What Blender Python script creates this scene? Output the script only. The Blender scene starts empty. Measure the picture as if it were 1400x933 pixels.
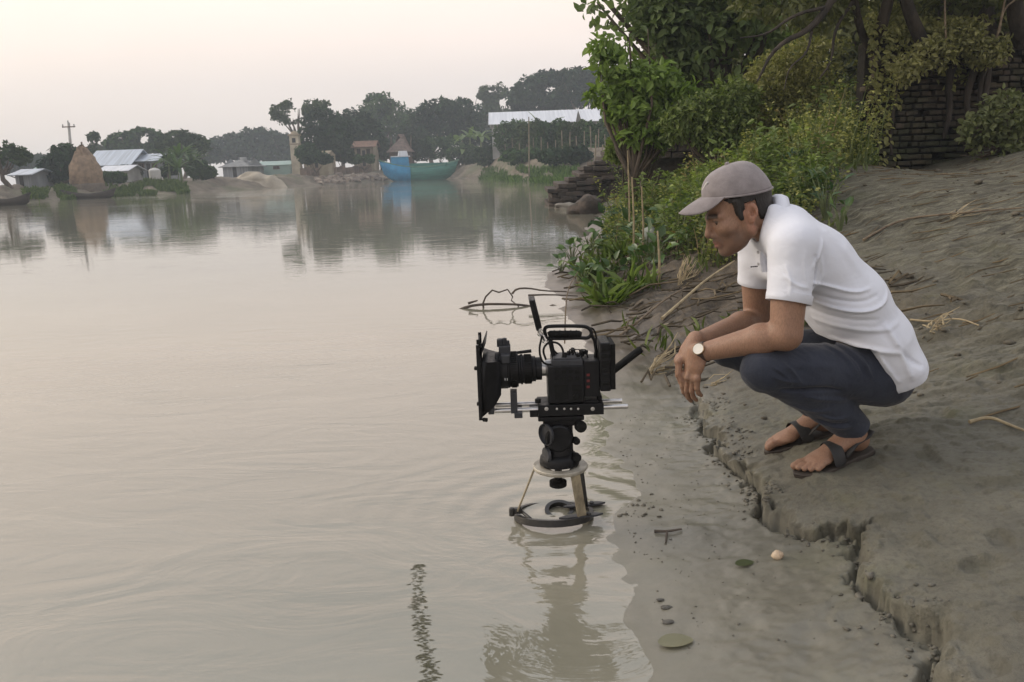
HAZE_DENSITY = 0.0014
import bpy, bmesh, math, random
import numpy as np
from mathutils import Vector, Matrix
random.seed(7)
RNG = np.random.default_rng(11)
R = math.radians
sc = bpy.context.scene
COL = sc.collection

# ------------------------------------------------------------------ camera
F_PX = 1142.0
CAM = np.array([0.0, 0.0, 1.1])
PITCH, ROLL = R(11.74), R(2.0)
_R0 = np.array([1.0, 0, 0]); _F = np.array([0, math.cos(PITCH), -math.sin(PITCH)]); _U0 = np.array([0, math.sin(PITCH), math.cos(PITCH)])
_X = math.cos(ROLL) * _R0 - math.sin(ROLL) * _U0
_Y = math.sin(ROLL) * _R0 + math.cos(ROLL) * _U0
cam_d = bpy.data.cameras.new("camera"); cam = bpy.data.objects.new("camera", cam_d); COL.objects.link(cam)
cam_d.sensor_width = 36; cam_d.lens = 36 * F_PX / 1400; cam_d.clip_end = 3000; cam_d.clip_start = 0.02
cam.matrix_world = Matrix(((_X[0], _Y[0], -_F[0], CAM[0]), (_X[1], _Y[1], -_F[1], CAM[1]), (_X[2], _Y[2], -_F[2], CAM[2]), (0, 0, 0, 1)))
sc.camera = cam

def ray(px, py):
    d = F_PX * _F + (px - 700) * _X + (466.5 - py) * _Y
    return d / np.linalg.norm(d)
def P(px, py, Y):                      # world point seen at a pixel of the photograph at distance Y ahead
    d = ray(px, py); return CAM + d * ((Y - CAM[1]) / d[1])
def onz(px, py, z=0.0):
    d = ray(px, py); return CAM + d * ((z - CAM[2]) / d[2])

# ------------------------------------------------------------------ noise
def _hash(ix, iy, iz, s):
    h = (ix.astype(np.int64) * 374761393 + iy.astype(np.int64) * 668265263 + iz.astype(np.int64) * 2147483647 + s * 1274126177) & 0xFFFFFFFF
    h = ((h ^ (h >> 13)) * 1274126177) & 0xFFFFFFFF
    h = ((h ^ (h >> 15)) * 2246822519) & 0xFFFFFFFF
    return ((h ^ (h >> 16)) & 0xFFFFFF) / float(0xFFFFFF)
def vn(x, y, z=None, s=0):             # value noise, -1..1
    x = np.asarray(x, float); y = np.asarray(y, float)
    z = np.zeros_like(x) if z is None else np.asarray(z, float)
    ix, iy, iz = np.floor(x), np.floor(y), np.floor(z)
    fx, fy, fz = x - ix, y - iy, z - iz
    fx, fy, fz = [f * f * f * (f * (f * 6 - 15) + 10) for f in (fx, fy, fz)]
    r = 0
    for dz in (0, 1):
        wz = fz if dz else 1 - fz
        for dy in (0, 1):
            wy = fy if dy else 1 - fy
            for dx in (0, 1):
                wx = fx if dx else 1 - fx
                r = r + wx * wy * wz * _hash(ix + dx, iy + dy, iz + dz, s)
    return r * 2 - 1
def fbm(x, y, z=None, o=4, s=0):
    r, a, t = 0, 1.0, 0
    x = np.asarray(x, float); y = np.asarray(y, float)
    for k in range(o):
        f = 2.03 ** k
        r = r + a * vn(x * f + 17.3 * k, y * f - 9.1 * k, None if z is None else np.asarray(z) * f, s + k); t += a; a *= 0.5
    return r / t

# ------------------------------------------------------------------ object helpers
def tag(o, label=None, cat=None, group=None, kind=None):
    if label: o["label"] = label
    if cat: o["category"] = cat
    if group: o["group"] = group
    if kind: o["kind"] = kind
    return o
def empty(name, loc, label=None, cat=None, group=None):
    o = bpy.data.objects.new(name, None); COL.objects.link(o); o.location = Vector(loc); o.empty_display_size = 0.1
    return tag(o, label, cat, group)
def rel(o):
    m = Vector((0, 0, 0))
    while o is not None:
        m += o.location; o = o.parent
    return m
def mesh_obj(name, v, f, mats, parent=None, smooth=True, angle=40, mi=None, col=None, bevel=0):
    """v, f in world space; f = array (n,3/4) or list of tuples; stored relative to the parent's base."""
    v = np.asarray(v, float)
    if parent is not None: v = v - np.array(rel(parent))
    me = bpy.data.meshes.new(name)
    if isinstance(f, np.ndarray):
        n, k = f.shape
        me.vertices.add(len(v)); me.vertices.foreach_set("co", v.astype(np.float32).ravel())
        me.loops.add(n * k); me.loops.foreach_set("vertex_index", f.astype(np.int32).ravel())
        me.polygons.add(n); me.polygons.foreach_set("loop_start", np.arange(0, n * k, k, dtype=np.int32))
        try: me.polygons.foreach_set("loop_total", np.full(n, k, dtype=np.int32))
        except Exception: pass
    else:
        me.from_pydata([tuple(p) for p in v], [], f)
    if not isinstance(mats, (list, tuple)): mats = [mats]
    for m in mats: me.materials.append(m)
    if mi is not None: me.polygons.foreach_set("material_index", np.asarray(mi, np.int32))
    me.update(calc_edges=True); me.validate()
    if smooth:
        me.polygons.foreach_set("use_smooth", np.ones(len(me.polygons), bool))
        if angle < 180:
            try: me.set_sharp_from_angle(angle=R(angle))
            except Exception: pass
    if col is not None:
        a = me.color_attributes.new("Col", 'FLOAT_COLOR', 'POINT')
        c = np.ones((len(v), 4), np.float32); c[:, :3] = col
        a.data.foreach_set("color", c.ravel())
    o = bpy.data.objects.new(name, me); COL.objects.link(o)
    if parent is not None: o.parent = parent
    if bevel:
        b = o.modifiers.new("bevel", 'BEVEL'); b.width = bevel; b.segments = 2; b.limit_method = 'ANGLE'; b.angle_limit = R(40)
    return o

def frame(d, up=(0, 0, 1)):
    d = np.array(d, float); d /= np.linalg.norm(d)
    u = np.array(up, float)
    if abs(np.dot(d, u)) > 0.97: u = np.array([1.0, 0, 0])
    a = np.cross(u, d); a /= np.linalg.norm(a); b = np.cross(d, a)
    return a, b, d
class MB:
    def __init__(s): s.v = []; s.f = []; s.m = []; s.c = []
    def add(s, v, f, mi=0, col=None):
        o = len(s.v); s.v += [tuple(p) for p in v]; s.f += [tuple(i + o for i in q) for q in f]; s.m += [mi] * len(f)
        s.c += [col or (1, 1, 1)] * len(v)
        return s
    def box(s, c, size, axes=None, mi=0, col=None, taper=1.0):
        c = np.array(c, float); h = np.array(size, float) / 2
        A = np.array(axes if axes is not None else np.eye(3), float)
        v = []
        for z in (-1, 1):
            t = taper if z > 0 else 1
            for x, y in ((-1, -1), (1, -1), (1, 1), (-1, 1)):
                v.append(c + A[0] * x * h[0] * t + A[1] * y * h[1] * t + A[2] * z * h[2])
        return s.add(v, [(3, 2, 1, 0), (4, 5, 6, 7), (0, 1, 5, 4), (1, 2, 6, 5), (2, 3, 7, 6), (3, 0, 4, 7)], mi, col)
    def tube(s, pts, r, n=8, mi=0, col=None, cap=True, flat=1.0, up=(0, 0, 1), closed=False):
        pts = [np.array(p, float) for p in pts]; m = len(pts)
        r = [r] * m if np.isscalar(r) else list(r)
        v = []; pa = None
        for i, p in enumerate(pts):
            if closed: d = pts[(i + 1) % m] - pts[i - 1]
            else: d = pts[min(i + 1, m - 1)] - pts[max(i - 1, 0)]
            if np.linalg.norm(d) < 1e-9: d = np.array([0, 0, 1.0])
            a, b, _ = frame(d, up)
            if pa is not None:                       # keep the ring from twisting
                d = d / np.linalg.norm(d); a2 = pa - d * np.dot(pa, d)
                if np.linalg.norm(a2) > 1e-6: a = a2 / np.linalg.norm(a2); b = np.cross(d, a)
            pa = a
            for k in range(n):
                t = 2 * math.pi * k / n
                v.append(p + r[i] * (a * math.cos(t) + b * flat * math.sin(t)))
        f = []
        for i in range(m if closed else m - 1):
            j = (i + 1) % m
            for k in range(n):
                f.append((i * n + k, i * n + (k + 1) % n, j * n + (k + 1) % n, j * n + k))
        if cap and not closed:
            f.append(tuple(range(n - 1, -1, -1))); f.append(tuple((m - 1) * n + k for k in range(n)))
        return s.add(v, f, mi, col)
    def lathe(s, prof, o, d, n=24, mi=0, col=None, a0=0, a1=2 * math.pi, up=(0, 0, 1)):
        """prof: (distance along d, radius)"""
        a, b, d = frame(d, up); o = np.array(o, float); full = abs(a1 - a0 - 2 * math.pi) < 1e-6
        m = n if full else n + 1; v = []
        for (h, r) in prof:
            for k in range(m):
                t = a0 + (a1 - a0) * k / n
                v.append(o + d * h + max(r, 1e-5) * (a * math.cos(t) + b * math.sin(t)))
        f = []
        for i in range(len(prof) - 1):
            for k in range(n):
                k2 = (k + 1) % m if full else k + 1
                f.append((i * m + k, i * m + k2, (i + 1) * m + k2, (i + 1) * m + k))
        return s.add(v, f, mi, col)
    def prism(s, poly, o, ax, ay, depth, mi=0, col=None):
        """poly in (x,y) of axes ax, ay, extruded +-depth/2 along ax x ay"""
        ax = np.array(ax, float); ay = np.array(ay, float); az = np.cross(ax, ay); az /= np.linalg.norm(az); o = np.array(o, float)
        n = len(poly)
        area = sum(poly[i][0] * poly[(i + 1) % n][1] - poly[(i + 1) % n][0] * poly[i][1] for i in range(n))
        if area < 0: poly = poly[::-1]
        v = [o + ax * x + ay * y - az * depth / 2 for x, y in poly] + [o + ax * x + ay * y + az * depth / 2 for x, y in poly]
        f = [tuple(range(n - 1, -1, -1)), tuple(range(n, 2 * n))] + [(i, (i + 1) % n, n + (i + 1) % n, n + i) for i in range(n)]
        return s.add(v, f, mi, col)
    def build(s, name, mats, parent=None, smooth=True, angle=40, bevel=0, col=False):
        return mesh_obj(name, s.v, s.f, mats, parent, smooth, angle, s.m if isinstance(mats, (list, tuple)) else None,
                        np.array(s.c, np.float32) if col else None, bevel)

def arcpts(pts, n=4):
    pts = [np.array(p, float) for p in pts]
    for _ in range(n):
        q = [pts[0]]
        for a, b in zip(pts[:-1], pts[1:]): q += [a * 0.75 + b * 0.25, a * 0.25 + b * 0.75]
        pts = q + [pts[-1]]
    return pts
EXx, EYy, EZz = np.eye(3)

# ------------------------------------------------------------------ materials
def nodes_of(name):
    m = bpy.data.materials.new(name); m.use_nodes = True
    nt = m.node_tree; nt.nodes.clear()
    out = nt.nodes.new("ShaderNodeOutputMaterial"); bs = nt.nodes.new("ShaderNodeBsdfPrincipled")
    nt.links.new(bs.outputs[0], out.inputs[0])
    return m, nt, bs, out
def N(nt, t, **kw):
    n = nt.nodes.new(t)
    for k, v in kw.items():
        if k.startswith("i_"):
            key = k[2:]; key = int(key) if key.isdigit() else key.replace("_", " ")
            n.inputs[key].default_value = v
        else: setattr(n, k, v)
    return n
def noise(nt, scale, detail=5, rough=0.55, coord="Object", stretch=None, dist=0):
    tc = N(nt, "ShaderNodeTexCoord"); src = tc.outputs[coord]
    if stretch is not None:
        mp = N(nt, "ShaderNodeMapping"); mp.inputs["Scale"].default_value = stretch[:3]
        if len(stretch) > 3: mp.inputs["Rotation"].default_value = (0, 0, stretch[3])
        nt.links.new(src, mp.inputs[0]); src = mp.outputs[0]
    n = N(nt, "ShaderNodeTexNoise"); n.inputs["Scale"].default_value = scale; n.inputs["Detail"].default_value = detail
    n.inputs["Roughness"].default_value = rough; n.inputs["Distortion"].default_value = dist
    nt.links.new(src, n.inputs["Vector"]); return n.outputs["Fac"]
def ramp(nt, fac, stops):
    r = N(nt, "ShaderNodeValToRGB"); e = r.color_ramp.elements
    while len(e) < len(stops): e.new(0.5)
    for el, (p, c) in zip(e, stops):
        el.position = p; el.color = (*c, 1) if not np.isscalar(c) else (c, c, c, 1)
    nt.links.new(fac, r.inputs[0]); return r.outputs[0]
def mixc(nt, fac, a, b, mode='MIX'):
    m = N(nt, "ShaderNodeMix", data_type='RGBA', blend_type=mode)
    for sock, val in ((m.inputs[0], fac), (m.inputs[6], a), (m.inputs[7], b)):
        if hasattr(val, "links") or isinstance(val, bpy.types.NodeSocket): nt.links.new(val, sock)
        elif np.isscalar(val): sock.default_value = val
        else: sock.default_value = (*val, 1)
    return m.outputs[2]
def math_n(nt, op, a, b=0.0, c=None, clamp=False):
    m = N(nt, "ShaderNodeMath", operation=op, use_clamp=clamp)
    for i, val in enumerate((a, b, c)):
        if val is None: continue
        if isinstance(val, bpy.types.NodeSocket): nt.links.new(val, m.inputs[i])
        else: m.inputs[i].default_value = val
    return m.outputs[0]
def bump(nt, h, strength, dist=0.01, nrm=None):
    b = N(nt, "ShaderNodeBump"); b.inputs["Strength"].default_value = strength; b.inputs["Distance"].default_value = dist
    nt.links.new(h, b.inputs["Height"])
    if nrm is not None: nt.links.new(nrm, b.inputs["Normal"])
    return b.outputs[0]
def mat(name, c1, c2=None, scale=8, rough=0.7, bs_=0.0, bscale=60, bdist=0.003, metal=0.0, stretch=None, attr=False, spec=0.5, contrast=(0.35, 0.65), sheen=0, ramp_rough=None, coord="Object"):
    m, nt, b, out = nodes_of(name)
    c2 = c2 or tuple(x * 0.75 for x in c1)
    nz = noise(nt, scale, stretch=stretch, coord=coord)
    c = ramp(nt, nz, [(contrast[0], c2), (contrast[1], c1)])
    if attr:
        a = N(nt, "ShaderNodeAttribute", attribute_name="Col"); c = mixc(nt, 1.0, c, a.outputs[0], 'MULTIPLY')
    nt.links.new(c, b.inputs["Base Color"])
    b.inputs["Roughness"].default_value = rough; b.inputs["Metallic"].default_value = metal; b.inputs["Specular IOR Level"].default_value = spec
    if ramp_rough: nt.links.new(ramp(nt, noise(nt, scale * 2.3, coord=coord), [(0.3, ramp_rough[0]), (0.7, ramp_rough[1])]), b.inputs["Roughness"])
    if sheen: b.inputs["Sheen Weight"].default_value = sheen; b.inputs["Sheen Roughness"].default_value = 0.4
    if bs_: nt.links.new(bump(nt, noise(nt, bscale, stretch=stretch, coord=coord), bs_, bdist), b.inputs["Normal"])
    return m
def leaf_mat(name, trans=0.38, rough=0.5, spec=0.35, gain=1.0):
    """colour comes from the per-leaf Col attribute, the leaf's own colour"""
    m, nt, b, out = nodes_of(name)
    a = N(nt, "ShaderNodeAttribute", attribute_name="Col")
    lc = mixc(nt, 1.0, a.outputs[0], (gain, gain, gain * 0.95), 'MULTIPLY'); nt.links.new(lc, b.inputs["Base Color"]); b.inputs["Roughness"].default_value = rough; b.inputs["Specular IOR Level"].default_value = spec
    t = N(nt, "ShaderNodeBsdfTranslucent"); nt.links.new(mixc(nt, 1.0, lc, (1.0, 1.1, 0.6), 'MULTIPLY'), t.inputs[0])
    mx = N(nt, "ShaderNodeMixShader"); mx.inputs[0].default_value = trans
    nt.links.new(b.outputs[0], mx.inputs[1]); nt.links.new(t.outputs[0], mx.inputs[2]); nt.links.new(mx.outputs[0], out.inputs[0])
    return m
LEAF = leaf_mat("leaf", gain=1.22)
LEAF_FAR = leaf_mat("leaf_far", 0.15, 0.8, 0.1)
LEAF_WAXY = leaf_mat("leaf_waxy", 0.2, 0.32, 0.5)
STEEL = mat("steel", (0.62, 0.61, 0.60), (0.45, 0.44, 0.43), 40, 0.3, metal=1.0)
BARK = mat("bark", (0.13, 0.10, 0.075), (0.05, 0.04, 0.03), 9, 0.9, 0.6, 25, 0.02, stretch=(1, 1, 0.3))
TWIG = mat("twig", (0.20, 0.155, 0.10), (0.09, 0.065, 0.045), 20, 0.85, 0.3, 90)
STRAW = mat("straw", (0.38, 0.31, 0.185), (0.22, 0.175, 0.105), 15, 0.8, 0.3, 90)
STEM = mat("stem", (0.13, 0.17, 0.06), (0.08, 0.10, 0.045), 12, 0.7)
# ------------------------------------------------------------------ ground shape
_sh = [(955, 1040), (935, 985), (912, 933), (885, 850), (862, 780), (846, 720), (848, 660), (838, 600), (846, 548), (826, 490), (800, 452), (770, 420), (752, 385), (765, 350), (800, 320), (818, 292), (800, 276), (790, 268)]
_shw = np.array([onz(*q)[:2] for q in _sh])
_shw = _shw[np.argsort(_shw[:, 1])]
SHX = np.concatenate([[0.62, 0.55], _shw[:, 0], [3.6, 6.0, 18, 60, 140, 400]])
SHY = np.concatenate([[-40, 0.6], _shw[:, 1], [30, 36, 40, 44, 50, 60]])
_cr = [(1360, 1010), (1300, 935), (1288, 895), (1250, 858), (1212, 830), (1186, 795), (1178, 752), (1112, 738), (1078, 716), (1050, 692), (1034, 664), (1012, 640), (988, 615), (975, 590), (960, 548), (930, 512), (905, 480)]
CRW = np.array([onz(a, b, 0.05)[:2] for a, b in _cr])
def seg_dist(x, y, pts):
    d = np.full(np.shape(x), 1e9)
    for (ax, ay), (bx, by) in zip(pts[:-1], pts[1:]):
        vx, vy = bx - ax, by - ay; L = vx * vx + vy * vy + 1e-12
        t = np.clip(((x - ax) * vx + (y - ay) * vy) / L, 0, 1)
        d = np.minimum(d, np.hypot(x - ax - t * vx, y - ay - t * vy))
    return d
_SP = list(zip(SHX, SHY))
SS = [-30, -6, -1.5, -0.4, 0, 0.3, 0.45, 0.65, 1.2, 2.5, 4.5, 7, 15, 60, 500]
SZ = [-1.6, -1.0, -0.40, -0.045, 0.0, 0.022, 0.045, 0.105, 0.2, 0.52, 1.02, 1.5, 2.2, 2.6, 3.0]
def shore_s(x, y):
    w = 0.07 * vn(x * 2.2, y * 2.2, s=5) + 0.045 * vn(x * 6, y * 6, s=6) + 0.025 * vn(x * 15, y * 15, s=7)
    d = seg_dist(x, y, _SP)
    return np.where(x > np.interp(y, SHY, SHX), d, -d) + w * np.clip(1.5 - np.abs(d) * 0.1, 0.3, 1)
_o = np.argsort(CRW[:, 1])
def H(x, y, detail=True):
    x = np.asarray(x, float); y = np.asarray(y, float)
    s = shore_s(x, y)
    z = np.interp(s, SS, SZ)
    # the ledge where the wet margin has slumped away from the bank
    wx = x + 0.034 * vn(x * 11, y * 11, s=21) + 0.014 * vn(x * 37, y * 37, s=22) + 0.009 * vn(x * 85, y * 85, s=27)
    wy = y + 0.034 * vn(x * 11, y * 11, s=23) + 0.014 * vn(x * 37, y * 37, s=24) + 0.009 * vn(x * 85, y * 85, s=28)
    dc = seg_dist(wx, wy, [tuple(q) for q in CRW])
    sg = np.where(wx > np.interp(wy, CRW[_o, 1], CRW[_o, 0]), dc, -dc)
    fade = np.clip((4.2 - y) / 1.2, 0, 1) * np.clip((y - 0.8) / 0.5, 0, 1)
    st = np.clip((sg + 0.003) / 0.010, 0, 1); st = st * st * (3 - 2 * st)
    z = z + fade * (0.030 * st - 0.0 * (1 - st))
    crev = 0.35 + 0.65 * np.clip(0.5 + 1.3 * vn(x * 5.5, y * 5.5, s=31), 0, 1)
    wd = 0.013 + 0.028 * np.clip(vn(x * 6, y * 6, s=33), 0, 1)
    z = z - fade * crev * 0.115 * np.exp(-((sg + wd) / wd) ** 2)
    z = z + fade * 0.010 * np.exp(-(sg / 0.03) ** 2) * vn(x * 45, y * 45, s=36)
    z = z + fade * 0.012 * np.exp(-np.clip(sg, 0, 9) / 0.05) * st * vn(x * 12, y * 12, s=35)
    # the overgrown shoulder of the bank in front of the thickets
    sh_ = np.clip((s - 0.6) / 1.3, 0, 1); sh_ = sh_ * sh_ * (3 - 2 * sh_); dn = np.clip((4.2 - s) / 1.6, 0, 1); dn = dn * dn * (3 - 2 * dn); yy_ = np.clip((y - 5.8) / 2.6, 0, 1) * np.clip((22 - y) / 5, 0, 1)
    z = z + 0.42 * sh_ * dn * yy_
    if detail:
        up = np.clip((s - 0.22) / 0.5, 0, 1)
        near = np.clip((9 - y) / 4, 0.25, 1)
        # drying mud: shallow streaks running down the slope, clods, dents
        u = x * 0.35 + y * 0.94; v = x * 0.94 - y * 0.35
        streak = vn(u * 16 + 1.5 * vn(x * 3, y * 3, s=44), v * 4.0, s=41) + 0.5 * vn(u * 37, v * 9, s=42)
        far_up = np.clip((s - 0.9) / 1.0, 0, 1)
        z = z + up * near * (0.010 * fbm(x * 3.1, y * 3.1, o=3, s=45) + (0.0045 + 0.028 * far_up) * streak)
        z = z + up * near * 0.006 * np.clip(vn(x * 26, y * 26, s=47) - 0.35, 0, 1) * 3
        z = z - up * near * 0.02 * np.clip(vn(x * 11, y * 11, s=49) - 0.55, 0, 1) * 2
        z = z + (0.0007 + 0.0033 * np.clip((s - 0.3) / 0.4, 0, 1)) * np.clip((s + 0.1) / 0.2, 0, 1) * fbm(x * 38, y * 46, o=3, s=50) - up * near * 0.007 * np.clip(1 - np.abs(vn(x * 5 + 2 * vn(x * 3, y * 3, s=58), y * 17, s=57)) * 5, 0, 1) * np.clip(vn(x * 2, y * 2, s=59) + 0.2, 0, 1)
        z = z + 0.0055 * np.clip((s - 0.12) / 0.15, 0, 1) * np.clip((0.75 - s) / 0.2, 0, 1) * (fbm(x * 17, y * 24, o=3, s=60) - 1.6 * np.clip(vn(x * 9, y * 13, s=61) - 0.35, 0, 1))
        mid = np.clip(1 - np.abs(s - 0.3) / 0.28, 0, 1) * np.clip((y - 2.1) / 0.6, 0, 1)
        z = z + mid * 0.004 * np.clip(vn(x * 9 + y * 5, y * 20, s=51), 0, 1)
        # rougher, clotted soil under the weeds on the bank beyond
        rough = np.clip((y - 3.4) / 1.0, 0, 1) * np.clip((s - 0.15) / 0.4, 0, 1) * np.clip((2.2 - s) / 1.2, 0, 1)
        z = z + rough * (0.05 * fbm(x * 4.5, y * 4.5, o=4, s=53) + 0.05 * np.clip(vn(x * 2.2, y * 1.6, s=54), 0, 1))
    return z
def hit(px, py, detail=False):
    d = ray(px, py); t = np.concatenate([np.linspace(1.0, 12, 6000), np.linspace(12, 60, 3000)])
    q = CAM + t[:, None] * d
    k = np.argmax(q[:, 2] < np.maximum(H(q[:, 0], q[:, 1], detail), 0))
    return q[k]
def axis(lo, hi, step, a0, a1, g=1.06):
    c = list(np.arange(lo, hi, step)); s = step
    while c[-1] < a1: s *= g; c.append(c[-1] + s)
    s = step; b = [lo]
    while b[-1] > a0: s *= g; b.append(b[-1] - s)
    return np.array(b[:0:-1] + c)
gx = axis(0.15, 2.0, 0.0056, -230, 260, 1.05)
gy = axis(1.5, 3.4, 0.0056, -30, 285, 1.04)
GX, GY = np.meshgrid(gx, gy)
GZ = H(GX, GY)
nx, ny = len(gx), len(gy)
ii = np.arange(nx * ny).reshape(ny, nx)
# the lip of the ledge hangs out over its own crevice
def crack_sg(x, y):
    d_ = seg_dist(x, y, [tuple(q) for q in CRW]); return np.where(x > np.interp(y, CRW[_o, 1], CRW[_o, 0]), d_, -d_)
def crack_w(x, y):
    return (x + 0.034 * vn(x * 11, y * 11, s=21) + 0.014 * vn(x * 37, y * 37, s=22) + 0.009 * vn(x * 85, y * 85, s=27), y + 0.034 * vn(x * 11, y * 11, s=23) + 0.014 * vn(x * 37, y * 37, s=24) + 0.009 * vn(x * 85, y * 85, s=28))
sel = (GX > 0.0) & (GX < 2.2) & (GY > 0.8) & (GY < 4.2)
wx_, wy_ = crack_w(GX[sel], GY[sel]); sgc = crack_sg(wx_, wy_)
e_ = 0.02; nxg = (crack_sg(wx_ + e_, wy_) - crack_sg(wx_ - e_, wy_)) / (2 * e_); nyg = (crack_sg(wx_, wy_ + e_) - crack_sg(wx_, wy_ - e_)) / (2 * e_)
nl = np.hypot(nxg, nyg) + 1e-6
push = 0.034 * np.exp(-np.clip(sgc, 0, 9) / 0.022) * np.clip((sgc + 0.002) / 0.010, 0, 1) * np.clip(0.55 + 0.9 * vn(GX[sel] * 6, GY[sel] * 6, s=31), 0.1, 1.2) * np.clip((3.9 - GY[sel]) / 0.6, 0, 1)
GX = GX.copy(); GY = GY.copy(); GX[sel] -= push * nxg / nl; GY[sel] -= push * nyg / nl
gf = np.stack([ii[:-1, :-1], ii[:-1, 1:], ii[1:, 1:], ii[1:, :-1]], -1).reshape(-1, 4)
def mud_material(name="mud"):
    m, nt, b, out = nodes_of(name)
    geo = N(nt, "ShaderNodeNewGeometry"); sep = N(nt, "ShaderNodeSeparateXYZ"); nt.links.new(geo.outputs["Position"], sep.inputs[0])
    big = noise(nt, 1.3, 4); mid = noise(nt, 7, 6, 0.65); fine = noise(nt, 55, 5, 0.7)
    streak = noise(nt, 5, 6, 0.65, stretch=(1.0, 3.4, 1.0, R(-20)), dist=0.6)
    c = ramp(nt, mid, [(0.3, (0.080, 0.076, 0.060)), (0.7, (0.155, 0.147, 0.115))])
    c = mixc(nt, ramp(nt, big, [(0.38, 0.0), (0.68, 0.6)]), c, (0.125, 0.120, 0.085))
    # drier, browner and streaked higher up
    hi = N(nt, "ShaderNodeMapRange"); hi.inputs[1].default_value = 0.22; hi.inputs[2].default_value = 0.6; nt.links.new(sep.outputs[2], hi.inputs[0])
    dry = ramp(nt, streak, [(0.36, (0.066, 0.060, 0.040)), (0.47, (0.138, 0.130, 0.088)), (0.55, (0.190, 0.181, 0.125)), (0.66, (0.285, 0.272, 0.198))])
    dry = mixc(nt, ramp(nt, noise(nt, 13, 6, 0.7, stretch=(0.8, 3.2, 1.0, R(-14)), dist=0.8), [(0.40, 0.65), (0.50, 0.0)]), dry, (0.075, 0.067, 0.046))
    c = mixc(nt, hi.outputs[0], c, dry)
    c = mixc(nt, ramp(nt, fine, [(0.36, 0.55), (0.52, 0.0)]), c, (0.06, 0.055, 0.042))
    c = mixc(nt, ramp(nt, noise(nt, 2.6, 5, 0.6), [(0.55, 0.0), (0.72, 0.4)]), c, (0.12, 0.125, 0.055))
    far = N(nt, "ShaderNodeMapRange"); far.inputs[1].default_value = 3.4; far.inputs[2].default_value = 4.6; nt.links.new(sep.outputs[1], far.inputs[0])
    soil = ramp(nt, noise(nt, 9, 6, 0.7), [(0.3, (0.028, 0.022, 0.015)), (0.55, (0.085, 0.067, 0.046)), (0.75, (0.16, 0.13, 0.092))])
    lowr = N(nt, "ShaderNodeMapRange"); lowr.inputs[1].default_value = 0.75; lowr.inputs[2].default_value = 0.45; nt.links.new(sep.outputs[2], lowr.inputs[0])
    leftm = N(nt, 'ShaderNodeMapRange'); leftm.inputs[1].default_value = 2.6; leftm.inputs[2].default_value = 1.7; nt.links.new(sep.outputs[0], leftm.inputs[0])
    c = mixc(nt, math_n(nt, 'MULTIPLY', leftm.outputs[0], math_n(nt, 'MULTIPLY', far.outputs[0], lowr.outputs[0])), c, soil)
    wl = N(nt, "ShaderNodeMapRange"); wl.inputs[1].default_value = 0.065; wl.inputs[2].default_value = 0.0; wl.inputs[3].default_value = 0.0; wl.inputs[4].default_value = 0.75; nt.links.new(sep.outputs[2], wl.inputs[0])
    c = mixc(nt, math_n(nt, 'MULTIPLY', wl.outputs[0], math_n(nt, 'SUBTRACT', 1.0, far.outputs[0])), c, (0.200, 0.190, 0.152))
    nt.links.new(c, b.inputs["Base Color"])
    # wet film close to the water
    zz = math_n(nt, 'ADD', sep.outputs[2], math_n(nt, 'MULTIPLY', math_n(nt, 'SUBTRACT', noise(nt, 4.5, 5), 0.5), 0.11))
    wet = N(nt, "ShaderNodeMapRange"); wet.inputs[1].default_value = 0.010; wet.inputs[2].default_value = 0.13; wet.inputs[3].default_value = 0.30; wet.inputs[4].default_value = 0.8
    nt.links.new(zz, wet.inputs[0]); nsep = N(nt, "ShaderNodeSeparateXYZ"); nt.links.new(geo.outputs["True Normal"], nsep.inputs[0]); stp = N(nt, "ShaderNodeMapRange"); stp.inputs[1].default_value = 0.93; stp.inputs[2].default_value = 0.75; stp.inputs[3].default_value = 0.0; stp.inputs[4].default_value = 0.5; nt.links.new(nsep.outputs[2], stp.inputs[0])
    nt.links.new(math_n(nt, "ADD", wet.outputs[0], stp.outputs[0], clamp=True), b.inputs["Roughness"]); b.inputs["IOR"].default_value = 1.55
    h = math_n(nt, 'ADD', math_n(nt, 'ADD', noise(nt, 38, 6, 0.7), math_n(nt, 'MULTIPLY', math_n(nt, 'MULTIPLY', noise(nt, 9, 6, 0.7, stretch=(0.8, 2.6, 1, R(-20)), dist=0.5), hi.outputs[0]), 9.0)), math_n(nt, 'MULTIPLY', noise(nt, 150, 4, 0.7), 0.35))
    sepw = N(nt, "ShaderNodeMapRange"); sepw.inputs[1].default_value = 0.04; sepw.inputs[2].default_value = 0.12; sepw.inputs[3].default_value = 0.10; sepw.inputs[4].default_value = 1.0
    nt.links.new(zz, sepw.inputs[0])
    bn = N(nt, "ShaderNodeBump"); bn.inputs["Distance"].default_value = 0.010; nt.links.new(h, bn.inputs["Height"]); nt.links.new(sepw.outputs[0], bn.inputs["Strength"])
    nt.links.new(bn.outputs[0], b.inputs["Normal"])
    return m
MUD = mud_material()
ground = mesh_obj("ground", np.stack([GX, GY, GZ], -1).reshape(-1, 3), gf, MUD, angle=180)
tag(ground, "grey brown mud river bank with a cracked ledge", "river bank", kind="structure")

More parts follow.
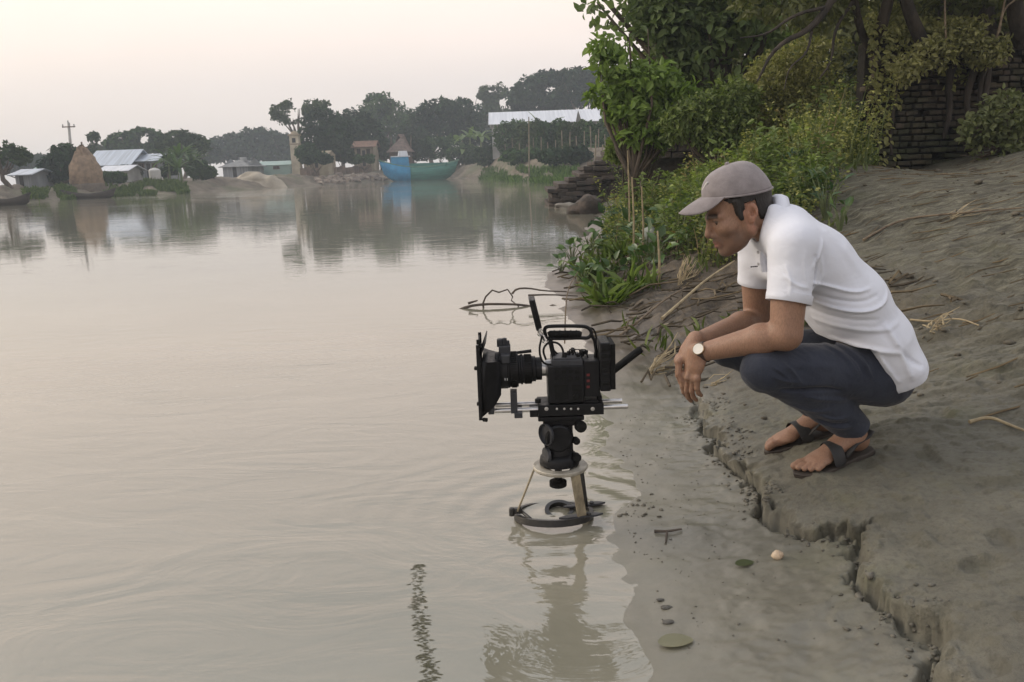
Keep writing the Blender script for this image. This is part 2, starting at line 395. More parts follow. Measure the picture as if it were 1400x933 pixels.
# ------------------------------------------------------------------ far bank
FBQ = [-700, -300, 0, 100, 250, 400, 520, 620, 660, 700, 770, 850, 1000, 1500, 2100]
FBY = [34, 40, 47, 58, 64, 80, 97, 104, 92, 72, 56, 52, 52, 52, 52]
FTZ = [1.0, 1.0, 1.0, 1.0, 1.1, 1.25, 1.25, 1.6, 2.0, 2.3, 2.35, 2.4, 2.4, 2.4, 2.4]
def hdir(q):
    d = ray(q, 240); return d[0] / d[1]
def fz(q, s):
    q = np.asarray(q, float); s = np.asarray(s, float)
    top = np.interp(q, FBQ, FTZ)
    w = np.interp(q, [600, 700], [7.0, 16.0])
    t = np.clip((s + 1.0) / w, 0, 1)
    z = top * (0.35 * t + 0.65 * t * t * (3 - 2 * t)) - 0.12
    z = z + 0.22 * vn(q * 0.05, s * 0.3, s=71) * np.clip(s / 3, 0, 1) + 0.1 * vn(q * 0.17, s * 0.9, s=72) * np.clip(s / 2, 0, 1)
    return np.where(s < -1, -0.4, z)
def fy(q): return np.interp(q, FBQ, FBY)
def FP(q, s, dz=0.0):                    # a point on the far bank: s metres behind its waterline in the direction of column q
    Y = fy(q) + s + 0.6 * math.sin(q * 0.05); return np.array([hdir(q) * Y, Y, float(fz(q, s)) + dz])
qs = np.linspace(-700, 2100, 700)
ssv = np.concatenate([np.linspace(-3, 20, 60), np.geomspace(21, 215, 20)])
Q, S = np.meshgrid(qs, ssv)
k = np.array([hdir(q) for q in qs])
YY = fy(Q) + S + 0.6 * np.sin(Q * 0.05)
fv = np.stack([k[None, :] * YY, YY, fz(Q, S)], -1).reshape(-1, 3)
ii = np.arange(Q.size).reshape(Q.shape)
ff = np.stack([ii[:-1, :-1], ii[:-1, 1:], ii[1:, 1:], ii[1:, :-1]], -1).reshape(-1, 4)
m, nt, b, out = nodes_of("far_bank_soil")
c = ramp(nt, noise(nt, 0.5, 6, 0.65), [(0.3, (0.07, 0.058, 0.042)), (0.5, (0.15, 0.125, 0.092)), (0.7, (0.22, 0.19, 0.145))])
c = mixc(nt, ramp(nt, noise(nt, 0.12, 4), [(0.50, 0.0), (0.60, 0.6)]), c, (0.07, 0.09, 0.035))
nt.links.new(c, b.inputs["Base Color"]); b.inputs["Roughness"].default_value = 0.9
nt.links.new(bump(nt, noise(nt, 2.0, 5, 0.7), 0.8, 0.2), b.inputs["Normal"])
far_bank = mesh_obj("far_river_bank", fv, ff, m, angle=180)
tag(far_bank, "low mud bank across the river", "river bank", kind="structure")

# ------------------------------------------------------------------ water
RIGXY = onz(757, 705)[:2]
m, nt, b, out = nodes_of("river_water")
geo = N(nt, "ShaderNodeNewGeometry")
sil = noise(nt, 0.9, 5, 0.6, stretch=(0.5, 1.6, 1, R(28)), dist=1.2)
c = ramp(nt, sil, [(0.3, (0.192, 0.186, 0.142)), (0.7, (0.252, 0.238, 0.186))])
nt.links.new(c, b.inputs["Base Color"]); b.inputs["Roughness"].default_value = 0.035; b.inputs["IOR"].default_value = 2.0
d = N(nt, "ShaderNodeVectorMath", operation='DISTANCE'); nt.links.new(geo.outputs["Position"], d.inputs[0]); d.inputs[1].default_value = (RIGXY[0], RIGXY[1], 0)
# near field: slow swirls; far field: stronger wind ripple; round waves spreading from the submerged ring
swirl = noise(nt, 2.2, 4, 0.5, stretch=(0.75, 1.5, 1, R(38)), dist=2.2)
rip = noise(nt, 7.5, 3, 0.5, stretch=(0.5, 1.5, 1, R(10)), dist=0.4)
wide = noise(nt, 0.75, 4, 0.6, stretch=(0.35, 1.6, 1, R(6)), dist=0.5)
ringw = math_n(nt, 'MULTIPLY', math_n(nt, 'SINE', math_n(nt, 'MULTIPLY', d.outputs["Value"], 58.0)), math_n(nt, 'POWER', 2.718, math_n(nt, 'MULTIPLY', d.outputs["Value"], -3.6)))
sepp = N(nt, "ShaderNodeSeparateXYZ"); nt.links.new(geo.outputs["Position"], sepp.inputs[0])
farf = N(nt, "ShaderNodeMapRange"); farf.inputs[1].default_value = 7; farf.inputs[2].default_value = 22; nt.links.new(sepp.outputs[1], farf.inputs[0])
patch = ramp(nt, noise(nt, 0.10, 3, 0.5, stretch=(0.5, 1.0, 1)), [(0.40, 0.12), (0.62, 1.0)])
nearf = N(nt, 'ShaderNodeMapRange'); nearf.inputs[1].default_value = 2.2; nearf.inputs[2].default_value = 6.5; nearf.inputs[3].default_value = 1.0; nearf.inputs[4].default_value = 0.16; nt.links.new(sepp.outputs[1], nearf.inputs[0])
h = math_n(nt, 'MULTIPLY', math_n(nt, 'MULTIPLY', swirl, nearf.outputs[0]), 0.008)
shal = N(nt, "ShaderNodeMapRange"); shal.inputs[1].default_value = 0.9; shal.inputs[2].default_value = 0.15; nt.links.new(d.outputs["Value"], shal.inputs[0])
chop = noise(nt, 15, 3, 0.5, stretch=(0.6, 1.5, 1, R(20)), dist=0.8)
h = math_n(nt, 'ADD', h, math_n(nt, 'MULTIPLY', math_n(nt, 'MULTIPLY', rip, nearf.outputs[0]), 0.0010))
h = math_n(nt, 'ADD', h, math_n(nt, 'MULTIPLY', math_n(nt, 'MULTIPLY', chop, 0.0022), shal.outputs[0]))
h = math_n(nt, 'ADD', h, math_n(nt, 'MULTIPLY', ringw, 0.0028))
wy_ = N(nt, "ShaderNodeMapRange"); wy_.inputs[1].default_value = 36; wy_.inputs[2].default_value = 58; wy_.inputs[3].default_value = 0.014; wy_.inputs[4].default_value = 0.07; nt.links.new(sepp.outputs[1], wy_.inputs[0])
wx_ = N(nt, "ShaderNodeMapRange"); wx_.inputs[1].default_value = -4; wx_.inputs[2].default_value = -14; wx_.inputs[3].default_value = 0.25; wx_.inputs[4].default_value = 1.0; nt.links.new(sepp.outputs[0], wx_.inputs[0])
amp = math_n(nt, 'MAXIMUM', 0.0075, math_n(nt, 'MULTIPLY', wy_.outputs[0], wx_.outputs[0]))
h = math_n(nt, 'ADD', h, math_n(nt, 'MULTIPLY', math_n(nt, 'MULTIPLY', wide, farf.outputs[0]), math_n(nt, 'MULTIPLY', patch, amp)))
nt.links.new(bump(nt, h, 1.0, 1.0), b.inputs["Normal"])
WATER = m
wv = [(-230, -30, 0), (240, -30, 0), (240, 280, 0), (-230, 280, 0)]
water = mesh_obj("water", wv, [(0, 1, 2, 3)], WATER, smooth=False)
tag(water, "calm silty river reflecting the pale sky", "river", kind="structure")

# ------------------------------------------------------------------ sky, sun, air
w = bpy.data.worlds.new("World"); sc.world = w; w.use_nodes = True
nt = w.node_tree; nt.nodes.clear()
out = N(nt, "ShaderNodeOutputWorld")
sky = N(nt, "ShaderNodeTexSky", sky_type='NISHITA'); sky.sun_disc = False
SUN_EL, SUN_AZ = R(32), R(-75)
sky.sun_elevation = SUN_EL; sky.sun_rotation = SUN_AZ; sky.dust_density = 6; sky.air_density = 1.5; sky.altitude = 0
b1 = N(nt, "ShaderNodeBackground"); b1.inputs[1].default_value = 0.05; nt.links.new(sky.outputs[0], b1.inputs[0])
tc = N(nt, "ShaderNodeTexCoord"); sp = N(nt, "ShaderNodeSeparateXYZ"); nt.links.new(tc.outputs["Generated"], sp.inputs[0])
cl = ramp(nt, sp.outputs[2], [(0.0, (0.66, 0.625, 0.60)), (0.10, (0.73, 0.640, 0.615)), (0.20, (0.92, 0.740, 0.645)), (0.36, (0.88, 0.73, 0.65)), (0.55, (0.66, 0.645, 0.64)), (1.0, (0.66, 0.655, 0.69))])
cln = noise(nt, 1.6, 5, 0.55, "Generated", stretch=(1, 1, 3.0))
cl = mixc(nt, 1.0, cl, ramp(nt, cln, [(0.3, 0.93), (0.7, 1.05)]), 'MULTIPLY')
b2 = N(nt, "ShaderNodeBackground"); b2.inputs[1].default_value = 1.08; nt.links.new(cl, b2.inputs[0])
ad = N(nt, "ShaderNodeAddShader"); nt.links.new(b1.outputs[0], ad.inputs[0]); nt.links.new(b2.outputs[0], ad.inputs[1]); nt.links.new(ad.outputs[0], out.inputs[0])
sd = bpy.data.lights.new("sun", 'SUN'); sun = bpy.data.objects.new("sun", sd); COL.objects.link(sun)
sd.energy = 0.9; sd.angle = R(25); sd.color = (1.0, 0.93, 0.85)
sv = Vector((math.sin(SUN_AZ) * math.cos(SUN_EL), math.cos(SUN_AZ) * math.cos(SUN_EL), math.sin(SUN_EL)))
sun.rotation_euler = sv.to_track_quat('Z', 'Y').to_euler()
hz = MB().box((0, 130, 15), (720, 380, 36))
m, nt, b, out = nodes_of("haze_air"); nt.nodes.remove(b)
pv = N(nt, "ShaderNodeVolumePrincipled"); pv.inputs["Color"].default_value = (0.80, 0.89, 0.99, 1); pv.inputs["Density"].default_value = HAZE_DENSITY; pv.inputs["Anisotropy"].default_value = 0.0
nt.links.new(pv.outputs[0], out.inputs["Volume"])
if HAZE_DENSITY > 0:
    haze = hz.build("haze", m, smooth=False); tag(haze, "thin evening haze over the river", "haze", kind="stuff")
sc.view_settings.view_transform = 'Standard'; sc.view_settings.look = 'None'; sc.view_settings.gamma = 1; sc.view_settings.exposure = 0.12
sc.view_settings.use_curve_mapping = False
sc.cycles.max_bounces = 6; sc.cycles.diffuse_bounces = 3; sc.cycles.glossy_bounces = 3; sc.cycles.transmission_bounces = 4; sc.cycles.volume_bounces = 1
sc.cycles.use_adaptive_sampling = True; sc.cycles.adaptive_threshold = 0.02; sc.cycles.use_denoising = True
# ------------------------------------------------------------------ implicit surfaces
class SDF:
    def __init__(s, lo, hi, h):
        s.lo = np.array(lo, float); s.h = h
        s.n = np.ceil((np.array(hi) - s.lo) / h).astype(int) + 1
        s.D = np.full(s.n, 0.2, np.float32)
    def _loc(s, lo, hi):
        a = np.clip(np.floor((np.array(lo) - s.lo) / s.h).astype(int), 0, s.n); b = np.clip(np.ceil((np.array(hi) - s.lo) / s.h).astype(int) + 1, 0, s.n)
        if np.any(b <= a): return None
        sl = tuple(slice(a[i], b[i]) for i in range(3))
        ax = [(s.lo[i] + s.h * np.arange(a[i], b[i])).astype(np.float32) for i in range(3)]
        return sl, np.stack(np.meshgrid(*ax, indexing="ij"), -1)
    def op(s, fn, lo, hi, k, mode="u"):
        pad = k + 0.012
        q = s._loc(np.array(lo) - pad, np.array(hi) + pad)
        if q is None: return s
        sl, X = q; d = fn(X).astype(np.float32); A = s.D[sl]
        if mode == "u":
            hh = np.clip(0.5 + 0.5 * (A - d) / max(k, 1e-6), 0, 1); s.D[sl] = A * (1 - hh) + d * hh - k * hh * (1 - hh)
        elif mode == "s":
            d = -d; hh = np.clip(0.5 - 0.5 * (A - d) / max(k, 1e-6), 0, 1); s.D[sl] = A * (1 - hh) + d * hh + k * hh * (1 - hh)
        elif mode == "add": s.D[sl] = A + d
        return s
    def cap(s, a, b, ra, rb, k=0.012, sx=None, mode="u"):
        """tapered capsule; sx = (axis, factor) stretches the section along an axis"""
        a = np.array(a, float); b = np.array(b, float)
        def fn(X):
            ab = b - a; w = X - a
            if sx is not None:
                e, fct = sx; e = np.array(e, float); e = e / np.linalg.norm(e)
                e1 = e
                comp = w @ e; cab = float(ab @ e)
                w2 = w - comp[..., None] * e * (1 - 1 / fct); ab2 = ab - cab * e * (1 - 1 / fct)
            else: w2, ab2 = w, ab
            t = np.clip((w2 @ ab2) / (ab2 @ ab2 + 1e-12), 0, 1)
            return np.linalg.norm(w2 - t[..., None] * ab2, axis=-1) - (ra + t * (rb - ra))
        m = max(ra, rb) * (1 if sx is None else max(1, sx[1]))
        return s.op(fn, np.minimum(a, b) - m, np.maximum(a, b) + m, k, mode)
    def ell(s, c, r, axes=None, k=0.012, mode="u"):
        c = np.array(c, float); r = np.array(r, float); A = np.array(axes if axes is not None else np.eye(3), float)
        def fn(X):
            q = (X - c) @ A.T; kk = np.linalg.norm(q / r, axis=-1); k2 = np.linalg.norm(q / (r * r), axis=-1) + 1e-9
            return kk * (kk - 1) / k2
        m = r.max(); return s.op(fn, c - m, c + m, k, mode)
    def half(s, o, n, k=0.004, lo=None, hi=None):
        """cut away everything on the side n points to, inside the box lo..hi"""
        o = np.array(o, float); n = np.array(n, float); n /= np.linalg.norm(n)
        lo = s.lo if lo is None else lo; hi = s.lo + s.h * s.n if hi is None else hi
        q = s._loc(lo, hi); sl, X = q; d = ((X - o) @ n).astype(np.float32)
        s.D[sl] = np.maximum(s.D[sl], d); return s
    def ridge(s, pts, w, amp, ymax):
        """a soft cloth fold running along a polyline seen from the side, on the near half only"""
        pts = np.array([np.array(p, float) for p in pts]); n0 = pts
        if len(pts) > 2:                    # round the corners
            for _ in range(2):
                q = [pts[0]]
                for a, b in zip(pts[:-1], pts[1:]): q += [a * 0.75 + b * 0.25, a * 0.25 + b * 0.75]
                pts = np.array(q + [pts[-1]])
        lo = pts.min(0) - 3 * w; hi = pts.max(0) + 3 * w; lo[1] = s.lo[1]; hi[1] = ymax
        q = s._loc(lo, hi)
        if q is None: return s
        sl, X = q; X2 = X[:, 0][..., [0, 2]].astype(float); d = np.full(X2.shape[:-1], 9.0); P2 = pts[:, [0, 2]]
        n = len(P2) - 1; tt = np.zeros_like(d)
        for i, (a, b) in enumerate(zip(P2[:-1], P2[1:])):
            ab = b - a; t = np.clip(((X2 - a) @ ab) / (ab @ ab + 1e-12), 0, 1); e = np.linalg.norm(X2 - a - t[..., None] * ab, axis=-1)
            tt = np.where(e < d, (i + t) / n, tt); d = np.minimum(d, e)
        s.D[sl] -= (amp * np.exp(-(d / w) ** 2) * np.sin(np.pi * np.clip(tt, 0.02, 0.98)) ** 0.8).astype(np.float32)[:, None, :]; return s
    def near(s, th=0.03):
        idx = np.nonzero(s.D < th); return idx, s.lo[0] + s.h * idx[0], s.lo[1] + s.h * idx[1], s.lo[2] + s.h * idx[2]
    def mesh(s):
        D = s.D; n = np.array(D.shape); neg = D < 0
        c = [D[dx:n[0] - 1 + dx, dy:n[1] - 1 + dy, dz:n[2] - 1 + dz] for dx in (0, 1) for dy in (0, 1) for dz in (0, 1)]
        cnt = sum((q < 0).astype(np.int8) for q in c); act = (cnt > 0) & (cnt < 8)
        idx = np.argwhere(act); vals = np.stack([q[act] for q in c], -1)
        cor = np.array([(dx, dy, dz) for dx in (0, 1) for dy in (0, 1) for dz in (0, 1)], float)
        ssum = np.zeros((len(idx), 3)); m = np.zeros(len(idx))
        for i in range(8):
            for j in range(i + 1, 8):
                if np.abs(cor[i] - cor[j]).sum() != 1: continue
                a, b = vals[:, i], vals[:, j]; x = (a < 0) != (b < 0)
                t = np.where(x, a / np.where(x, a - b, 1), 0)
                ssum += np.where(x[:, None], cor[i] + t[:, None] * (cor[j] - cor[i]), 0); m += x
        V = s.lo + s.h * (idx + ssum / m[:, None])
        lut = np.full(act.shape, -1, np.int64); lut[act] = np.arange(len(idx))
        F = []
        for a in range(3):
            b, cc = (a + 1) % 3, (a + 2) % 3
            s0 = [slice(None)] * 3; s1 = [slice(None)] * 3; s0[a] = slice(0, -1); s1[a] = slice(1, None)
            e0, e1 = neg[tuple(s0)], neg[tuple(s1)]
            ch = np.argwhere(e0 != e1)
            ok = (ch[:, b] > 0) & (ch[:, cc] > 0) & (ch[:, b] < n[b] - 1) & (ch[:, cc] < n[cc] - 1); ch = ch[ok]
            def at(db, dc):
                q = ch.copy(); q[:, b] += db; q[:, cc] += dc; return lut[q[:, 0], q[:, 1], q[:, 2]]
            q = np.stack([at(-1, -1), at(0, -1), at(0, 0), at(-1, 0)], -1)
            inside = e0[ch[:, 0], ch[:, 1], ch[:, 2]]
            F.append(np.where(inside[:, None], q, q[:, ::-1]))
        return V, np.concatenate(F)
def relax(V, F, it=2, lam=0.5):
    for _ in range(it):
        acc = np.zeros_like(V); cn = np.zeros(len(V))
        for k in range(F.shape[1]):
            a, b = F[:, k], F[:, (k + 1) % F.shape[1]]
            np.add.at(acc, a, V[b]); np.add.at(acc, b, V[a]); np.add.at(cn, a, 1); np.add.at(cn, b, 1)
        V = V + lam * (acc / np.maximum(cn, 1)[:, None] - V)
    return V

# ------------------------------------------------------------------ the crouching man
YM = 2.62
def mir(p, dx=0, dz=0, dy=0): p = np.array(p, float); return np.array([p[0] + dx, 2 * YM - p[1] + dy, p[2] + dz])
# feet stand on the mud
toeL, heelL = hit(1091, 655), hit(1189, 618)
toeR, heelR = hit(1060, 616), hit(1146, 592)
def foot_dir(h, t):
    d = t - h; return d / np.linalg.norm(d)
fL, fR = foot_dir(heelL, toeL), foot_dir(heelR, toeR)
print("FOOT", toeL, heelL, np.linalg.norm(toeL - heelL), toeR, heelR, np.linalg.norm(toeR - heelR))
hipL = P(1196, 510, 2.53); kneeL = P(1044, 504, 2.44)
ankL = heelL + fL * 0.066 + np.array([0.0, 0.0, 0.095])
hipR = mir(hipL); kneeR = np.array([kneeL[0] - 0.015, 2.80, kneeL[2] - 0.005]); ankR = heelR + fR * 0.066 + np.array([0, 0, 0.095])
shL = P(1082, 338, 2.445); elL = P(1075, 457, 2.40); wrL = P(956, 483, 2.54)
shR = mir(shL, 0.0); elR = P(1036, 438, 2.84); wrR = P(951, 468, 2.60)
for nm, a, b in (("thigh", hipL, kneeL), ("shin", kneeL, ankL), ("uarm", shL, elL), ("farm", elL, wrL), ("uarmR", shR, elR), ("farmR", elR, wrR), ("shinR", kneeR, ankR), ("thighR", hipR, kneeR)):
    print(nm, round(float(np.linalg.norm(a - b)), 3))
T0 = P(1068, 314, YM); T1 = P(1112, 350, YM); T2 = P(1158, 405, YM); T3 = P(1188, 462, YM); T4 = P(1204, 505, YM)
# head frame
HP = R(18)
HO = P(1023, 291, YM - 0.075); HO = np.array([HO[0], YM, HO[2]])
hf = np.array([-math.cos(HP), 0, -math.sin(HP)]); hu = np.array([-math.sin(HP), 0, math.cos(HP)]); hb = np.array([0, 1.0, 0])
HA = np.stack([hf, hb, hu])
def hd(a, b, c): return HO + hf * a + hb * b + hu * c

man = empty("person", (ankL[0], YM, float(H(ankL[0], YM))), "man in white polo shirt, grey cap and dark jeans crouching on the muddy bank", "person")

SK = SDF((0.40, 2.20, 0.0), (1.42, 3.02, 1.30), 0.0028)
# head
SK.ell(hd(-0.004, 0, 0.045), (0.095, 0.075, 0.086), HA, 0.01)
SK.ell(hd(0.046, 0, -0.012), (0.056, 0.060, 0.078), HA, 0.02)
SK.ell(hd(0.046, 0, -0.070), (0.050, 0.050, 0.044), HA, 0.02)
for sg in (-1, 1):
    SK.cap(hd(0.002, sg * 0.055, -0.058), hd(0.074, sg * 0.019, -0.100), 0.018, 0.015, 0.022)
    SK.cap(hd(0.006, sg * 0.060, -0.005), hd(0.004, sg * 0.056, -0.05), 0.016, 0.016, 0.02)
    SK.ell(hd(0.066, sg * 0.043, -0.024), (0.026, 0.022, 0.020), HA, 0.02)
    SK.cap(hd(0.099, sg * 0.012, 0.017), hd(0.078, sg * 0.050, 0.016), 0.011, 0.010, 0.014)
SK.ell(hd(0.084, 0, -0.099), (0.019, 0.022, 0.018), HA, 0.014)
for sg in (-1, 1): SK.ell(hd(0.104, sg * 0.031, 0.0), (0.016, 0.017, 0.011), HA, 0.010, "s")
for sg in (-1, 1):
    SK.ell(hd(0.0775, sg * 0.032, -0.002), (0.0125, 0.0145, 0.0125), HA, 0.003)
    SK.cap(hd(0.0925, sg * 0.022, 0.0045), hd(0.0905, sg * 0.034, 0.0055), 0.0035, 0.0038, 0.003); SK.cap(hd(0.0905, sg * 0.034, 0.0055), hd(0.0825, sg * 0.045, 0.001), 0.0038, 0.003, 0.003)
    SK.cap(hd(0.0895, sg * 0.023, -0.0105), hd(0.0855, sg * 0.043, -0.0085), 0.0030, 0.0028, 0.004)
SK.cap(hd(0.100, 0, 0.010), hd(0.117, 0, -0.030), 0.009, 0.0105, 0.012)
SK.ell(hd(0.114, 0, -0.036), (0.0145, 0.0125, 0.012), HA, 0.008)
for sg in (-1, 1): SK.ell(hd(0.101, sg * 0.0135, -0.041), (0.0125, 0.0075, 0.009), HA, 0.006)
SK.ell(hd(0.093, 0, -0.062), (0.016, 0.028, 0.024), HA, 0.012)
SK.cap(hd(0.1055, 0, -0.0635), hd(0.096, -0.022, -0.0675), 0.0062, 0.004, 0.004); SK.cap(hd(0.1055, 0, -0.0635), hd(0.096, 0.022, -0.0675), 0.0062, 0.004, 0.004)
SK.cap(hd(0.1035, 0, -0.0765), hd(0.094, -0.018, -0.0735), 0.0074, 0.004, 0.004); SK.cap(hd(0.1035, 0, -0.0765), hd(0.094, 0.018, -0.0735), 0.0074, 0.004, 0.004)
SK.cap(hd(0.112, 0, -0.0705), hd(0.100, -0.024, -0.0708), 0.0022, 0.0022, 0.003, mode="s"); SK.cap(hd(0.112, 0, -0.0705), hd(0.100, 0.024, -0.0708), 0.0022, 0.0022, 0.003, mode="s")
for sg in (-1, 1):
    er = R(8); eu = hu * math.cos(er) - hf * math.sin(er); ef = hf * math.cos(er) + hu * math.sin(er); eb = hb * sg
    ex = ef * 0.94 - eb * 0.34; en = eb * 0.94 + ef * 0.34
    EA = np.stack([ex, en, eu]); ec = hd(-0.010, sg * 0.080, -0.004)
    SK.ell(ec + eu * 0.006, (0.0185, 0.008, 0.026), EA, 0.004)
    SK.ell(ec - eu * 0.020 + ex * 0.004, (0.011, 0.007, 0.013), EA, 0.005)
    SK.ell(ec + en * 0.0075 + eu * 0.004 + ex * 0.003, (0.0105, 0.0068, 0.0165), EA, 0.003, "s")
    SK.ell(ec + en * 0.004 + eu * 0.001 - ex * 0.001, (0.0075, 0.0085, 0.0105), EA, 0.002, "s")
    SK.cap(ec + en * 0.004 + ex * 0.008 + eu * 0.0, ec + en * 0.003 + ex * 0.010 - eu * 0.010, 0.004, 0.004, 0.003)
SK.cap(hd(-0.028, 0, -0.02), T0 + np.array([-0.01, 0, 0.0]), 0.056, 0.062, 0.02)
# trunk under the clothes keeps the body one piece
EY = ((0, 1, 0), 1.7)
SK.cap(T0, T2, 0.066, 0.085, 0.03, EY); SK.cap(T2, T4, 0.085, 0.08, 0.03, EY)
for sh, el, wr in ((shL, elL, wrL), (shR, elR, wrR)):
    SK.cap(T0 + (T1 - T0) * 0.3, sh, 0.06, 0.05, 0.03)
    mid = (sh + el) / 2
    SK.cap(sh, el, 0.054, 0.043, 0.02)
    SK.cap(mid + (0, 0, 0), el + (el - mid) * 0.05, 0.048, 0.042, 0.015)
    q = el + (wr - el) * 0.28 + np.array([0, 0, 0.003])
    SK.cap(el, q, 0.040, 0.044, 0.015); SK.cap(q, wr, 0.044, 0.0275, 0.015, ((0, 1, 0), 1.08))
for hp, kn, an in ((hipL, kneeL, ankL), (hipR, kneeR, ankR)):
    SK.cap(hp, kn, 0.07, 0.05, 0.02); SK.cap(kn, an, 0.048, 0.034, 0.02)
# hands
def hand(wr, d, side, lat, curl, L=0.098, spread=0.10, thumb=None):
    """d = wrist to knuckles, side = unit towards the thumb, lat = out of the back of the hand"""
    d = d / np.linalg.norm(d); lat = lat - d * np.dot(lat, d); lat /= np.linalg.norm(lat)
    side = side - d * np.dot(side, d) - lat * np.dot(side, lat); side /= np.linalg.norm(side)
    A = np.stack([d, side, lat])
    SK.cap(wr - d * 0.01, wr + d * 0.035, 0.024, 0.021, 0.012, (side, 1.35))
    SK.cap(wr + d * 0.025, wr + d * 0.078, 0.0155, 0.0125, 0.012, (side, 2.5))
    res = []
    for i, (o, ln) in enumerate(((0.030, 0.92), (0.0105, 1.03), (-0.0095, 0.96), (-0.0285, 0.76))):
        k0 = wr + d * (0.082 - 0.004 * abs(i - 1) - (0.004 if i == 3 else 0)) + side * o
        dd = d * math.cos(curl[0]) - lat * math.sin(curl[0]) + side * (0.05 - 0.035 * i) * spread * 6; p = k0
        SK.ell(k0 + lat * 0.003, (0.011, 0.0095, 0.010), A, 0.007)
        ang = curl[0]
        for j, (seg, r0, r1) in enumerate(((0.042, 0.0092, 0.0085), (0.026, 0.0085, 0.0078), (0.020, 0.0078, 0.0066))):
            e = p + (d * math.cos(ang) - lat * math.sin(ang) + side * (0.05 - 0.035 * i) * spread * 6) * seg * ln
            SK.cap(p, e, r0, r1, 0.0035); res.append((p, e)); p = e; ang += curl[1] * (0.9 + 0.1 * i)
    tb = wr + d * 0.022 + side * 0.026 - lat * 0.006
    td = thumb if thumb is not None else (d * 0.72 + side * 0.45 - lat * 0.5)
    td = td / np.linalg.norm(td); t1 = tb + td * 0.042; td2 = td * 0.85 + d * 0.5; td2 /= np.linalg.norm(td2)
    SK.cap(wr + d * 0.015 + side * 0.012, t1, 0.016, 0.011, 0.01); t2 = t1 + td2 * 0.030; SK.cap(t1, t2, 0.0108, 0.0098, 0.005); SK.cap(t2, t2 + (td2 * 0.8 + d * 0.4) * 0.024, 0.0098, 0.0078, 0.004)
    return res
# the left hand hangs from the wrist in front, the right hand folds down beside it
fingL = hand(wrL + np.array([-0.006, -0.002, -0.004]), np.array([-0.25, 0.02, -0.97]), np.array([0.25, 0.95, 0.0]), np.array([-0.80, -0.5, 0.15]), (R(12), R(22)), thumb=np.array([-0.25, 0.25, -0.95]))
fingR = hand(wrR + np.array([-0.006, 0.0, 0.004]), np.array([-0.62, -0.03, -0.78]), np.array([0.1, -0.95, 0.0]), np.array([-0.75, 0.1, 0.55]), (R(36), R(24)))
# feet
SOLE = 0.018
def gz(p): return float(H(p[0], p[1], False))
def foot(heel, fdir, side):
    """side = unit towards the big toe"""
    up = np.cross(fdir, side); up = up / np.linalg.norm(up); up = up if up[2] > 0 else -up
    def q(t, l, h): return heel + fdir * t + side * l + up * (h + SOLE + 0.003)
    A = np.stack([fdir, side, up])
    SK.ell(q(0.034, 0, 0.030), (0.036, 0.030, 0.032), A, 0.012)
    SK.cap(q(0.05, 0, 0.095), q(0.045, 0, 0.045), 0.034, 0.034, 0.02)
    SK.cap(q(0.055, 0, 0.055), q(0.165, 0.004, 0.026), 0.034, 0.020, 0.02, (side, 1.35))
    SK.ell(q(0.178, 0.002, 0.018), (0.042, 0.046, 0.018), A, 0.014)
    for l0, l1, t1, r in ((0.026, 0.030, 0.252, 0.0125), (0.008, 0.010, 0.250, 0.0092), (-0.009, -0.009, 0.241, 0.0088), (-0.024, -0.026, 0.229, 0.0084), (-0.037, -0.040, 0.212, 0.0082)):
        a = q(0.195, l0, 0.014); bq = q(t1 - 0.018, (l0 + l1) / 2, 0.015); SK.cap(a, bq, r, r * 0.9, 0.006); SK.cap(bq, q(t1, l1, 0.009), r * 0.95, r, 0.004)
    for sgn in (-1, 1): SK.ell(q(0.05, sgn * 0.031, 0.088), (0.012, 0.008, 0.014), A, 0.008)
    return q, A
def side_of(fd, want_y):
    s = np.cross(np.array([0, 0, 1.0]), fd); s /= np.linalg.norm(s); return s if s[1] * want_y > 0 else -s
sL = side_of(fL, 1); sR = side_of(fR, -1)
qL, AL = foot(heelL, fL, sL); qR, AR = foot(heelR, fR, sR)
V, Fq = SK.mesh(); V = relax(V, Fq, 2, 0.45)
# the skin's own colour: stubble, brows, lips, knuckles
loc = (V - HO) @ HA.T; a_, b_, c_ = loc[:, 0], loc[:, 1], loc[:, 2]
tone = np.array([0.285, 0.166, 0.108]); C = np.tile(tone, (len(V), 1))
mott = fbm(V[:, 0] * 40, V[:, 1] * 40, V[:, 2] * 40, o=3, s=3)
C *= (1 + 0.10 * mott)[:, None]
inhead = (np.abs(b_) < 0.1) & (a_ > -0.14) & (a_ < 0.14) & (c_ > -0.14) & (c_ < 0.15)
def sm(x, e0, e1): t = np.clip((x - e0) / (e1 - e0), 0, 1); return t * t * (3 - 2 * t)
beard = inhead * sm(-c_ - 0.22 * np.clip(0.07 - a_, 0, 0.07), 0.020, 0.052) * sm(a_, -0.002, 0.020) * (1 - sm(-c_, 0.118, 0.138)) * (0.62 + 0.25 * mott)
stache = inhead * sm(a_, 0.09, 0.097) * np.exp(-((c_ + 0.055) / 0.006) ** 2) * np.exp(-(b_ / 0.027) ** 4) * 0.95
beard = np.clip(beard + stache, 0, 0.85); C = C * (1 - beard[:, None]) + np.array([0.050, 0.034, 0.027]) * beard[:, None]
lips = inhead * sm(a_, 0.092, 0.097) * np.exp(-((c_ + 0.0705) / 0.0095) ** 4) * np.exp(-(b_ / 0.023) ** 4)
C = C * (1 - 0.75 * lips[:, None]) + np.array([0.27, 0.10, 0.075]) * 0.75 * lips[:, None]
br = inhead * (a_ > 0.07) * np.exp(-((c_ - (0.0205 - 3.0 * (np.abs(b_) - 0.030) ** 2)) / 0.0072) ** 2) * sm(np.abs(b_), 0.006, 0.011) * (1 - sm(np.abs(b_), 0.050, 0.058))
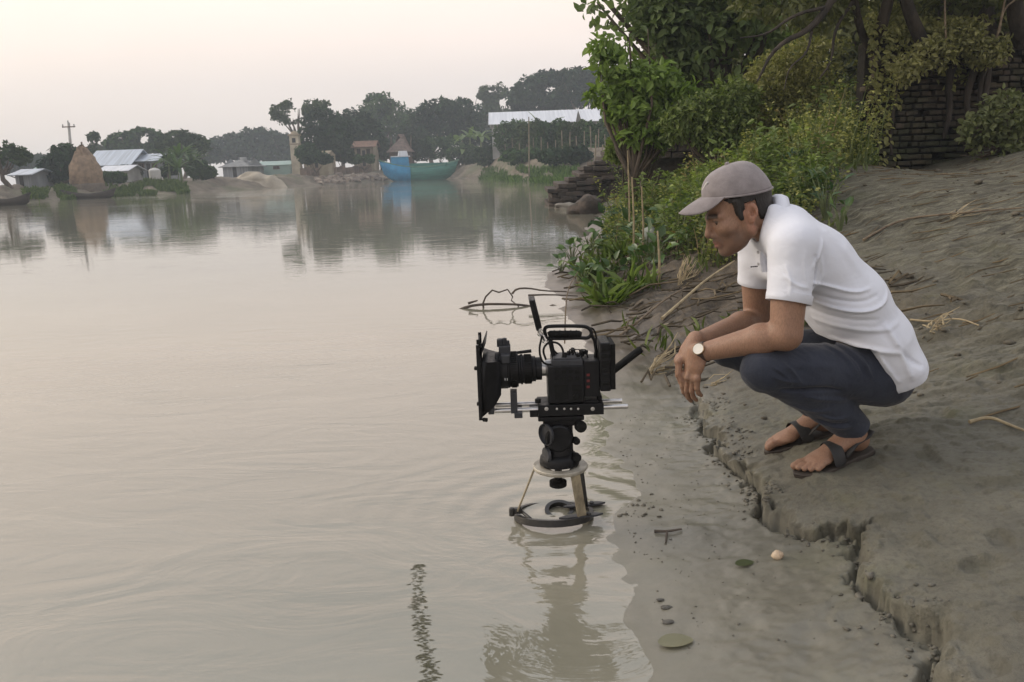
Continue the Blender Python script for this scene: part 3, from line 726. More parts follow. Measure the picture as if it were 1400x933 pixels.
br = np.clip(br * 1.7, 0, 1); C = C * (1 - br[:, None]) + np.array([0.018, 0.012, 0.009]) * br[:, None]
lash = inhead * (a_ > 0.07) * np.exp(-((c_ - 0.0015) / 0.0030) ** 2) * np.exp(-((np.abs(b_) - 0.032) / 0.016) ** 4); C = C * (1 - 0.9 * lash[:, None]) + np.array([0.02, 0.014, 0.012]) * 0.9 * lash[:, None]
ear = inhead * (np.abs(b_) > 0.072) * (a_ < 0.02); C = C * (1 + ear[:, None] * np.array([0.12, -0.02, -0.02]))
m, nt, b, out = nodes_of("skin")
at = N(nt, "ShaderNodeAttribute", attribute_name="Col"); skc = mixc(nt, ramp(nt, noise(nt, 260, 3, 0.7, stretch=(1, 1, 0.35)), [(0.42, 0.28), (0.55, 0.0)]), at.outputs[0], (0.10, 0.055, 0.038)); nt.links.new(mixc(nt, ramp(nt, noise(nt, 24, 4), [(0.35, 0.25), (0.65, 0.0)]), skc, (0.245, 0.128, 0.085)), b.inputs["Base Color"])
b.inputs["Roughness"].default_value = 0.52; b.inputs["Specular IOR Level"].default_value = 0.4
b.inputs["Subsurface Weight"].default_value = 0.12; b.inputs["Subsurface Radius"].default_value = (0.008, 0.003, 0.0015); b.inputs["Subsurface Scale"].default_value = 0.6
nt.links.new(bump(nt, noise(nt, 300, 4), 0.35, 0.0012, bump(nt, noise(nt, 45, 4), 0.25, 0.004)), b.inputs["Normal"])
SKIN = m
body = mesh_obj("body", V, Fq, SKIN, man, angle=180, col=C)

# ---- hair
HG = SDF(hd(0, 0, 0) - 0.17, hd(0, 0, 0) + 0.19, 0.0026)
HG.ell(hd(-0.006, 0, 0.044), (0.099, 0.0800, 0.090), HA, 0.002)
for sg in (-1, 1): HG.cap(hd(0.026, sg * 0.069, 0.045), hd(0.021, sg * 0.067, -0.010), 0.013, 0.0085, 0.006)
HG.ell(hd(-0.045, 0, -0.010), (0.052, 0.066, 0.055), HA, 0.015)
X = HG._loc(HG.lo, HG.lo + HG.h * HG.n)[1]; L = (X - HO) @ HA.T; la, lb, lc = L[..., 0], np.abs(L[..., 1]), L[..., 2]
hn = 0.004 * vn(la * 180, L[..., 1] * 180, lc * 60, s=9) + 0.005 * vn(la * 420, L[..., 1] * 420, lc * 120, s=10)
# keep: above the hairline, sideburns in front of the ears, the nape behind them
line = np.where(la > 0.036, 0.040 + (la - 0.036) * 0.9, np.where(la > 0.004, -0.020 + (0.036 - np.clip(la, 0, 0.036)) * -0.25 + np.clip(0.036 - la, 0, 1) * 0.1, np.where(la > -0.032, 0.030, -0.060 + (la + 0.032) * 0.2)))
keep = (line - lc) + hn
HG.D = np.maximum(HG.D, keep.astype(np.float32)); HG.D = np.maximum(HG.D, (lc - 0.060).astype(np.float32))
Vh, Fh = HG.mesh()
HAIR = mat("black_hair", (0.016, 0.012, 0.010), (0.007, 0.006, 0.005), 60, 0.55, 0.8, 240, 0.003, stretch=(1, 1, 0.35))
mesh_obj("hair", relax(Vh, Fh, 1), Fh, HAIR, man, angle=180)
# ---- eyes
EYEW = mat("eye_white", (0.11, 0.085, 0.07), rough=0.5, spec=0.2); IRIS = mat("iris", (0.02, 0.012, 0.008), rough=0.4, spec=0.2)
for sg in (-1, 1):
    g = MB(); ec = hd(0.0822, sg * 0.032, -0.0035); ed = hf * 0.88 - hu * 0.47
    prof = [(0.0118 * math.cos(t), 0.0118 * math.sin(t)) for t in np.linspace(math.pi, 0.0, 13)]
    g.lathe(prof, ec, ed, 16); 
    g.m = [1 if (np.mean([np.dot(np.array(g.v[i]) - ec, ed) for i in f]) > 0.0078) else 0 for f in g.f]
    g.build("eye", [EYEW, IRIS], man, angle=180)

# ---- polo shirt
ST = SDF((0.62, 2.24, 0.26), (1.36, 3.04, 1.14), 0.0030)
dirS = lambda a, b: (b - a) / np.linalg.norm(b - a)
B0, B1, B2, B3, B4 = T0 + np.array([0.004, 0, -0.006]), P(1108, 355, YM), P(1152, 410, YM), P(1184, 462, YM), P(1204, 500, YM)
ST.cap(B0, B1, 0.080, 0.108, 0.03, ((0, 1, 0), 1.6)); ST.cap(B1, B2, 0.108, 0.118, 0.03, ((0, 1, 0), 1.65)); ST.cap(B2, B3, 0.118, 0.118, 0.03, ((0, 1, 0), 1.62)); ST.cap(B3, B4, 0.118, 0.108, 0.03, ((0, 1, 0), 1.78))
ST.cap(P(1057, 287, 2.555), P(1055, 320, 2.54), 0.017, 0.022, 0.03)
ST.cap(P(1060, 326, YM), P(1066, 372, YM), 0.028, 0.03, 0.05, ((0, 1, 0), 3.2))
ST.cap(P(1214, 492, YM), P(1232, 530, YM), 0.066, 0.046, 0.05, ((0, 1, 0), 3.0))
for sh, el, sgn in ((shL, elL, -1), (shR, elR, 1)):
    d = dirS(sh, el)
    ST.cap(B0 + np.array([0.0, sgn * 0.04, 0.005]), sh + np.array([0.004, 0, 0.002]), 0.072, 0.064, 0.04)
    ST.cap(sh + np.array([0.004, 0, 0.0]), sh + d * 0.165, 0.064, 0.064, 0.03)
    ST.cap(sh + d * 0.150, sh + d * 0.165, 0.065, 0.065, 0.004)
    ST.cap(sh + d * 0.06 + np.array([0.035, -sgn * 0.05, -0.01]), sh + d * 0.0 + np.array([0.05, -sgn * 0.05, -0.02]), 0.06, 0.07, 0.06)
# folds
def rp(pts, Y): return [P(a, b, Y) for a, b in pts]
for pts, wdt, amp in (
    ([(1100, 384), (1130, 391), (1165, 400), (1190, 394)], 0.006, 0.0050), ([(1100, 398), (1135, 410), (1175, 413), (1200, 402)], 0.006, -0.0035), ([(1104, 408), (1135, 423), (1175, 426), (1206, 416), (1222, 398)], 0.0065, 0.0060),
    ([(1112, 424), (1150, 438), (1200, 436)], 0.008, -0.003), ([(1110, 440), (1150, 450), (1200, 452), (1232, 440)], 0.009, 0.0035), ([(1102, 365), (1112, 350), (1122, 325)], 0.008, 0.005), ([(1106, 345), (1110, 370), (1104, 398)], 0.006, -0.006), ([(1116, 348), (1122, 372), (1118, 392)], 0.006, 0.003),
    ([(1060, 372), (1076, 386), (1096, 390)], 0.006, 0.0035), ([(1064, 358), (1070, 380), (1068, 398)], 0.006, 0.003), ([(1090, 340), (1088, 365), (1094, 390)], 0.007, 0.003), ([(1150, 470), (1185, 478), (1225, 480)], 0.009, 0.004), ([(1205, 440), (1224, 475), (1238, 515)], 0.010, 0.005), ([(1192, 482), (1208, 500), (1226, 524)], 0.007, 0.004), ([(1130, 310), (1160, 345), (1190, 385)], 0.016, 0.003),
    ([(1218, 470), (1238, 490), (1256, 500)], 0.008, -0.004)):
    ST.ridge(rp(pts, 2.44), wdt * 0.9, amp * 1.35, YM - 0.06)
ix_, xx_, yy_, zz_ = ST.near()
ST.D[ix_] += (0.0026 * fbm(xx_ * 9 + zz_ * 6, yy_ * 8, zz_ * 12 - xx_ * 8, o=2, s=61) + 0.0004 * (1 - np.abs(vn(xx_ * 20 + zz_ * 16 + vn(xx_ * 9, zz_ * 9, s=65), yy_ * 12, zz_ * 30 - xx_ * 20, s=64)) * 3).clip(0, 1)).astype(np.float32)
# open ends: sleeves, neck, hem
for sh, el, sgn in ((shL, elL, -1), (shR, elR, 1)):
    d = dirS(sh, el); e = sh + d * 0.158
    dd = d * 0.97 + np.array([-0.12, 0, 0.0]); dd /= np.linalg.norm(dd)
    ST.half(e, dd, lo=e - np.array([0.085, 0.10, 0.05]), hi=e + np.array([0.085, 0.085 if sgn < 0 else 0.1, 0.10]))
    ST.cap(sh + d * 0.135, e + d * 0.03, 0.0555, 0.0575, 0.003, mode="s")
ST.cap(hd(-0.02, 0, -0.04), T0 + np.array([-0.025, 0, 0.024]), 0.064, 0.060, 0.004, mode="s")
# hem: rises to a side vent at the hip, longer at the back; cut along a line seen from the side
hem = [(1040, 452), (1095, 466), (1150, 471), (1190, 476), (1200, 497), (1212, 522), (1224, 537), (1246, 520), (1266, 503), (1300, 480)]
hw = np.array([[P(a, b, 2.47)[0], P(a, b, 2.47)[2]] for a, b in hem])
ix_, xx_, yy_, zz_ = ST.near(0.06)
hz_ = np.interp(xx_, hw[:, 0], hw[:, 1]) + 0.004 * vn(xx_ * 30, yy_ * 20, s=66)
ST.D[ix_] = np.where((xx_ > hw[0, 0] - 0.02) & (zz_ < 0.70), np.maximum(ST.D[ix_], (hz_ - zz_) * 0.7), ST.D[ix_]).astype(np.float32)
Vs, Fs = ST.mesh(); Vs = relax(Vs, Fs, 2, 0.45)
m, nt, b, out = nodes_of("white_pique")
nt.links.new(ramp(nt, noise(nt, 6, 3), [(0.3, (0.64, 0.665, 0.74)), (0.7, (0.70, 0.725, 0.79))]), b.inputs["Base Color"]); b.inputs["Roughness"].default_value = 0.85; b.inputs["Sheen Weight"].default_value = 0.15
n1 = bump(nt, noise(nt, 420, 2), 0.25, 0.0012); nt.links.new(bump(nt, noise(nt, 11, 5, 0.6, dist=0.6, stretch=(1, 1, 1.6)), 0.22, 0.012, n1), b.inputs["Normal"])
SHIRT = m
shirt = mesh_obj("polo_shirt", Vs, Fs, SHIRT, man, angle=180)
# collar, folded down round the neck
nd = dirS(T0, hd(-0.028, 0, -0.02)); na, nb, nd = frame(nd, (0, 1, 0))
g = MB(); rows = 5; seg = 40; cen = T0 + nd * 0.052 + np.array([0.004, 0, -0.002]); vv = []
for j in range(rows):
    t = j / (rows - 1)
    for i in range(seg + 1):
        th = -math.pi + 0.26 + (2 * math.pi - 0.52) * i / seg
        # th = 0 at the back of the neck
        bk = -hf; fwd = bk * math.cos(th) + hb * math.sin(th); fwd = fwd - nd * np.dot(fwd, nd); fwd /= np.linalg.norm(fwd)
        r = 0.070 + 0.024 * math.sin(t * math.pi * 0.5) + 0.003 * math.sin(th * 5 + 1)
        front = 0.5 - 0.5 * math.cos(th)
        hgt = 0.026 * (1 - front * 0.9) - 0.036 * t * t - front * 0.012 * t - 0.018 * front
        vv.append(cen + fwd * r * (1 + 0.06 * abs(math.sin(th))) + nd * hgt)
W_ = seg + 1
g.add(vv, [(j * W_ + i, j * W_ + i + 1, (j + 1) * W_ + i + 1, (j + 1) * W_ + i) for j in range(rows - 1) for i in range(seg)])
co = g.build("collar", SHIRT, shirt, angle=180); sm_ = co.modifiers.new("thick", 'SOLIDIFY'); sm_.thickness = 0.0035; sm_.offset = 1
# sleeve bands
for sh, el in ((shL, elL), (shR, elR)):
    d = dirS(sh, el); g = MB(); dd = d * 0.97 + np.array([-0.12, 0, 0]); dd /= np.linalg.norm(dd); e = sh + d * 0.158
    g.lathe([(-0.024, 0.0625), (-0.023, 0.0660), (0.003, 0.0660), (0.0045, 0.0640), (0.003, 0.061), (-0.01, 0.0585)], e + np.array([0.001, 0, 0]), dd, 40); g.build("sleeve_band", SHIRT, shirt, angle=60)
# pocket patch seam, fly of the placket and its buttons
g = MB(); pl = [hd(0.0, 0, 0)] if False else [P(1047, 338, YM - 0.01), P(1043, 352, YM - 0.01), P(1046, 372, YM - 0.01)]; g.tube(arcpts(pl, 2), 0.011, 8, flat=0.4, up=(0, 1, 0)); g.build("placket", SHIRT, shirt, angle=60)
for k, (bx_, by_) in enumerate(((1042, 345), (1042.5, 361))):
    g = MB(); g.lathe([(0, 0.0052), (0.0025, 0.0048), (0.003, 0)], P(bx_, by_, YM - 0.018) + np.array([-0.012, 0, 0]), (-0.9, -0.3, -0.25), 12); g.build("button", mat("shirt_button", (0.6, 0.6, 0.62), rough=0.35) if k == 0 else bpy.data.materials["shirt_button"], shirt)
# small dark embroidery on the chest and the button placket
g = MB(); DARK = mat("dark_thread", (0.02, 0.02, 0.03), rough=0.8)
for i, (dx, wd_) in enumerate(((-0.010, 0.005), (-0.004, 0.004), (0.002, 0.005), (0.008, 0.004))):
    c0 = P(1031.5, 365, 2.70); g.box(c0 + np.array([dx, -0.0, 0.0004 * i]), (wd_, 0.002, 0.004))
g.build("chest_embroidery", DARK, shirt, smooth=False)
# wristwatch on the near wrist
wd = dirS(elL, wrL); wc = wrL - wd * 0.014
g = MB(); WL = mat("brown_leather", (0.045, 0.025, 0.018), rough=0.6); ww = empty("wristwatch", wc); ww.parent = man; ww.location = Vector(wc) - rel(man)
g.lathe([(-0.010, 0.0285), (-0.010, 0.0335), (0.010, 0.0330), (0.010, 0.0280)], wc, wd, 32); g.build("strap", WL, ww, angle=40)
fn_ = np.array([-0.30, -0.80, 0.52]); fn_ = fn_ - wd * np.dot(fn_, wd); fn_ /= np.linalg.norm(fn_)
g = MB(); GOLD = mat("watch_case", (0.55, 0.42, 0.28), rough=0.25, metal=1.0); g.lathe([(0, 0.0), (0, 0.0185), (0.007, 0.0195), (0.009, 0.0180), (0.008, 0.0165)], wc + fn_ * 0.0310, fn_, 28); g.build("watch_case", GOLD, ww)
g = MB(); DIAL = mat("watch_dial", (0.78, 0.75, 0.68), rough=0.25); g.lathe([(0.0081, 0.0168), (0.0083, 0.0)], wc + fn_ * 0.0310, fn_, 28); g.build("dial", DIAL, ww)
# ring on the right ring finger
pr, er_ = fingR[6]; g = MB(); RING = mat("silver_ring", (0.62, 0.60, 0.56), rough=0.35, metal=0.3); dr = dirS(pr, er_); cr_ = pr + (er_ - pr) * 0.4
g.lathe([(-0.002, 0.0078), (-0.002, 0.0095), (0.002, 0.0095), (0.002, 0.0078)], cr_, dr, 20); g.build("finger_ring", RING, man)

# ---- jeans
TR = SDF((0.50, 2.26, 0.06), (1.36, 3.00, 0.78), 0.0030)
for hp, kn, an, sgn in ((hipL, kneeL, ankL, -1), (hipR, kneeR, ankR, 1)):
    TR.ell(hp + np.array([0.0, 0, -0.006]), (0.096, 0.09, 0.094), None, 0.03)
    TR.cap(hp, kn + (hp - kn) * 0.35, 0.093, 0.080, 0.03, ((0, 1, 0), 1.02)); TR.cap(kn + (hp - kn) * 0.4, kn + np.array([0.004, 0, 0.0]), 0.079, 0.062, 0.02)
    TR.ell(kn + np.array([-0.006, 0, -0.004]), (0.064, 0.060, 0.064), None, 0.02)
    cf = kn + (an - kn) * 0.35 + np.array([0.022, 0, 0.020])
    TR.cap(kn + (an - kn) * 0.05, cf, 0.060, 0.073, 0.02); TR.cap(cf, an + (an - kn) * 0.02 + np.array([-0.003, 0, 0.012]), 0.073, 0.052, 0.02)
TR.cap(T4 + np.array([0.01, -0.05, 0.02]), T4 + np.array([0.01, 0.05, 0.02]), 0.09, 0.09, 0.04); TR.ell(P(1198, 520, YM), (0.085, 0.15, 0.078), None, 0.03)
for pts, wdt, amp in (([(1046, 508), (1068, 518), (1092, 520)], 0.006, 0.005), ([(1062, 530), (1085, 531), (1120, 528), (1150, 534)], 0.007, -0.013), ([(1048, 496), (1066, 508), (1080, 524)], 0.005, 0.005), ([(1062, 490), (1078, 503), (1090, 520)], 0.005, 0.005), ([(1054, 502), (1072, 515), (1084, 527)], 0.005, -0.004),
                      ([(1130, 470), (1158, 486), (1172, 512)], 0.008, 0.005), ([(1150, 470), (1180, 488), (1194, 520)], 0.007, 0.006), ([(1140, 470), (1170, 488), (1184, 516)], 0.006, -0.004), ([(1125, 584), (1150, 592), (1172, 590)], 0.006, 0.006), ([(1118, 568), (1142, 578), (1165, 575)], 0.006, 0.006), ([(1122, 577), (1146, 586), (1168, 583)], 0.005, -0.005), ([(1095, 540), (1130, 546), (1165, 552)], 0.008, 0.005), ([(1082, 556), (1108, 565), (1140, 563)], 0.007, 0.005), ([(1038, 520), (1058, 545), (1085, 565)], 0.010, 0.003), ([(1060, 500), (1100, 496), (1140, 500)], 0.012, 0.003)):
    TR.ridge(rp(pts, 2.42), wdt * 0.85, amp * 1.3, YM - 0.05)
ix_, xx_, yy_, zz_ = TR.near()
TR.D[ix_] += (0.0035 * fbm(xx_ * 16, yy_ * 14, zz_ * 16, o=2, s=63) + 0.0012 * (1 - np.abs(vn(xx_ * 22 + zz_ * 10, yy_ * 16, zz_ * 30 + xx_ * 14, s=67)) * 3).clip(0, 1)).astype(np.float32)
for kn, an in ((kneeL, ankL), (kneeR, ankR)):
    d = dirS(kn, an); e = an + d * 0.004; TR.half(e, d * 0.85 + np.array([0, 0, -0.3]), lo=e - 0.10, hi=e + 0.10)
    TR.cap(e - d * 0.03, e + d * 0.03, 0.040, 0.042, 0.003, mode="s")
Vt, Ft = TR.mesh(); Vt = relax(Vt, Ft, 2, 0.45)
m, nt, b, out = nodes_of("dark_denim")
c = ramp(nt, noise(nt, 9, 5, 0.6), [(0.3, (0.019, 0.023, 0.036)), (0.7, (0.038, 0.044, 0.063))])
nt.links.new(mixc(nt, ramp(nt, noise(nt, 260, 2), [(0.4, 0.0), (0.7, 0.4)]), c, (0.045, 0.052, 0.070)), b.inputs["Base Color"])
b.inputs["Roughness"].default_value = 0.9; b.inputs["Sheen Weight"].default_value = 0.12; b.inputs["Specular IOR Level"].default_value = 0.25
nt.links.new(bump(nt, noise(nt, 300, 2), 0.3, 0.001, bump(nt, noise(nt, 22, 5, 0.62, dist=0.8), 0.45, 0.010)), b.inputs["Normal"])
DENIM = m
mesh_obj("jeans", Vt, Ft, DENIM, man, angle=180)

# ---- cap
def ring(th):                           # lower edge of the crown, th = 0 at the front
    ca, sa = math.cos(th), math.sin(th)
    a = -0.003 + 0.105 * ca if ca > 0 else -0.003 + 0.106 * ca
    c = 0.043 + 0.035 * (0.5 + 0.5 * ca) ** 1.6 - 0.006 * (0.5 - 0.5 * ca)
    return a, 0.086 * sa, c
g = MB(); NR, NS = 14, 48; vv = []
for j in range(NR):
    t = j / (NR - 1) * math.pi / 2
    for i in range(NS):
        th = 2 * math.pi * i / NS; a, bq, c = ring(th)
        seam = 1 - 0.012 * math.exp(-((((th / (math.pi / 3)) + 0.5) % 1 - 0.5) / 0.06) ** 2)
        rr = (math.cos(t) ** 0.78 if t < math.pi / 2 - 1e-6 else 0.0) * seam
        dz = (0.152 - c) * math.sin(t) ** 1.05
        dent = 0.003 * vn(np.array([math.cos(th) * 2 * rr + 3]), np.array([math.sin(th) * 2 * rr]), np.array([t * 2]), s=13)[0] * math.sin(2 * t)
        vv.append(hd(0.000 + (a - 0.000) * rr, bq * rr, c + dz + dent))
g.add(vv, [(j * NS + i, j * NS + (i + 1) % NS, (j + 1) * NS + (i + 1) % NS, (j + 1) * NS + i) for j in range(NR - 1) for i in range(NS)])
m, nt, b, out = nodes_of("cap_cotton")
nt.links.new(ramp(nt, noise(nt, 22, 5, 0.65), [(0.3, (0.185, 0.165, 0.168)), (0.7, (0.270, 0.243, 0.246))]), b.inputs["Base Color"]); b.inputs["Roughness"].default_value = 0.92; b.inputs["Sheen Weight"].default_value = 0.2
nt.links.new(bump(nt, noise(nt, 500, 2), 0.3, 0.001, bump(nt, noise(nt, 30, 4), 0.4, 0.006)), b.inputs["Normal"]); CAPM = m
capo = empty("cap", hd(0, 0, 0.08)); capo.parent = man; capo.location = Vector(hd(0, 0, 0.08)) - rel(man)
cr_o = g.build("cap_crown", CAPM, capo, angle=180); so = cr_o.modifiers.new("thick", 'SOLIDIFY'); so.thickness = 0.003; so.offset = 1
g = MB(); pts = []
for i in range(NS): a, bq, c = ring(2 * math.pi * i / NS); pts.append(hd(a * 1.004, bq * 1.008, c + 0.003))
g.tube(pts, 0.0032, 6, closed=True, flat=1.0); g.build("sweatband_edge", CAPM, capo, angle=180)
g = MB(); vv = []; NB, NT = 24, 9
for j in range(NT):
    t = j / (NT - 1)
    for i in range(NB + 1):
        th = R(-57 + 114 * i / NB); a, bq, c = ring(th); u = i / NB * 2 - 1
        ext = 0.082 * (1 - abs(u) ** 2.6)
        aa = a + ext * t; bb = bq * (1 + 0.02 * t) ; cc = c + 0.002 - (0.010 * t + 0.012 * t * t + 0.030 * (abs(u) ** 1.6) * t) * (1 - abs(u) ** 4)
        vv.append(hd(aa, bb, cc))
g.add(vv, [(j * (NB + 1) + i, (j + 1) * (NB + 1) + i, (j + 1) * (NB + 1) + i + 1, j * (NB + 1) + i + 1) for j in range(NT - 1) for i in range(NB)])
bo = g.build("brim", CAPM, capo, angle=180); so = bo.modifiers.new("thick", 'SOLIDIFY'); so.thickness = 0.004
g = MB(); g.lathe([(-0.002, 0.0), (-0.002, 0.007), (0.004, 0.0065), (0.006, 0.0)], hd(0, 0, 0.154), hu, 14); g.build("cap_button", CAPM, capo)
WHT = mat("white_stitch", (0.7, 0.68, 0.66), rough=0.8)
g = MB(); g.tube([hd(0.093, -0.004, 0.105), hd(0.0865, -0.018, 0.115), hd(0.078, -0.028, 0.124)], 0.0035, 5); g.build("front_emblem", WHT, capo)

# ---- sandals
BLK = mat("black_rubber", (0.014, 0.014, 0.015), (0.025, 0.024, 0.023), 30, 0.65, 0.3, 120); SOLEM = mat("sandal_sole", (0.03, 0.024, 0.02), (0.05, 0.04, 0.032), 25, 0.8)
outl = [(-0.012, 0.0), (-0.004, 0.024), (0.03, 0.036), (0.08, 0.034), (0.13, 0.040), (0.18, 0.051), (0.225, 0.049), (0.258, 0.036), (0.268, 0.015), (0.258, -0.010), (0.24, -0.034), (0.21, -0.050), (0.17, -0.052), (0.12, -0.042), (0.07, -0.036), (0.03, -0.037), (-0.004, -0.025)]
for q, A, hl in ((qL, AL, heelL), (qR, AR, heelR)):
    s_o = empty("sandal", hl); s_o.parent = man; s_o.location = Vector(hl) - rel(man)
    g = MB(); g.prism([(t, l) for t, l in outl], hl + A[2] * (SOLE / 2 - 0.001), A[0], A[1], SOLE); g.build("sole", SOLEM, s_o, angle=30, bevel=0.004)
    def band(pth, w, name):
        g = MB(); vv = []
        n = len(pth)
        for i, (t, l, h, dt) in enumerate(pth):
            for e in (-1, 1): vv.append(q(t + e * w * dt[0] / 2, l + e * w * dt[1] / 2, h))
        g.add(vv, [(2 * i, 2 * i + 1, 2 * i + 3, 2 * i + 2) for i in range(n - 1)])
        o = g.build(name, BLK, s_o, angle=180); sd_ = o.modifiers.new("thick", 'SOLIDIFY'); sd_.thickness = 0.005; sd_.offset = 0
        sb = o.modifiers.new("sub", 'SUBSURF'); sb.levels = 1; sb.render_levels = 2
    def arc(t0, t1, ry, top, wt=(1, 0.0)):
        r = []
        for i in range(11):
            f = i / 10; a = math.pi * f; r.append((t0 + (t1 - t0) * f, ry * math.cos(a), top * math.sin(a) ** 0.8 - 0.006, wt))
        return r
    band(arc(0.118, 0.142, 0.054, 0.066), 0.046, "instep_strap")
    band([(0.118, 0.05, 0.012, (0.0, 0.9)), (0.07, 0.042, 0.052, (0, .0)), (0.02, 0.034, 0.058, (0, 0)), (-0.008, 0.0, 0.058, (0, 0)), (0.02, -0.034, 0.058, (0, 0)), (0.07, -0.042, 0.05, (0, 0)), (0.118, -0.05, 0.012, (0, 0))], 0.02, "heel_strap") if False else None
    g = MB(); g.tube([q(t, l, h) for t, l, h in ((0.115, 0.046, 0.020), (0.07, 0.040, 0.046), (0.025, 0.036, 0.052), (-0.006, 0.016, 0.052), (-0.006, -0.016, 0.052), (0.025, -0.036, 0.052), (0.07, -0.040, 0.046), (0.115, -0.046, 0.020))], 0.011, 8, flat=0.35, up=A[2]); g.build("heel_strap", BLK, s_o, angle=180)
# ------------------------------------------------------------------ cinema camera on a fluid head on a hi-hat
RY = 2.41
def Qr(px, py, dy=0.0): return P(px, py, RY) + np.array([0, dy, 0])
PXM = 1.0 / 445.0
CBLK = mat("camera_black", (0.006, 0.006, 0.007), (0.011, 0.011, 0.012), 40, 0.45, 0.15, 300, ramp_rough=(0.32, 0.55), spec=0.22)
CGRY = mat("camera_grey", (0.05, 0.052, 0.058), (0.03, 0.031, 0.035), 30, 0.45, 0.1, 250, spec=0.3)
RUB = mat("grip_rubber", (0.006, 0.006, 0.006), (0.012, 0.012, 0.011), 50, 0.75, 0.3, 250, spec=0.2)
GLASS = mat("lens_glass", (0.02, 0.025, 0.03), rough=0.05, spec=0.9)
REDM = mat("dark_red_trim", (0.16, 0.02, 0.02), rough=0.5)
WHM = mat("white_mark", (0.6, 0.6, 0.6), rough=0.6)

camr = empty("cinema_camera", Qr(780, 563), "black cinema camera with matte box and lens standing over the river edge", "camera")
def bx(g, x0, y0, x1, y1, w, dy=0.0, mi=0):
    """a box seen as x0..x1, y0..y1 in the photograph, w metres deep"""
    c = Qr((x0 + x1) / 2, (y0 + y1) / 2, dy); a = Qr(x0, (y0 + y1) / 2); b_ = Qr(x1, (y0 + y1) / 2); t = Qr((x0 + x1) / 2, y0); u = Qr((x0 + x1) / 2, y1)
    return g.box(c, (abs(b_[0] - a[0]), w, abs(t[2] - u[2])), mi=mi)
# body
g = MB(); bx(g, 748, 495, 797, 545, 0.105); g.build("camera_body", CBLK, camr, angle=30, bevel=0.004)
g = MB(); bx(g, 753, 488, 795, 496, 0.095); bx(g, 756, 485.5, 792, 489, 0.08); g.build("top_plate", CGRY, camr, angle=30, bevel=0.002)
g = MB(); bx(g, 796.5, 489, 818, 537, 0.095); g.build("rear_module", CBLK, camr, angle=30, bevel=0.003)
g = MB()
for k in range(3): bx(g, 800, 506 + k * 8, 804, 509 + k * 8, 0.002, -0.0485)
g.build("side_port_trim", REDM, camr, smooth=False)
g = MB()
for k in range(2):
    for j in range(4): bx(g, 757 + j * 9, 500 + k * 9, 763 + j * 9, 505 + k * 9, 0.004, -0.054)
bx(g, 757, 520, 775, 540, 0.003, -0.053); bx(g, 780, 521, 793, 528, 0.004, -0.0535); g.lathe([(0, 0.010), (0.006, 0.010), (0.007, 0.007), (0.007, 0)], Qr(786, 536, -0.0525), (0, -1, 0), 16)
g.build("side_panel", CGRY if False else RUB, camr, angle=30, bevel=0.001)
g = MB()
for i, (x, h) in enumerate(((771, 7), (777, 6), (783, 8), (789, 6), (796, 7), (802, 5))):
    g.lathe([(0, 0.006), (h / 445, 0.006), (h / 445 + 0.002, 0.004), (h / 445 + 0.002, 0)], Qr(x, 487, (-0.03, 0.0, 0.025)[i % 3]), (0.15, 0, 1), 10)
for x in (775, 782, 790): g.tube([Qr(x, 487, 0.0), Qr(x + 4, 477, -0.01), Qr(x + 9, 476, -0.02), Qr(x + 13, 487, -0.02)], 0.0022, 6)
g.build("top_connectors", CBLK, camr, angle=40)
# battery
g = MB(); bx(g, 817.5, 464, 832, 529, 0.115); g.build("battery_plate", CBLK, camr, angle=30, bevel=0.004)
g = MB(); bx(g, 831.5, 466, 838.5, 527, 0.105)
for k in range(6): bx(g, 819, 470 + k * 9, 830, 475 + k * 9, 0.004, -0.0585)
g.build("battery", RUB, camr, angle=30, bevel=0.003)
# top handle: closed loop with a grip
g = MB(); g.tube(arcpts([Qr(*p) for p in ((747, 463), (743, 447), (760, 446), (790, 446), (804, 447), (810, 456), (804, 463), (795, 462), (770, 463), (747, 463))], 3), 0.0055, 8); g.build("handle_loop", CBLK, camr, angle=60)
g = MB(); g.tube([Qr(749, 458), Qr(752, 457), Qr(792, 457), Qr(795, 457.5)], [0.0075, 0.0105, 0.0105, 0.0075], 14)
for k in range(5): g.lathe([(-0.002, 0.0105), (-0.0015, 0.0122), (0.0015, 0.0122), (0.002, 0.0105)], Qr(758 + k * 7.5, 457), (1, 0, 0), 14)
g.build("handle_grip", RUB, camr, angle=40)
g = MB(); g.tube([Qr(808, 457), Qr(813, 466), Qr(815, 480), Qr(814, 491)], [0.006, 0.005, 0.005, 0.006], 8); g.build("handle_bracket", CBLK, camr, angle=50)
g = MB(); g.tube([Qr(752, 463), Qr(754, 474), Qr(757, 488)], 0.007, 8); g.build("handle_bracket", CBLK, camr, angle=50)
# upright monitor seen edge-on, on an articulated arm
md = np.array([-0.22, 0, 1.0]); md /= np.linalg.norm(md); mx_ = np.array([1.0, 0, 0.22]); mx_ /= np.linalg.norm(mx_)
g = MB(); g.box(Qr(731.5, 427.5), (0.018, 0.085, 0.086), (mx_, EYy, md)); g.box(Qr(729.5, 428.5), (0.008, 0.092, 0.092), (mx_, EYy, md)); g.build("monitor", CBLK, camr, angle=30, bevel=0.003)
g = MB(); g.box(Qr(734.5, 427), (0.003, 0.075, 0.07), (mx_, EYy, md)); g.build("monitor_screen", GLASS, camr, smooth=False)
g = MB(); g.tube([Qr(735, 447), Qr(738, 455), Qr(743, 460), Qr(746, 466)], [0.006, 0.005, 0.006, 0.007], 8); g.lathe([(-0.012, 0.0095), (0.012, 0.0095)], Qr(738.5, 455), (0, 1, 0), 14); g.lathe([(-0.010, 0.011), (0.010, 0.011)], Qr(745, 464), (0, 1, 0), 14)
g.build("monitor_arm", STEEL, camr, angle=40)
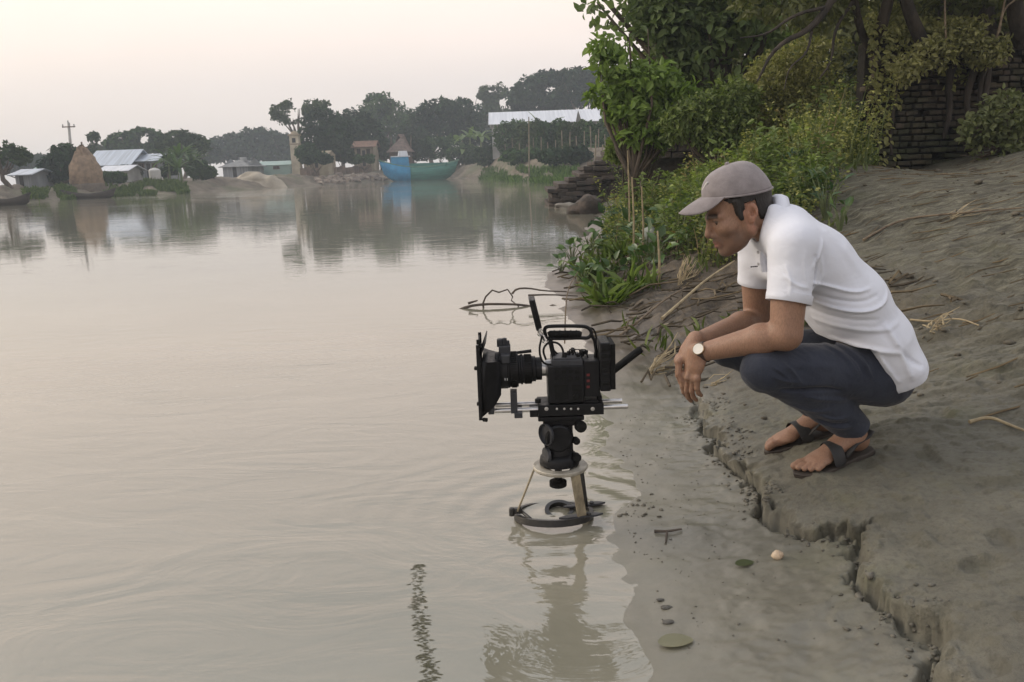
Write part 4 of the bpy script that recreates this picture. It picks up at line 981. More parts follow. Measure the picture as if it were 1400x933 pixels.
# cables
g = MB(); g.tube(arcpts([Qr(741, 458, -0.01), Qr(736, 478, -0.02), Qr(742, 496, -0.03), Qr(760, 494, -0.035), Qr(771, 484, -0.03), Qr(766, 468, -0.02), Qr(750, 465, -0.02), Qr(741, 476, -0.02), Qr(746, 490, -0.02)], 3), 0.0032, 6); g.build("cable", RUB, camr, angle=80); g = MB()
g.tube(arcpts([Qr(745, 462, 0.02), Qr(752, 474, 0.02), Qr(760, 484, 0.02), Qr(766, 489, 0.02)], 3), 0.003, 6); g.build("cable", RUB, camr, angle=80); g = MB()
g.tube(arcpts([Qr(804, 450, 0.02), Qr(814, 452, 0.03), Qr(818, 470, 0.03), Qr(815, 488, 0.03)], 3), 0.0028, 6)
g.build("cable", RUB, camr, angle=80)
# lens
LX = (-1, 0, 0); g = MB(); lo = Qr(753, 503.5)
def lx(px): return (753 - px) * PXM
prof = [(lx(753), 0.0), (lx(753), 0.026), (lx(747), 0.026), (lx(746), 0.023), (lx(740), 0.023)]
g.lathe(prof, lo, LX, 32); g.build("lens_mount", STEEL, camr, angle=35)
g = MB(); pr = []
for a, b_, r in ((741, 733, 0.034), (733, 728, 0.038), (728, 716, 0.042), (716, 713, 0.0455), (713, 710, 0.043), (710, 699, 0.052), (699, 696, 0.0545), (696, 685, 0.056), (685, 680, 0.054)):
    pr += [(lx(a), r - 0.0015), (lx(a) + 0.001, r), (lx(b_) - 0.001, r), (lx(b_), r - 0.0015)]
pr += [(lx(680), 0.044), (lx(683), 0.040)]
g.lathe([(lx(741), 0.02)] + pr, lo, LX, 40); lens = g.build("lens", CBLK, camr, angle=30)
for a, b_, r in ((727, 718, 0.0428), (708, 701, 0.0528)):
    g = MB()
    for k in range(48):
        t = 2 * math.pi * k / 48; n_ = np.array([0, math.cos(t), math.sin(t)]); tg = np.array([0, -math.sin(t), math.cos(t)])
        g.box(lo + np.array([-(lx(a) + lx(b_)) / 2, 0, 0]) + n_ * r, (lx(b_) - lx(a), 0.0028, 0.003), (EXx, tg, n_))
    g.build("focus_ring", RUB, lens, smooth=False)
g = MB(); g.lathe([(lx(682), 0.042), (lx(681), 0.03), (lx(680.5), 0.0)], lo, LX, 32); g.build("front_glass", GLASS, lens)
g = MB(); bx(g, 690, 511, 691, 514, 0.001, -0.0562); bx(g, 693, 511, 694, 514, 0.001, -0.0562); g.build("scale_mark", WHM, lens, smooth=False)
# lens motor and its handle on top of the lens
g = MB(); bx(g, 682, 472, 698, 486, 0.045); g.lathe([(0, 0.010), (0.022, 0.010), (0.024, 0.007), (0.024, 0)], Qr(684, 474), (0, 0, 1), 14); g.lathe([(0, 0.007), (0.026, 0.007), (0.026, 0)], Qr(689, 474), (0.1, 0, 1), 12); g.lathe([(0, 0.006), (0.016, 0.006), (0.016, 0)], Qr(694, 473), (0, 0, 1), 12)
g.build("lens_motor", CGRY, camr, angle=30, bevel=0.002)
g = MB(); bx(g, 685, 481, 697, 492, 0.104); g.build("lens_clamp", CGRY, camr, angle=30, bevel=0.003)
g = MB(); g.tube([Qr(698, 483.5), Qr(710, 482), Qr(726.5, 480)], [0.004, 0.0045, 0.0052], 10); g.build("motor_lever", CBLK, camr)
# matte box
mb = empty("matte_box", Qr(668, 515)); mb.parent = camr; mb.location = Vector(Qr(668, 515)) - rel(camr)
g = MB()
def rect(px, y0, y1, w): 
    a, b_ = Qr(px, y0), Qr(px, y1); return [(a[0], RY - w / 2, a[2]), (a[0], RY + w / 2, a[2]), (b_[0], RY + w / 2, b_[2]), (b_[0], RY - w / 2, b_[2])]
r0, r1, r2, r3 = rect(660, 486, 557, 0.18), rect(667, 488, 552, 0.165), rect(676, 489, 545, 0.14), rect(684, 490, 532, 0.12)
g.add(r0 + r1 + r2 + r3, [(4 * j + i, 4 * j + (i + 1) % 4, 4 * j + 4 + (i + 1) % 4, 4 * j + 4 + i) for j in range(3) for i in range(4)])
o = g.build("hood", CBLK, mb, angle=25); so = o.modifiers.new("thick", 'SOLIDIFY'); so.thickness = 0.004; so.offset = -1
g = MB()
a0, a1 = rect(656.5, 468, 564, 0.2), None
cz0, cz1 = Qr(656.5, 463), Qr(656.5, 562)
H0 = (cz0[2] - cz1[2]); cc = (cz0 + cz1) / 2
for sy in (-1, 1): g.box(cc + np.array([0, sy * 0.093, 0]), (0.010, 0.012, H0))
g.box(np.array([cc[0], RY, cz0[2] - 0.058]), (0.010, 0.19, 0.010)); g.box(np.array([cc[0], RY, cz1[2] + 0.006]), (0.010, 0.19, 0.012)); g.build("filter_frame", CBLK, mb, angle=30, bevel=0.0015)
g = MB(); g.box(np.array([cc[0] - 0.001, RY, cz0[2] - 0.03]), (0.0035, 0.172, 0.05)); g.box(np.array([cc[0] + 0.012, RY + 0.0, cz0[2] - 0.022]), (0.003, 0.17, 0.06), (np.array([0.93, 0, -0.36]), EYy, np.array([0.36, 0, 0.93]))); g.build("top_flag", CBLK, mb, smooth=False)
for x, y in ((652.5, 494), (656, 541), (659, 553), (663.5, 562)): g = MB(); g.lathe([(-0.004, 0), (-0.004, 0.006), (0.008, 0.006), (0.009, 0)], Qr(x, y, -0.09), (0.9, -0.4, 0), 12); g.build("lock_knob", RUB, mb, angle=40)
for y in (465, 470): g = MB(); g.lathe([(0, 0), (0, 0.005), (0.012, 0.005), (0.012, 0)], Qr(655 + (y - 465) * 0.6, y - 3, -0.09), (0, 0, 1), 10); g.build("lock_knob", RUB, mb, angle=40)
g = MB(); bx(g, 668, 540, 676, 558, 0.14); bx(g, 698, 532, 707, 560, 0.05, -0.02); bx(g, 703, 558, 714, 565, 0.11); g.build("rod_bracket", CGRY, camr, angle=30, bevel=0.002)
# support rods and base plate
for dy, y in ((-0.030, 557.5), (0.030, 549.5)):
    a, b_ = Qr(676.5, y + 1.5), Qr(856 if dy < 0 else 852, y - 3); z = (a[2] + b_[2]) / 2
    zc = Qr(765, 555)[2]
    g = MB(); g.tube([(a[0], RY + dy, zc), (b_[0], RY + dy, zc)], 0.0075, 14); g.build("support_rod", STEEL, camr, angle=40)
g = MB(); bx(g, 735, 547, 823, 562, 0.10); bx(g, 724, 556, 748, 565, 0.085); bx(g, 796, 543, 816, 551, 0.08); g.lathe([(0, 0.009), (0.012, 0.009), (0.014, 0)], Qr(735, 547, -0.03), (0, 0, 1), 12); bx(g, 816, 538, 822, 550, 0.05); g.build("base_plate", CBLK, camr, angle=30, bevel=0.002)
for x, r_ in ((760, 0.0035), (770, 0.0035), (779, 0.0035), (788.5, 0.0035), (746, 0.006), (808, 0.006)): g = MB(); g.lathe([(0, r_), (0.0012, r_), (0.002, 0)], Qr(x, 552.8, -0.050), (0, -1, 0), 10); g.build("screw", STEEL, camr, angle=40)

# ---- fluid head
head = empty("tripod_head", Qr(766, 634), "black fluid tripod head with a pan handle, under the cinema camera", "tripod head")
g = MB(); bx(g, 735, 564, 797, 570, 0.09); bx(g, 742, 569, 791, 578, 0.075); g.build("tilt_plate", CBLK, head, angle=30, bevel=0.003)
g = MB(); o_ = Qr(763, 593)
g.lathe([(-0.055, 0), (-0.055, 0.036), (-0.050, 0.041), (-0.030, 0.041), (-0.028, 0.044), (0.028, 0.044), (0.030, 0.041), (0.05, 0.041), (0.055, 0.036), (0.055, 0)], o_, (0, 1, 0), 36)
bx(g, 744, 575, 782, 612, 0.07)
g.build("tilt_housing", CBLK, head, angle=30)
g = MB(); g.lathe([(-0.005, 0), (-0.004, 0.031), (0.004, 0.033), (0.006, 0.030)], Qr(746, 587, -0.05), (-0.8, -0.6, 0), 26); g.lathe([(0, 0.025), (0.008, 0.022), (0.010, 0)], Qr(748, 617, -0.03), (-0.9, -0.4, 0), 22); g.build("side_drum", CGRY, head, angle=35)
g = MB(); g.lathe([(0, 0.060), (0.006, 0.061), (0.022, 0.058), (0.030, 0.050), (0.034, 0.044), (0.050, 0.041), (0.06, 0.036)], Qr(765, 633), (0, 0, 1), 40); g.build("pan_base", CBLK, head, angle=35)
for (x, y, r, dy) in ((792, 577, 0.0175, -0.045), (786, 597, 0.011, -0.04), (787, 620, 0.013, -0.035)):
    g = MB(); g.tube([Qr(x - 8, y - 2, dy + 0.03), Qr(x, y, dy)], 0.007, 10); g.lathe([(-0.010, 0), (-0.010, r * 0.92), (-0.007, r), (0.007, r), (0.010, r * 0.92), (0.011, 0)], Qr(x, y, dy), (0.25, -1, 0), 22); g.build("lock_knob", RUB, head, angle=40)
pa, pb, pc = Qr(792, 574, 0.05), Qr(840, 521, 0.10), Qr(886, 490, 0.13)
g = MB(); g.tube([pa, Qr(812, 553, 0.07), pb], 0.0065, 12); g.lathe([(-0.012, 0.012), (0.012, 0.012)], pa, (0, 1, 0), 14); g.build("pan_bar", STEEL, head, angle=40)
g = MB(); d_ = (pc - pb) / np.linalg.norm(pc - pb); L_ = np.linalg.norm(pc - pb); g.lathe([(0, 0), (0, 0.009), (0.004, 0.0115), (L_ * 0.5, 0.0118), (L_ - 0.006, 0.0118), (L_, 0.0095), (L_ + 0.001, 0)], pb, d_, 20); g.build("pan_handle_grip", RUB, head, angle=40)

# ---- hi-hat
hat = empty("hi_hat_mount", (RIGXY[0], RIGXY[1], 0.0), "worn metal low mount on a black ring base half sunk in the shallow water", "camera mount")
PALE = mat("worn_aluminium", (0.46, 0.43, 0.36), (0.26, 0.24, 0.20), 18, 0.5, 0.2, 120, metal=0.25, ramp_rough=(0.35, 0.65))
WBLK = mat("wet_black_metal", (0.014, 0.014, 0.015), (0.03, 0.028, 0.025), 25, 0.35, 0.3, 90)
top = Qr(766, 637)
g = MB(); g.lathe([(0, 0.03), (0, 0.080), (0.004, 0.083), (0.010, 0.083), (0.012, 0.081), (0.012, 0.055)], top - np.array([0, 0, 0.008]), (0, 0, 1), 48); g.build("bowl_plate", PALE, hat, angle=35)
g = MB(); g.tube([top + np.array([-0.006, 0, -0.005]), Qr(763, 655)], 0.011, 12); g.lathe([(-0.010, 0), (-0.010, 0.021), (-0.007, 0.0265), (0.008, 0.0265), (0.012, 0.018), (0.013, 0)], Qr(763, 661), (0, 0, 1), 24); g.build("tie_down_knob", RUB, hat, angle=40)
rc = np.array([RIGXY[0], RIGXY[1], 0.008]); RR = 0.128; til = np.array([0, math.cos(R(-9)), math.sin(R(-9))]); nrm = np.array([0, -til[2], til[1]])
def rp_(deg, r, h=0.0): return rc + (EXx * math.cos(R(deg)) + til * math.sin(R(deg))) * r + nrm * h
g = MB(); g.lathe([(-0.012, RR - 0.014), (-0.012, RR), (0.009, RR), (0.009, RR - 0.014), (-0.012, RR - 0.014)], rc, nrm, 72); g.build("ring_base", WBLK, hat, angle=35)
ic = rc + np.array([0.020, 0.035, 0.0]); t2 = np.array([0, math.cos(R(17)), math.sin(R(17))]); n2 = np.array([0, -t2[2], t2[1]])
g = MB(); g.lathe([(-0.008, 0.034), (-0.008, 0.047), (0.010, 0.047), (0.010, 0.034), (-0.008, 0.034)], ic - np.array([0, 0, 0.010]), n2, 48); g.build("inner_ring", WBLK, hat, angle=35)
def leg(a, b_, w, t, wdir, m):
    a = np.array(a); b_ = np.array(b_); d = (b_ - a) / np.linalg.norm(b_ - a); wv = np.array(wdir, float); wv = wv - d * np.dot(wv, d); wv /= np.linalg.norm(wv); tv = np.cross(d, wv)
    g = MB(); g.box((a + b_) / 2, (w, t, np.linalg.norm(b_ - a)), (wv, tv, d)); return g.build("leg", m, hat, angle=30, bevel=0.0015)
LEGM = mat("scratched_leg", (0.42, 0.36, 0.25), (0.20, 0.17, 0.12), 45, 0.6, 0.4, 140, stretch=(1, 1, 0.4), metal=0.1)
leg(top + np.array([-0.078, -0.01, 0]), rp_(198, 0.118, 0.028), 0.030, 0.006, (0.15, 1, 0), LEGM)
leg(top + np.array([0.040, -0.05, -0.002]), rp_(-46, 0.122, 0.002), 0.030, 0.007, (1, 0.5, 0), LEGM)
leg(top + np.array([0.058, 0.03, -0.002]), rp_(28, 0.118, 0.0), 0.028, 0.006, (0.8, -0.6, 0), WBLK)
g = MB(); q_ = rp_(198, 0.122, 0.022); g.box(q_, (0.030, 0.016, 0.018)); g.lathe([(-0.02, 0), (-0.02, 0.009), (0.006, 0.009), (0.008, 0)], q_ + np.array([-0.018, -0.006, 0.006]), (0, 0, 1), 12); g.tube([q_ + np.array([0.012, -0.005, 0]), rp_(228, 0.112, 0.005)], 0.0055, 8); g.build("foot_clamp", WBLK, hat, angle=35, bevel=0.002)
for deg in (-46, 28):
    g = MB(); c_ = rp_(deg, 0.118, 0.004); d_ = rp_(deg + 90, 1) - rc; pl = [(0.075, 0), (0.05, 0.020), (0.0, 0.026), (-0.05, 0.020), (-0.075, 0), (-0.05, -0.016), (0.05, -0.016)]
    g.prism(pl, c_ + nrm * 0.006, EXx * 0.95 + til * 0.25, til, 0.006); g.build("foot_plate", CGRY, hat, angle=30, bevel=0.0015)
    g = MB(); g.lathe([(0, 0.008), (0.010, 0.008), (0.012, 0.005), (0.012, 0)], c_ + np.array([0.022, 0, 0.006]), (0.2, -0.2, 1), 10); g.build("foot_bolt", WBLK, hat, angle=40)
# ------------------------------------------------------------------ foliage tools
def unit(v): return v / np.maximum(np.linalg.norm(v, axis=-1, keepdims=True), 1e-9)
def leaf_mesh(pos, axis_, nrm_, size, aspect=0.45, col=(0.1, 0.15, 0.05), droop=0.0, fold=0.12):
    """one folded 6-point leaf per row: base, two flanks, tip; all arrays"""
    n = len(pos); a = unit(axis_); w = unit(np.cross(nrm_, a)); u = np.cross(a, w); L = np.broadcast_to(np.asarray(size, float), (n,))[:, None]
    p0 = pos; p5 = pos + a * L - u * L * droop
    p1 = pos + a * L * 0.33 + w * L * aspect * 0.5 + u * L * fold; p2 = pos + a * L * 0.33 - w * L * aspect * 0.5 + u * L * fold
    p3 = pos + a * L * 0.72 + w * L * aspect * 0.36 + u * L * (fold - droop * 0.45); p4 = pos + a * L * 0.72 - w * L * aspect * 0.36 + u * L * (fold - droop * 0.45)
    m1 = pos + a * L * 0.36; m2 = pos + a * L * 0.74 - u * L * droop * 0.45
    V = np.stack([p0, p1, p3, p5, p4, p2, m1, m2], 1).reshape(-1, 3)
    b = (np.arange(n) * 8)[:, None]
    F = np.concatenate([b + np.array(q)[None] for q in ((0, 6, 1, 1), (6, 7, 2, 1), (7, 3, 2, 2), (0, 5, 6, 6), (6, 5, 4, 7), (7, 4, 3, 3))])
    C = np.repeat(np.broadcast_to(np.asarray(col, float), (n, 3)), 8, 0)
    return V, F, C
def card_mesh(pos, axis_, nrm_, size, aspect, col):
    n = len(pos); a = unit(axis_); w = unit(np.cross(nrm_, a)); u = np.cross(a, w); L = np.broadcast_to(np.asarray(size, float), (n,))[:, None]
    V = np.stack([pos - a * L * 0.5, pos + w * L * aspect * 0.5 + u * L * 0.1, pos + a * L * 0.5, pos - w * L * aspect * 0.5 + u * L * 0.1], 1).reshape(-1, 3)
    F = (np.arange(n) * 4)[:, None] + np.arange(4)[None]; C = np.repeat(np.broadcast_to(np.asarray(col, float), (n, 3)), 4, 0)
    return V, F, C
def tri_fix(F):                        # drop the repeated corner of triangles given as quads
    return [tuple(dict.fromkeys(map(int, q))) for q in F]
def join(parts):
    V, F, C, o = [], [], [], 0
    for v, f, c in parts: V.append(v); F.append(f + o); C.append(c); o += len(v)
    return np.concatenate(V), np.concatenate(F), np.concatenate(C)
def in_lobes(lobes, n, rng, freq=0.6, gap=-0.15, seed=0, shell=0.3):
    """points through the outer volume of a few ellipsoids, thinned by noise so that gaps open"""
    vol = np.array([np.prod(np.asarray(r)) ** 0.67 for c, r in lobes]); k = rng.choice(len(lobes), n * 2, p=vol / vol.sum())
    d = unit(rng.normal(size=(n * 2, 3))); rr = (shell + (1 - shell) * rng.random(n * 2)) ** 0.45
    C = np.array([c for c, r in lobes], float)[k]; Rr = np.array([r for c, r in lobes], float)[k]
    lump = 1 + 0.22 * vn(d[:, 0] * 2.5 + k * 7, d[:, 1] * 2.5, d[:, 2] * 2.5, s=seed)
    p = C + d * Rr * (rr * lump)[:, None]
    keep = vn(p[:, 0] * freq, p[:, 1] * freq, p[:, 2] * freq, s=seed + 3) > gap + rng.normal(size=n * 2) * 0.18
    return p[keep][:n], d[keep][:n]
def crown(name, parent, lobes, n, size, cols, rng, freq=0.6, gap=-0.15, seed=0, aspect=0.6, m=None, leafy=False, tint_f=0.5, droop=0.1, upb=0.6):
    p, d = in_lobes(lobes, n, rng, freq, gap, seed)
    t = np.clip(0.5 + 0.6 * vn(p[:, 0] * tint_f, p[:, 1] * tint_f, p[:, 2] * tint_f, s=seed + 9) + 0.25 * rng.normal(size=len(p)), 0, 1)[:, None]
    col = np.array(cols[0]) * (1 - t) + np.array(cols[1]) * t
    nr = unit(d * 0.6 + rng.normal(size=p.shape) * 0.55 + np.array([0, 0, upb])); ax = unit(rng.normal(size=p.shape) + d * 0.4 + np.array([0, 0, -0.25]))
    sz = size * (0.6 + 0.8 * rng.random(len(p)))
    if leafy:
        V, F, C = leaf_mesh(p, ax, nr, sz, aspect, col, droop); return mesh_obj(name, V, tri_fix(F), m or LEAF, parent, smooth=False, col=C)
    V, F, C = card_mesh(p, ax, nr, sz, aspect, col); return mesh_obj(name, V, F, m or LEAF_FAR, parent, smooth=False, col=C)
def limbs(name, parent, base, lobes, r0, rng, m=None, n_extra=2, fork=0.45):
    g = MB(); base = np.array(base, float); top = np.mean([c for c, r in lobes], 0)
    fk = base + (top - base) * fork + rng.normal(size=3) * 0.06 * np.linalg.norm(top - base) * np.array([1, 1, 0.2])
    mid = (base + fk) / 2 + rng.normal(size=3) * r0 * 0.8
    g.tube([base - np.array([0, 0, r0]), base + (mid - base) * 0.15, mid, fk], [r0 * 1.6, r0 * 1.15, r0, r0 * 0.8], 8)
    for c, r in lobes:
        for k in range(n_extra):
            e = np.array(c) + rng.normal(size=3) * np.array(r) * (0.15 if k == 0 else 0.45)
            q = fk * 0.45 + e * 0.55 + np.array([0, 0, -0.10 * np.linalg.norm(e - fk)]) + rng.normal(size=3) * 0.04 * np.linalg.norm(e - fk)
            g.tube([fk, q, e], [r0 * 0.6, r0 * 0.33, r0 * 0.10], 6)
    return g.build(name, m or BARK, parent, angle=60)
def far_lobes(lst, Y, deep=0.8):
    out = []
    for (x, y, rx, ry) in lst:
        s_ = Y / F_PX; out.append((P(x, y, Y), (rx * s_ * 1.16, rx * s_ * deep, ry * s_ * 1.16)))
    return out
DKG = ((0.012, 0.028, 0.016), (0.036, 0.070, 0.030)); MDG = ((0.022, 0.050, 0.022), (0.065, 0.120, 0.042)); OLG = ((0.028, 0.050, 0.022), (0.072, 0.110, 0.045)); BRG = ((0.05, 0.085, 0.025), (0.12, 0.18, 0.05))
def far_tree(name, bx_, s, lst, n, cols, label, size=0.5, r0=0.25, gap=-0.2, freq=0.45, group=None, cat="tree", deep=0.8, fork=0.45):
    Y = float(fy(bx_)) + s; b_ = FP(bx_, s); lob = far_lobes(lst, Y, deep)
    o = empty(name, b_, label, cat, group); sd = int(abs(bx_) * 7 + s) % 997; rng = np.random.default_rng(sd)
    limbs("trunk", o, b_, lob, r0, rng, fork=fork); crown("crown", o, lob, n, size, cols, rng, freq, gap, sd); return o
G_FAR = "trees along the far bank"
far_tree("rain_tree", 12, 8, [(3, 208, 26, 12), (24, 215, 15, 9), (-20, 212, 22, 12), (14, 222, 14, 6)], 1500, OLG, "thin flat-topped tree at the far left end of the opposite bank", 0.36, 0.16, 0.0, 0.8, G_FAR)
far_tree("bushy_tree", 86, 7, [(88, 219, 19, 18), (70, 232, 15, 14), (103, 232, 13, 14), (82, 240, 20, 9)], 2400, DKG, "dark bushy tree just left of the straw haystack", 0.45, 0.16, -0.5, 0.6, G_FAR, fork=0.2)
far_tree("slender_tree", 133, 34, [(129, 189, 8, 7), (138, 196, 9, 8), (130, 203, 8, 6)], 700, OLG, "small slender tree rising behind the blue tin roof", 0.5, 0.12, -0.1, 0.6, G_FAR)
far_tree("rain_tree", 186, 48, [(172, 192, 22, 11), (196, 188, 22, 11), (158, 199, 12, 8), (212, 196, 14, 10), (186, 202, 22, 9)], 2600, MDG, "broad round tree behind the tin-roofed houses", 0.62, 0.3, -0.3, 0.5, G_FAR)
far_tree("feathery_tree", 252, 30, [(243, 190, 20, 10), (266, 196, 16, 10), (228, 200, 14, 10), (258, 208, 22, 9), (281, 205, 8, 7)], 2400, OLG, "feathery tree with layered crown behind the palm clump", 0.5, 0.22, -0.15, 0.6, G_FAR)
for bx_, s, lst, lab in ((40, 80, [(30, 222, 24, 10), (58, 224, 22, 10), (5, 228, 20, 8)], "hazy low grove behind the shacks at the far left"), (125, 70, [(112, 214, 18, 10), (140, 212, 18, 10), (126, 222, 26, 8)], "hazy grove between the haystack and the slender tree"), (228, 90, [(222, 206, 20, 14), (240, 202, 20, 12), (284, 208, 16, 12)], "hazy grove behind the grey tin house"), (470, 70, [(462, 186, 22, 18), (484, 178, 22, 18), (472, 202, 34, 12)], "hazy grove filling the gap behind the small cream house"), (558, 66, [(548, 178, 20, 18), (566, 172, 20, 16), (556, 200, 34, 12)], "hazy grove filling the gap behind the thatched hut"), (650, 72, [(640, 168, 24, 16), (664, 160, 22, 16), (652, 188, 34, 14)], "hazy grove filling the gap behind the banana plants"), (312, 95, [(304, 200, 18, 12), (322, 196, 18, 12), (312, 210, 26, 10)], "hazy tree at the left end of the distant grove"), (348, 90, [(340, 193, 18, 14), (358, 190, 20, 12), (347, 206, 28, 12)], "hazy tall tree in the middle of the distant grove"), (384, 86, [(376, 196, 18, 13), (392, 201, 15, 14), (380, 210, 26, 10)], "hazy tree at the right end of the distant grove")):
    far_tree("grove_tree", bx_, s, lst, 1800, DKG, lab, 0.9, 0.35, -0.5, 0.35, "hazy grove beyond the mud bank")
far_tree("acacia_tree", 412, 26, [(388, 152, 17, 9), (408, 147, 20, 10), (384, 163, 11, 7), (430, 150, 20, 12), (400, 163, 14, 6)], 2600, OLG, "tall airy acacia tree with spreading flat crown above the cream tower", 0.42, 0.3, 0.02, 0.7, G_FAR, fork=0.55)
far_tree("mango_tree", 440, 12, [(442, 170, 27, 20), (428, 190, 22, 16), (456, 185, 24, 20), (445, 205, 26, 10)], 3600, DKG, "dark dense rounded tree beside the cream tower", 0.5, 0.32, -0.6, 0.5, G_FAR, fork=0.2)
far_tree("mango_tree", 490, 14, [(488, 170, 22, 17), (476, 184, 18, 16), (504, 186, 19, 18), (490, 196, 20, 9)], 3200, DKG, "dark dense tree above the small cream house", 0.55, 0.32, -0.6, 0.5, G_FAR, fork=0.3)
far_tree("raintree", 524, 34, [(518, 146, 22, 16), (536, 156, 20, 16), (508, 160, 18, 14), (528, 172, 28, 12)], 3000, MDG, "tall pale green rounded tree behind the brown thatched hut", 0.62, 0.35, -0.25, 0.5, G_FAR)
far_tree("mango_tree", 588, 22, [(580, 168, 26, 18), (604, 155, 28, 18), (566, 184, 20, 16), (596, 184, 28, 14)], 3800, DKG, "wide dark tree behind the blue and green boat", 0.62, 0.35, -0.5, 0.45, G_FAR, fork=0.25)
far_tree("mango_tree", 634, 26, [(630, 152, 22, 15), (648, 164, 20, 14), (626, 172, 22, 14)], 2600, DKG, "dark tree behind the banana plants", 0.6, 0.3, -0.4, 0.5, G_FAR, fork=0.3)
far_tree("feathery_tree", 684, 70, [(676, 127, 18, 11), (698, 136, 22, 11), (662, 133, 9, 8), (684, 146, 22, 9)], 2600, OLG, "feathery tree left behind the long tin roof", 0.65, 0.35, -0.1, 0.5, G_FAR)
far_tree("rain_tree", 742, 72, [(734, 122, 28, 15), (752, 112, 26, 13), (742, 138, 36, 12), (712, 140, 18, 10)], 4400, DKG, "large dark tree over the middle of the long tin roof", 0.75, 0.4, -0.35, 0.4, G_FAR)
far_tree("rain_tree", 796, 76, [(786, 108, 30, 12), (812, 114, 26, 14), (796, 130, 38, 14), (840, 125, 28, 16), (770, 138, 26, 10)], 4800, DKG, "large dark tree at the right end of the long tin roof", 0.75, 0.4, -0.4, 0.4, G_FAR)

for i, (q, s, lst, lab) in enumerate(((424, 9, [(420, 208, 14, 9), (432, 213, 12, 8)], "low dark shrub at the foot of the cream tower"), (466, 9, [(460, 209, 12, 9), (472, 212, 10, 8)], "low dark shrub left of the small cream house"), (521, 11, [(517, 203, 14, 14), (528, 209, 12, 9)], "low dark shrub between the cream house and the thatched hut"),
    (566, 9, [(562, 203, 14, 14), (576, 207, 15, 12)], "low dark shrub right of the thatched hut"), (604, 9, [(596, 203, 18, 13), (616, 202, 16, 14)], "low dark shrub behind the stern of the boat"), (655, 20, [(650, 196, 18, 16), (670, 198, 14, 14)], "low green shrub behind the banana plants"), (64, 12, [(56, 246, 12, 6), (70, 243, 12, 8)], "low shrub left of the dark bushy tree"), (178, 11, [(172, 237, 10, 8), (184, 238, 9, 7)], "low shrub between the two tin-roofed houses"), (276, 8, [(270, 232, 13, 10), (284, 236, 10, 7)], "low shrub at the right foot of the palm clump"), (228, 12, [(222, 230, 10, 12), (232, 225, 10, 12)], "low shrub at the left foot of the palm clump"),
    (632, 9, [(624, 214, 14, 10), (642, 212, 14, 11)], "low green shrub right of the stern of the boat"), (672, 9, [(664, 214, 16, 11), (684, 208, 14, 12)], "low green shrub at the left end of the fence stakes"), (712, 7, [(704, 214, 18, 9), (728, 213, 18, 9)], "low scrub under the left half of the fence stakes"), (772, 7, [(758, 214, 20, 9), (786, 213, 20, 10)], "low scrub under the right half of the fence stakes"), (497, 5, [(486, 218, 9, 5), (506, 217, 8, 5)], "low scrub in front of the small cream house"), (430, 5, [(420, 218, 9, 5), (444, 218, 9, 5)], "low scrub in front of the low cream building"), (152, 6, [(146, 243, 10, 5), (162, 243, 9, 5)], "low shrub in front of the lean-to shed"))):
    far_tree("low_shrub", q, s, lst, 1500, DKG if i % 2 else MDG, lab, 0.42, 0.08, -0.5, 0.8, "low shrubs on the far bank", "shrub", fork=0.2)

# ---- banana plants and palms: long arching blades from one stem
def blade(base, d, L, w, rng, bend=0.9, n=6):
    d = np.array(d, float); d /= np.linalg.norm(d); side = np.cross(d, [0, 0, 1.0]); side = side / (np.linalg.norm(side) + 1e-9); v = []; p = np.array(base, float); dd = d.copy()
    for i in range(n + 1):
        t = i / n; ww = w * math.sin(math.pi * min(0.96, 0.10 + 0.86 * t)) ** 0.7 * 0.5
        v += [p + side * ww + np.array([0, 0, ww * 0.25]), p, p - side * ww + np.array([0, 0, ww * 0.25])]
        dd = dd + np.array([0, 0, -bend / n]); dd /= np.linalg.norm(dd); p = p + dd * L / n
    f = []
    for i in range(n): a = i * 3; f += [(a, a + 1, a + 4, a + 3), (a + 1, a + 2, a + 5, a + 4)]
    return np.array(v), f
def banana(base, h, nleaf, L, w, label, group, cols, name="banana_plant", cat="banana plant", seed=0):
    rng = np.random.default_rng(seed + int(abs(base[0]) * 13)); o = empty(name, base, label, cat, group)
    g = MB(); tp = np.array(base) + np.array([rng.normal() * 0.05, 0, h]); g.tube([np.array(base) - [0, 0, 0.1], (np.array(base) + tp) / 2, tp], [0.13 * h / 2, 0.10 * h / 2, 0.06 * h / 2], 8); g.build("stem", STEM, o)
    vs, fs, cs, off = [], [], [], 0
    for k in range(nleaf):
        t = 2 * math.pi * (k * 0.382 + rng.random() * 0.1); el = rng.uniform(0.5, 1.25); d = (math.cos(t) * math.cos(el), math.sin(t) * math.cos(el), math.sin(el))
        v, f = blade(tp, d, L * rng.uniform(0.7, 1.1), w * rng.uniform(0.7, 1.1), rng, rng.uniform(0.7, 1.7)); u = rng.random(); c = np.array(cols[0]) * (1 - u) + np.array(cols[1]) * u
        vs.append(v); fs += [tuple(i + off for i in q) for q in f]; cs.append(np.tile(c, (len(v), 1))); off += len(v)
    mesh_obj("leaves", np.concatenate(vs), fs, LEAF, o, smooth=True, angle=180, col=np.concatenate(cs)); return o
BAN = ((0.06, 0.10, 0.035), (0.14, 0.20, 0.075))
for i, (q, s, h, lab) in enumerate(((628, 16, 2.6, "banana plant nearest the wide dark tree"), (645, 14, 3.4, "banana plant with tall pale upright leaves beside the white building corner"), (660, 15, 2.8, "banana plant right at the corner of the long white building"), (637, 11, 1.8, "short banana plant low in front of the taller ones"), (715, 24, 2.2, "banana plant in the middle of the reed thicket"), (742, 25, 2.4, "banana plant before the long white wall"))):
    banana(FP(q, s), h, 9, 2.6, 0.75, lab, "banana plants on the far bank", BAN, seed=i)
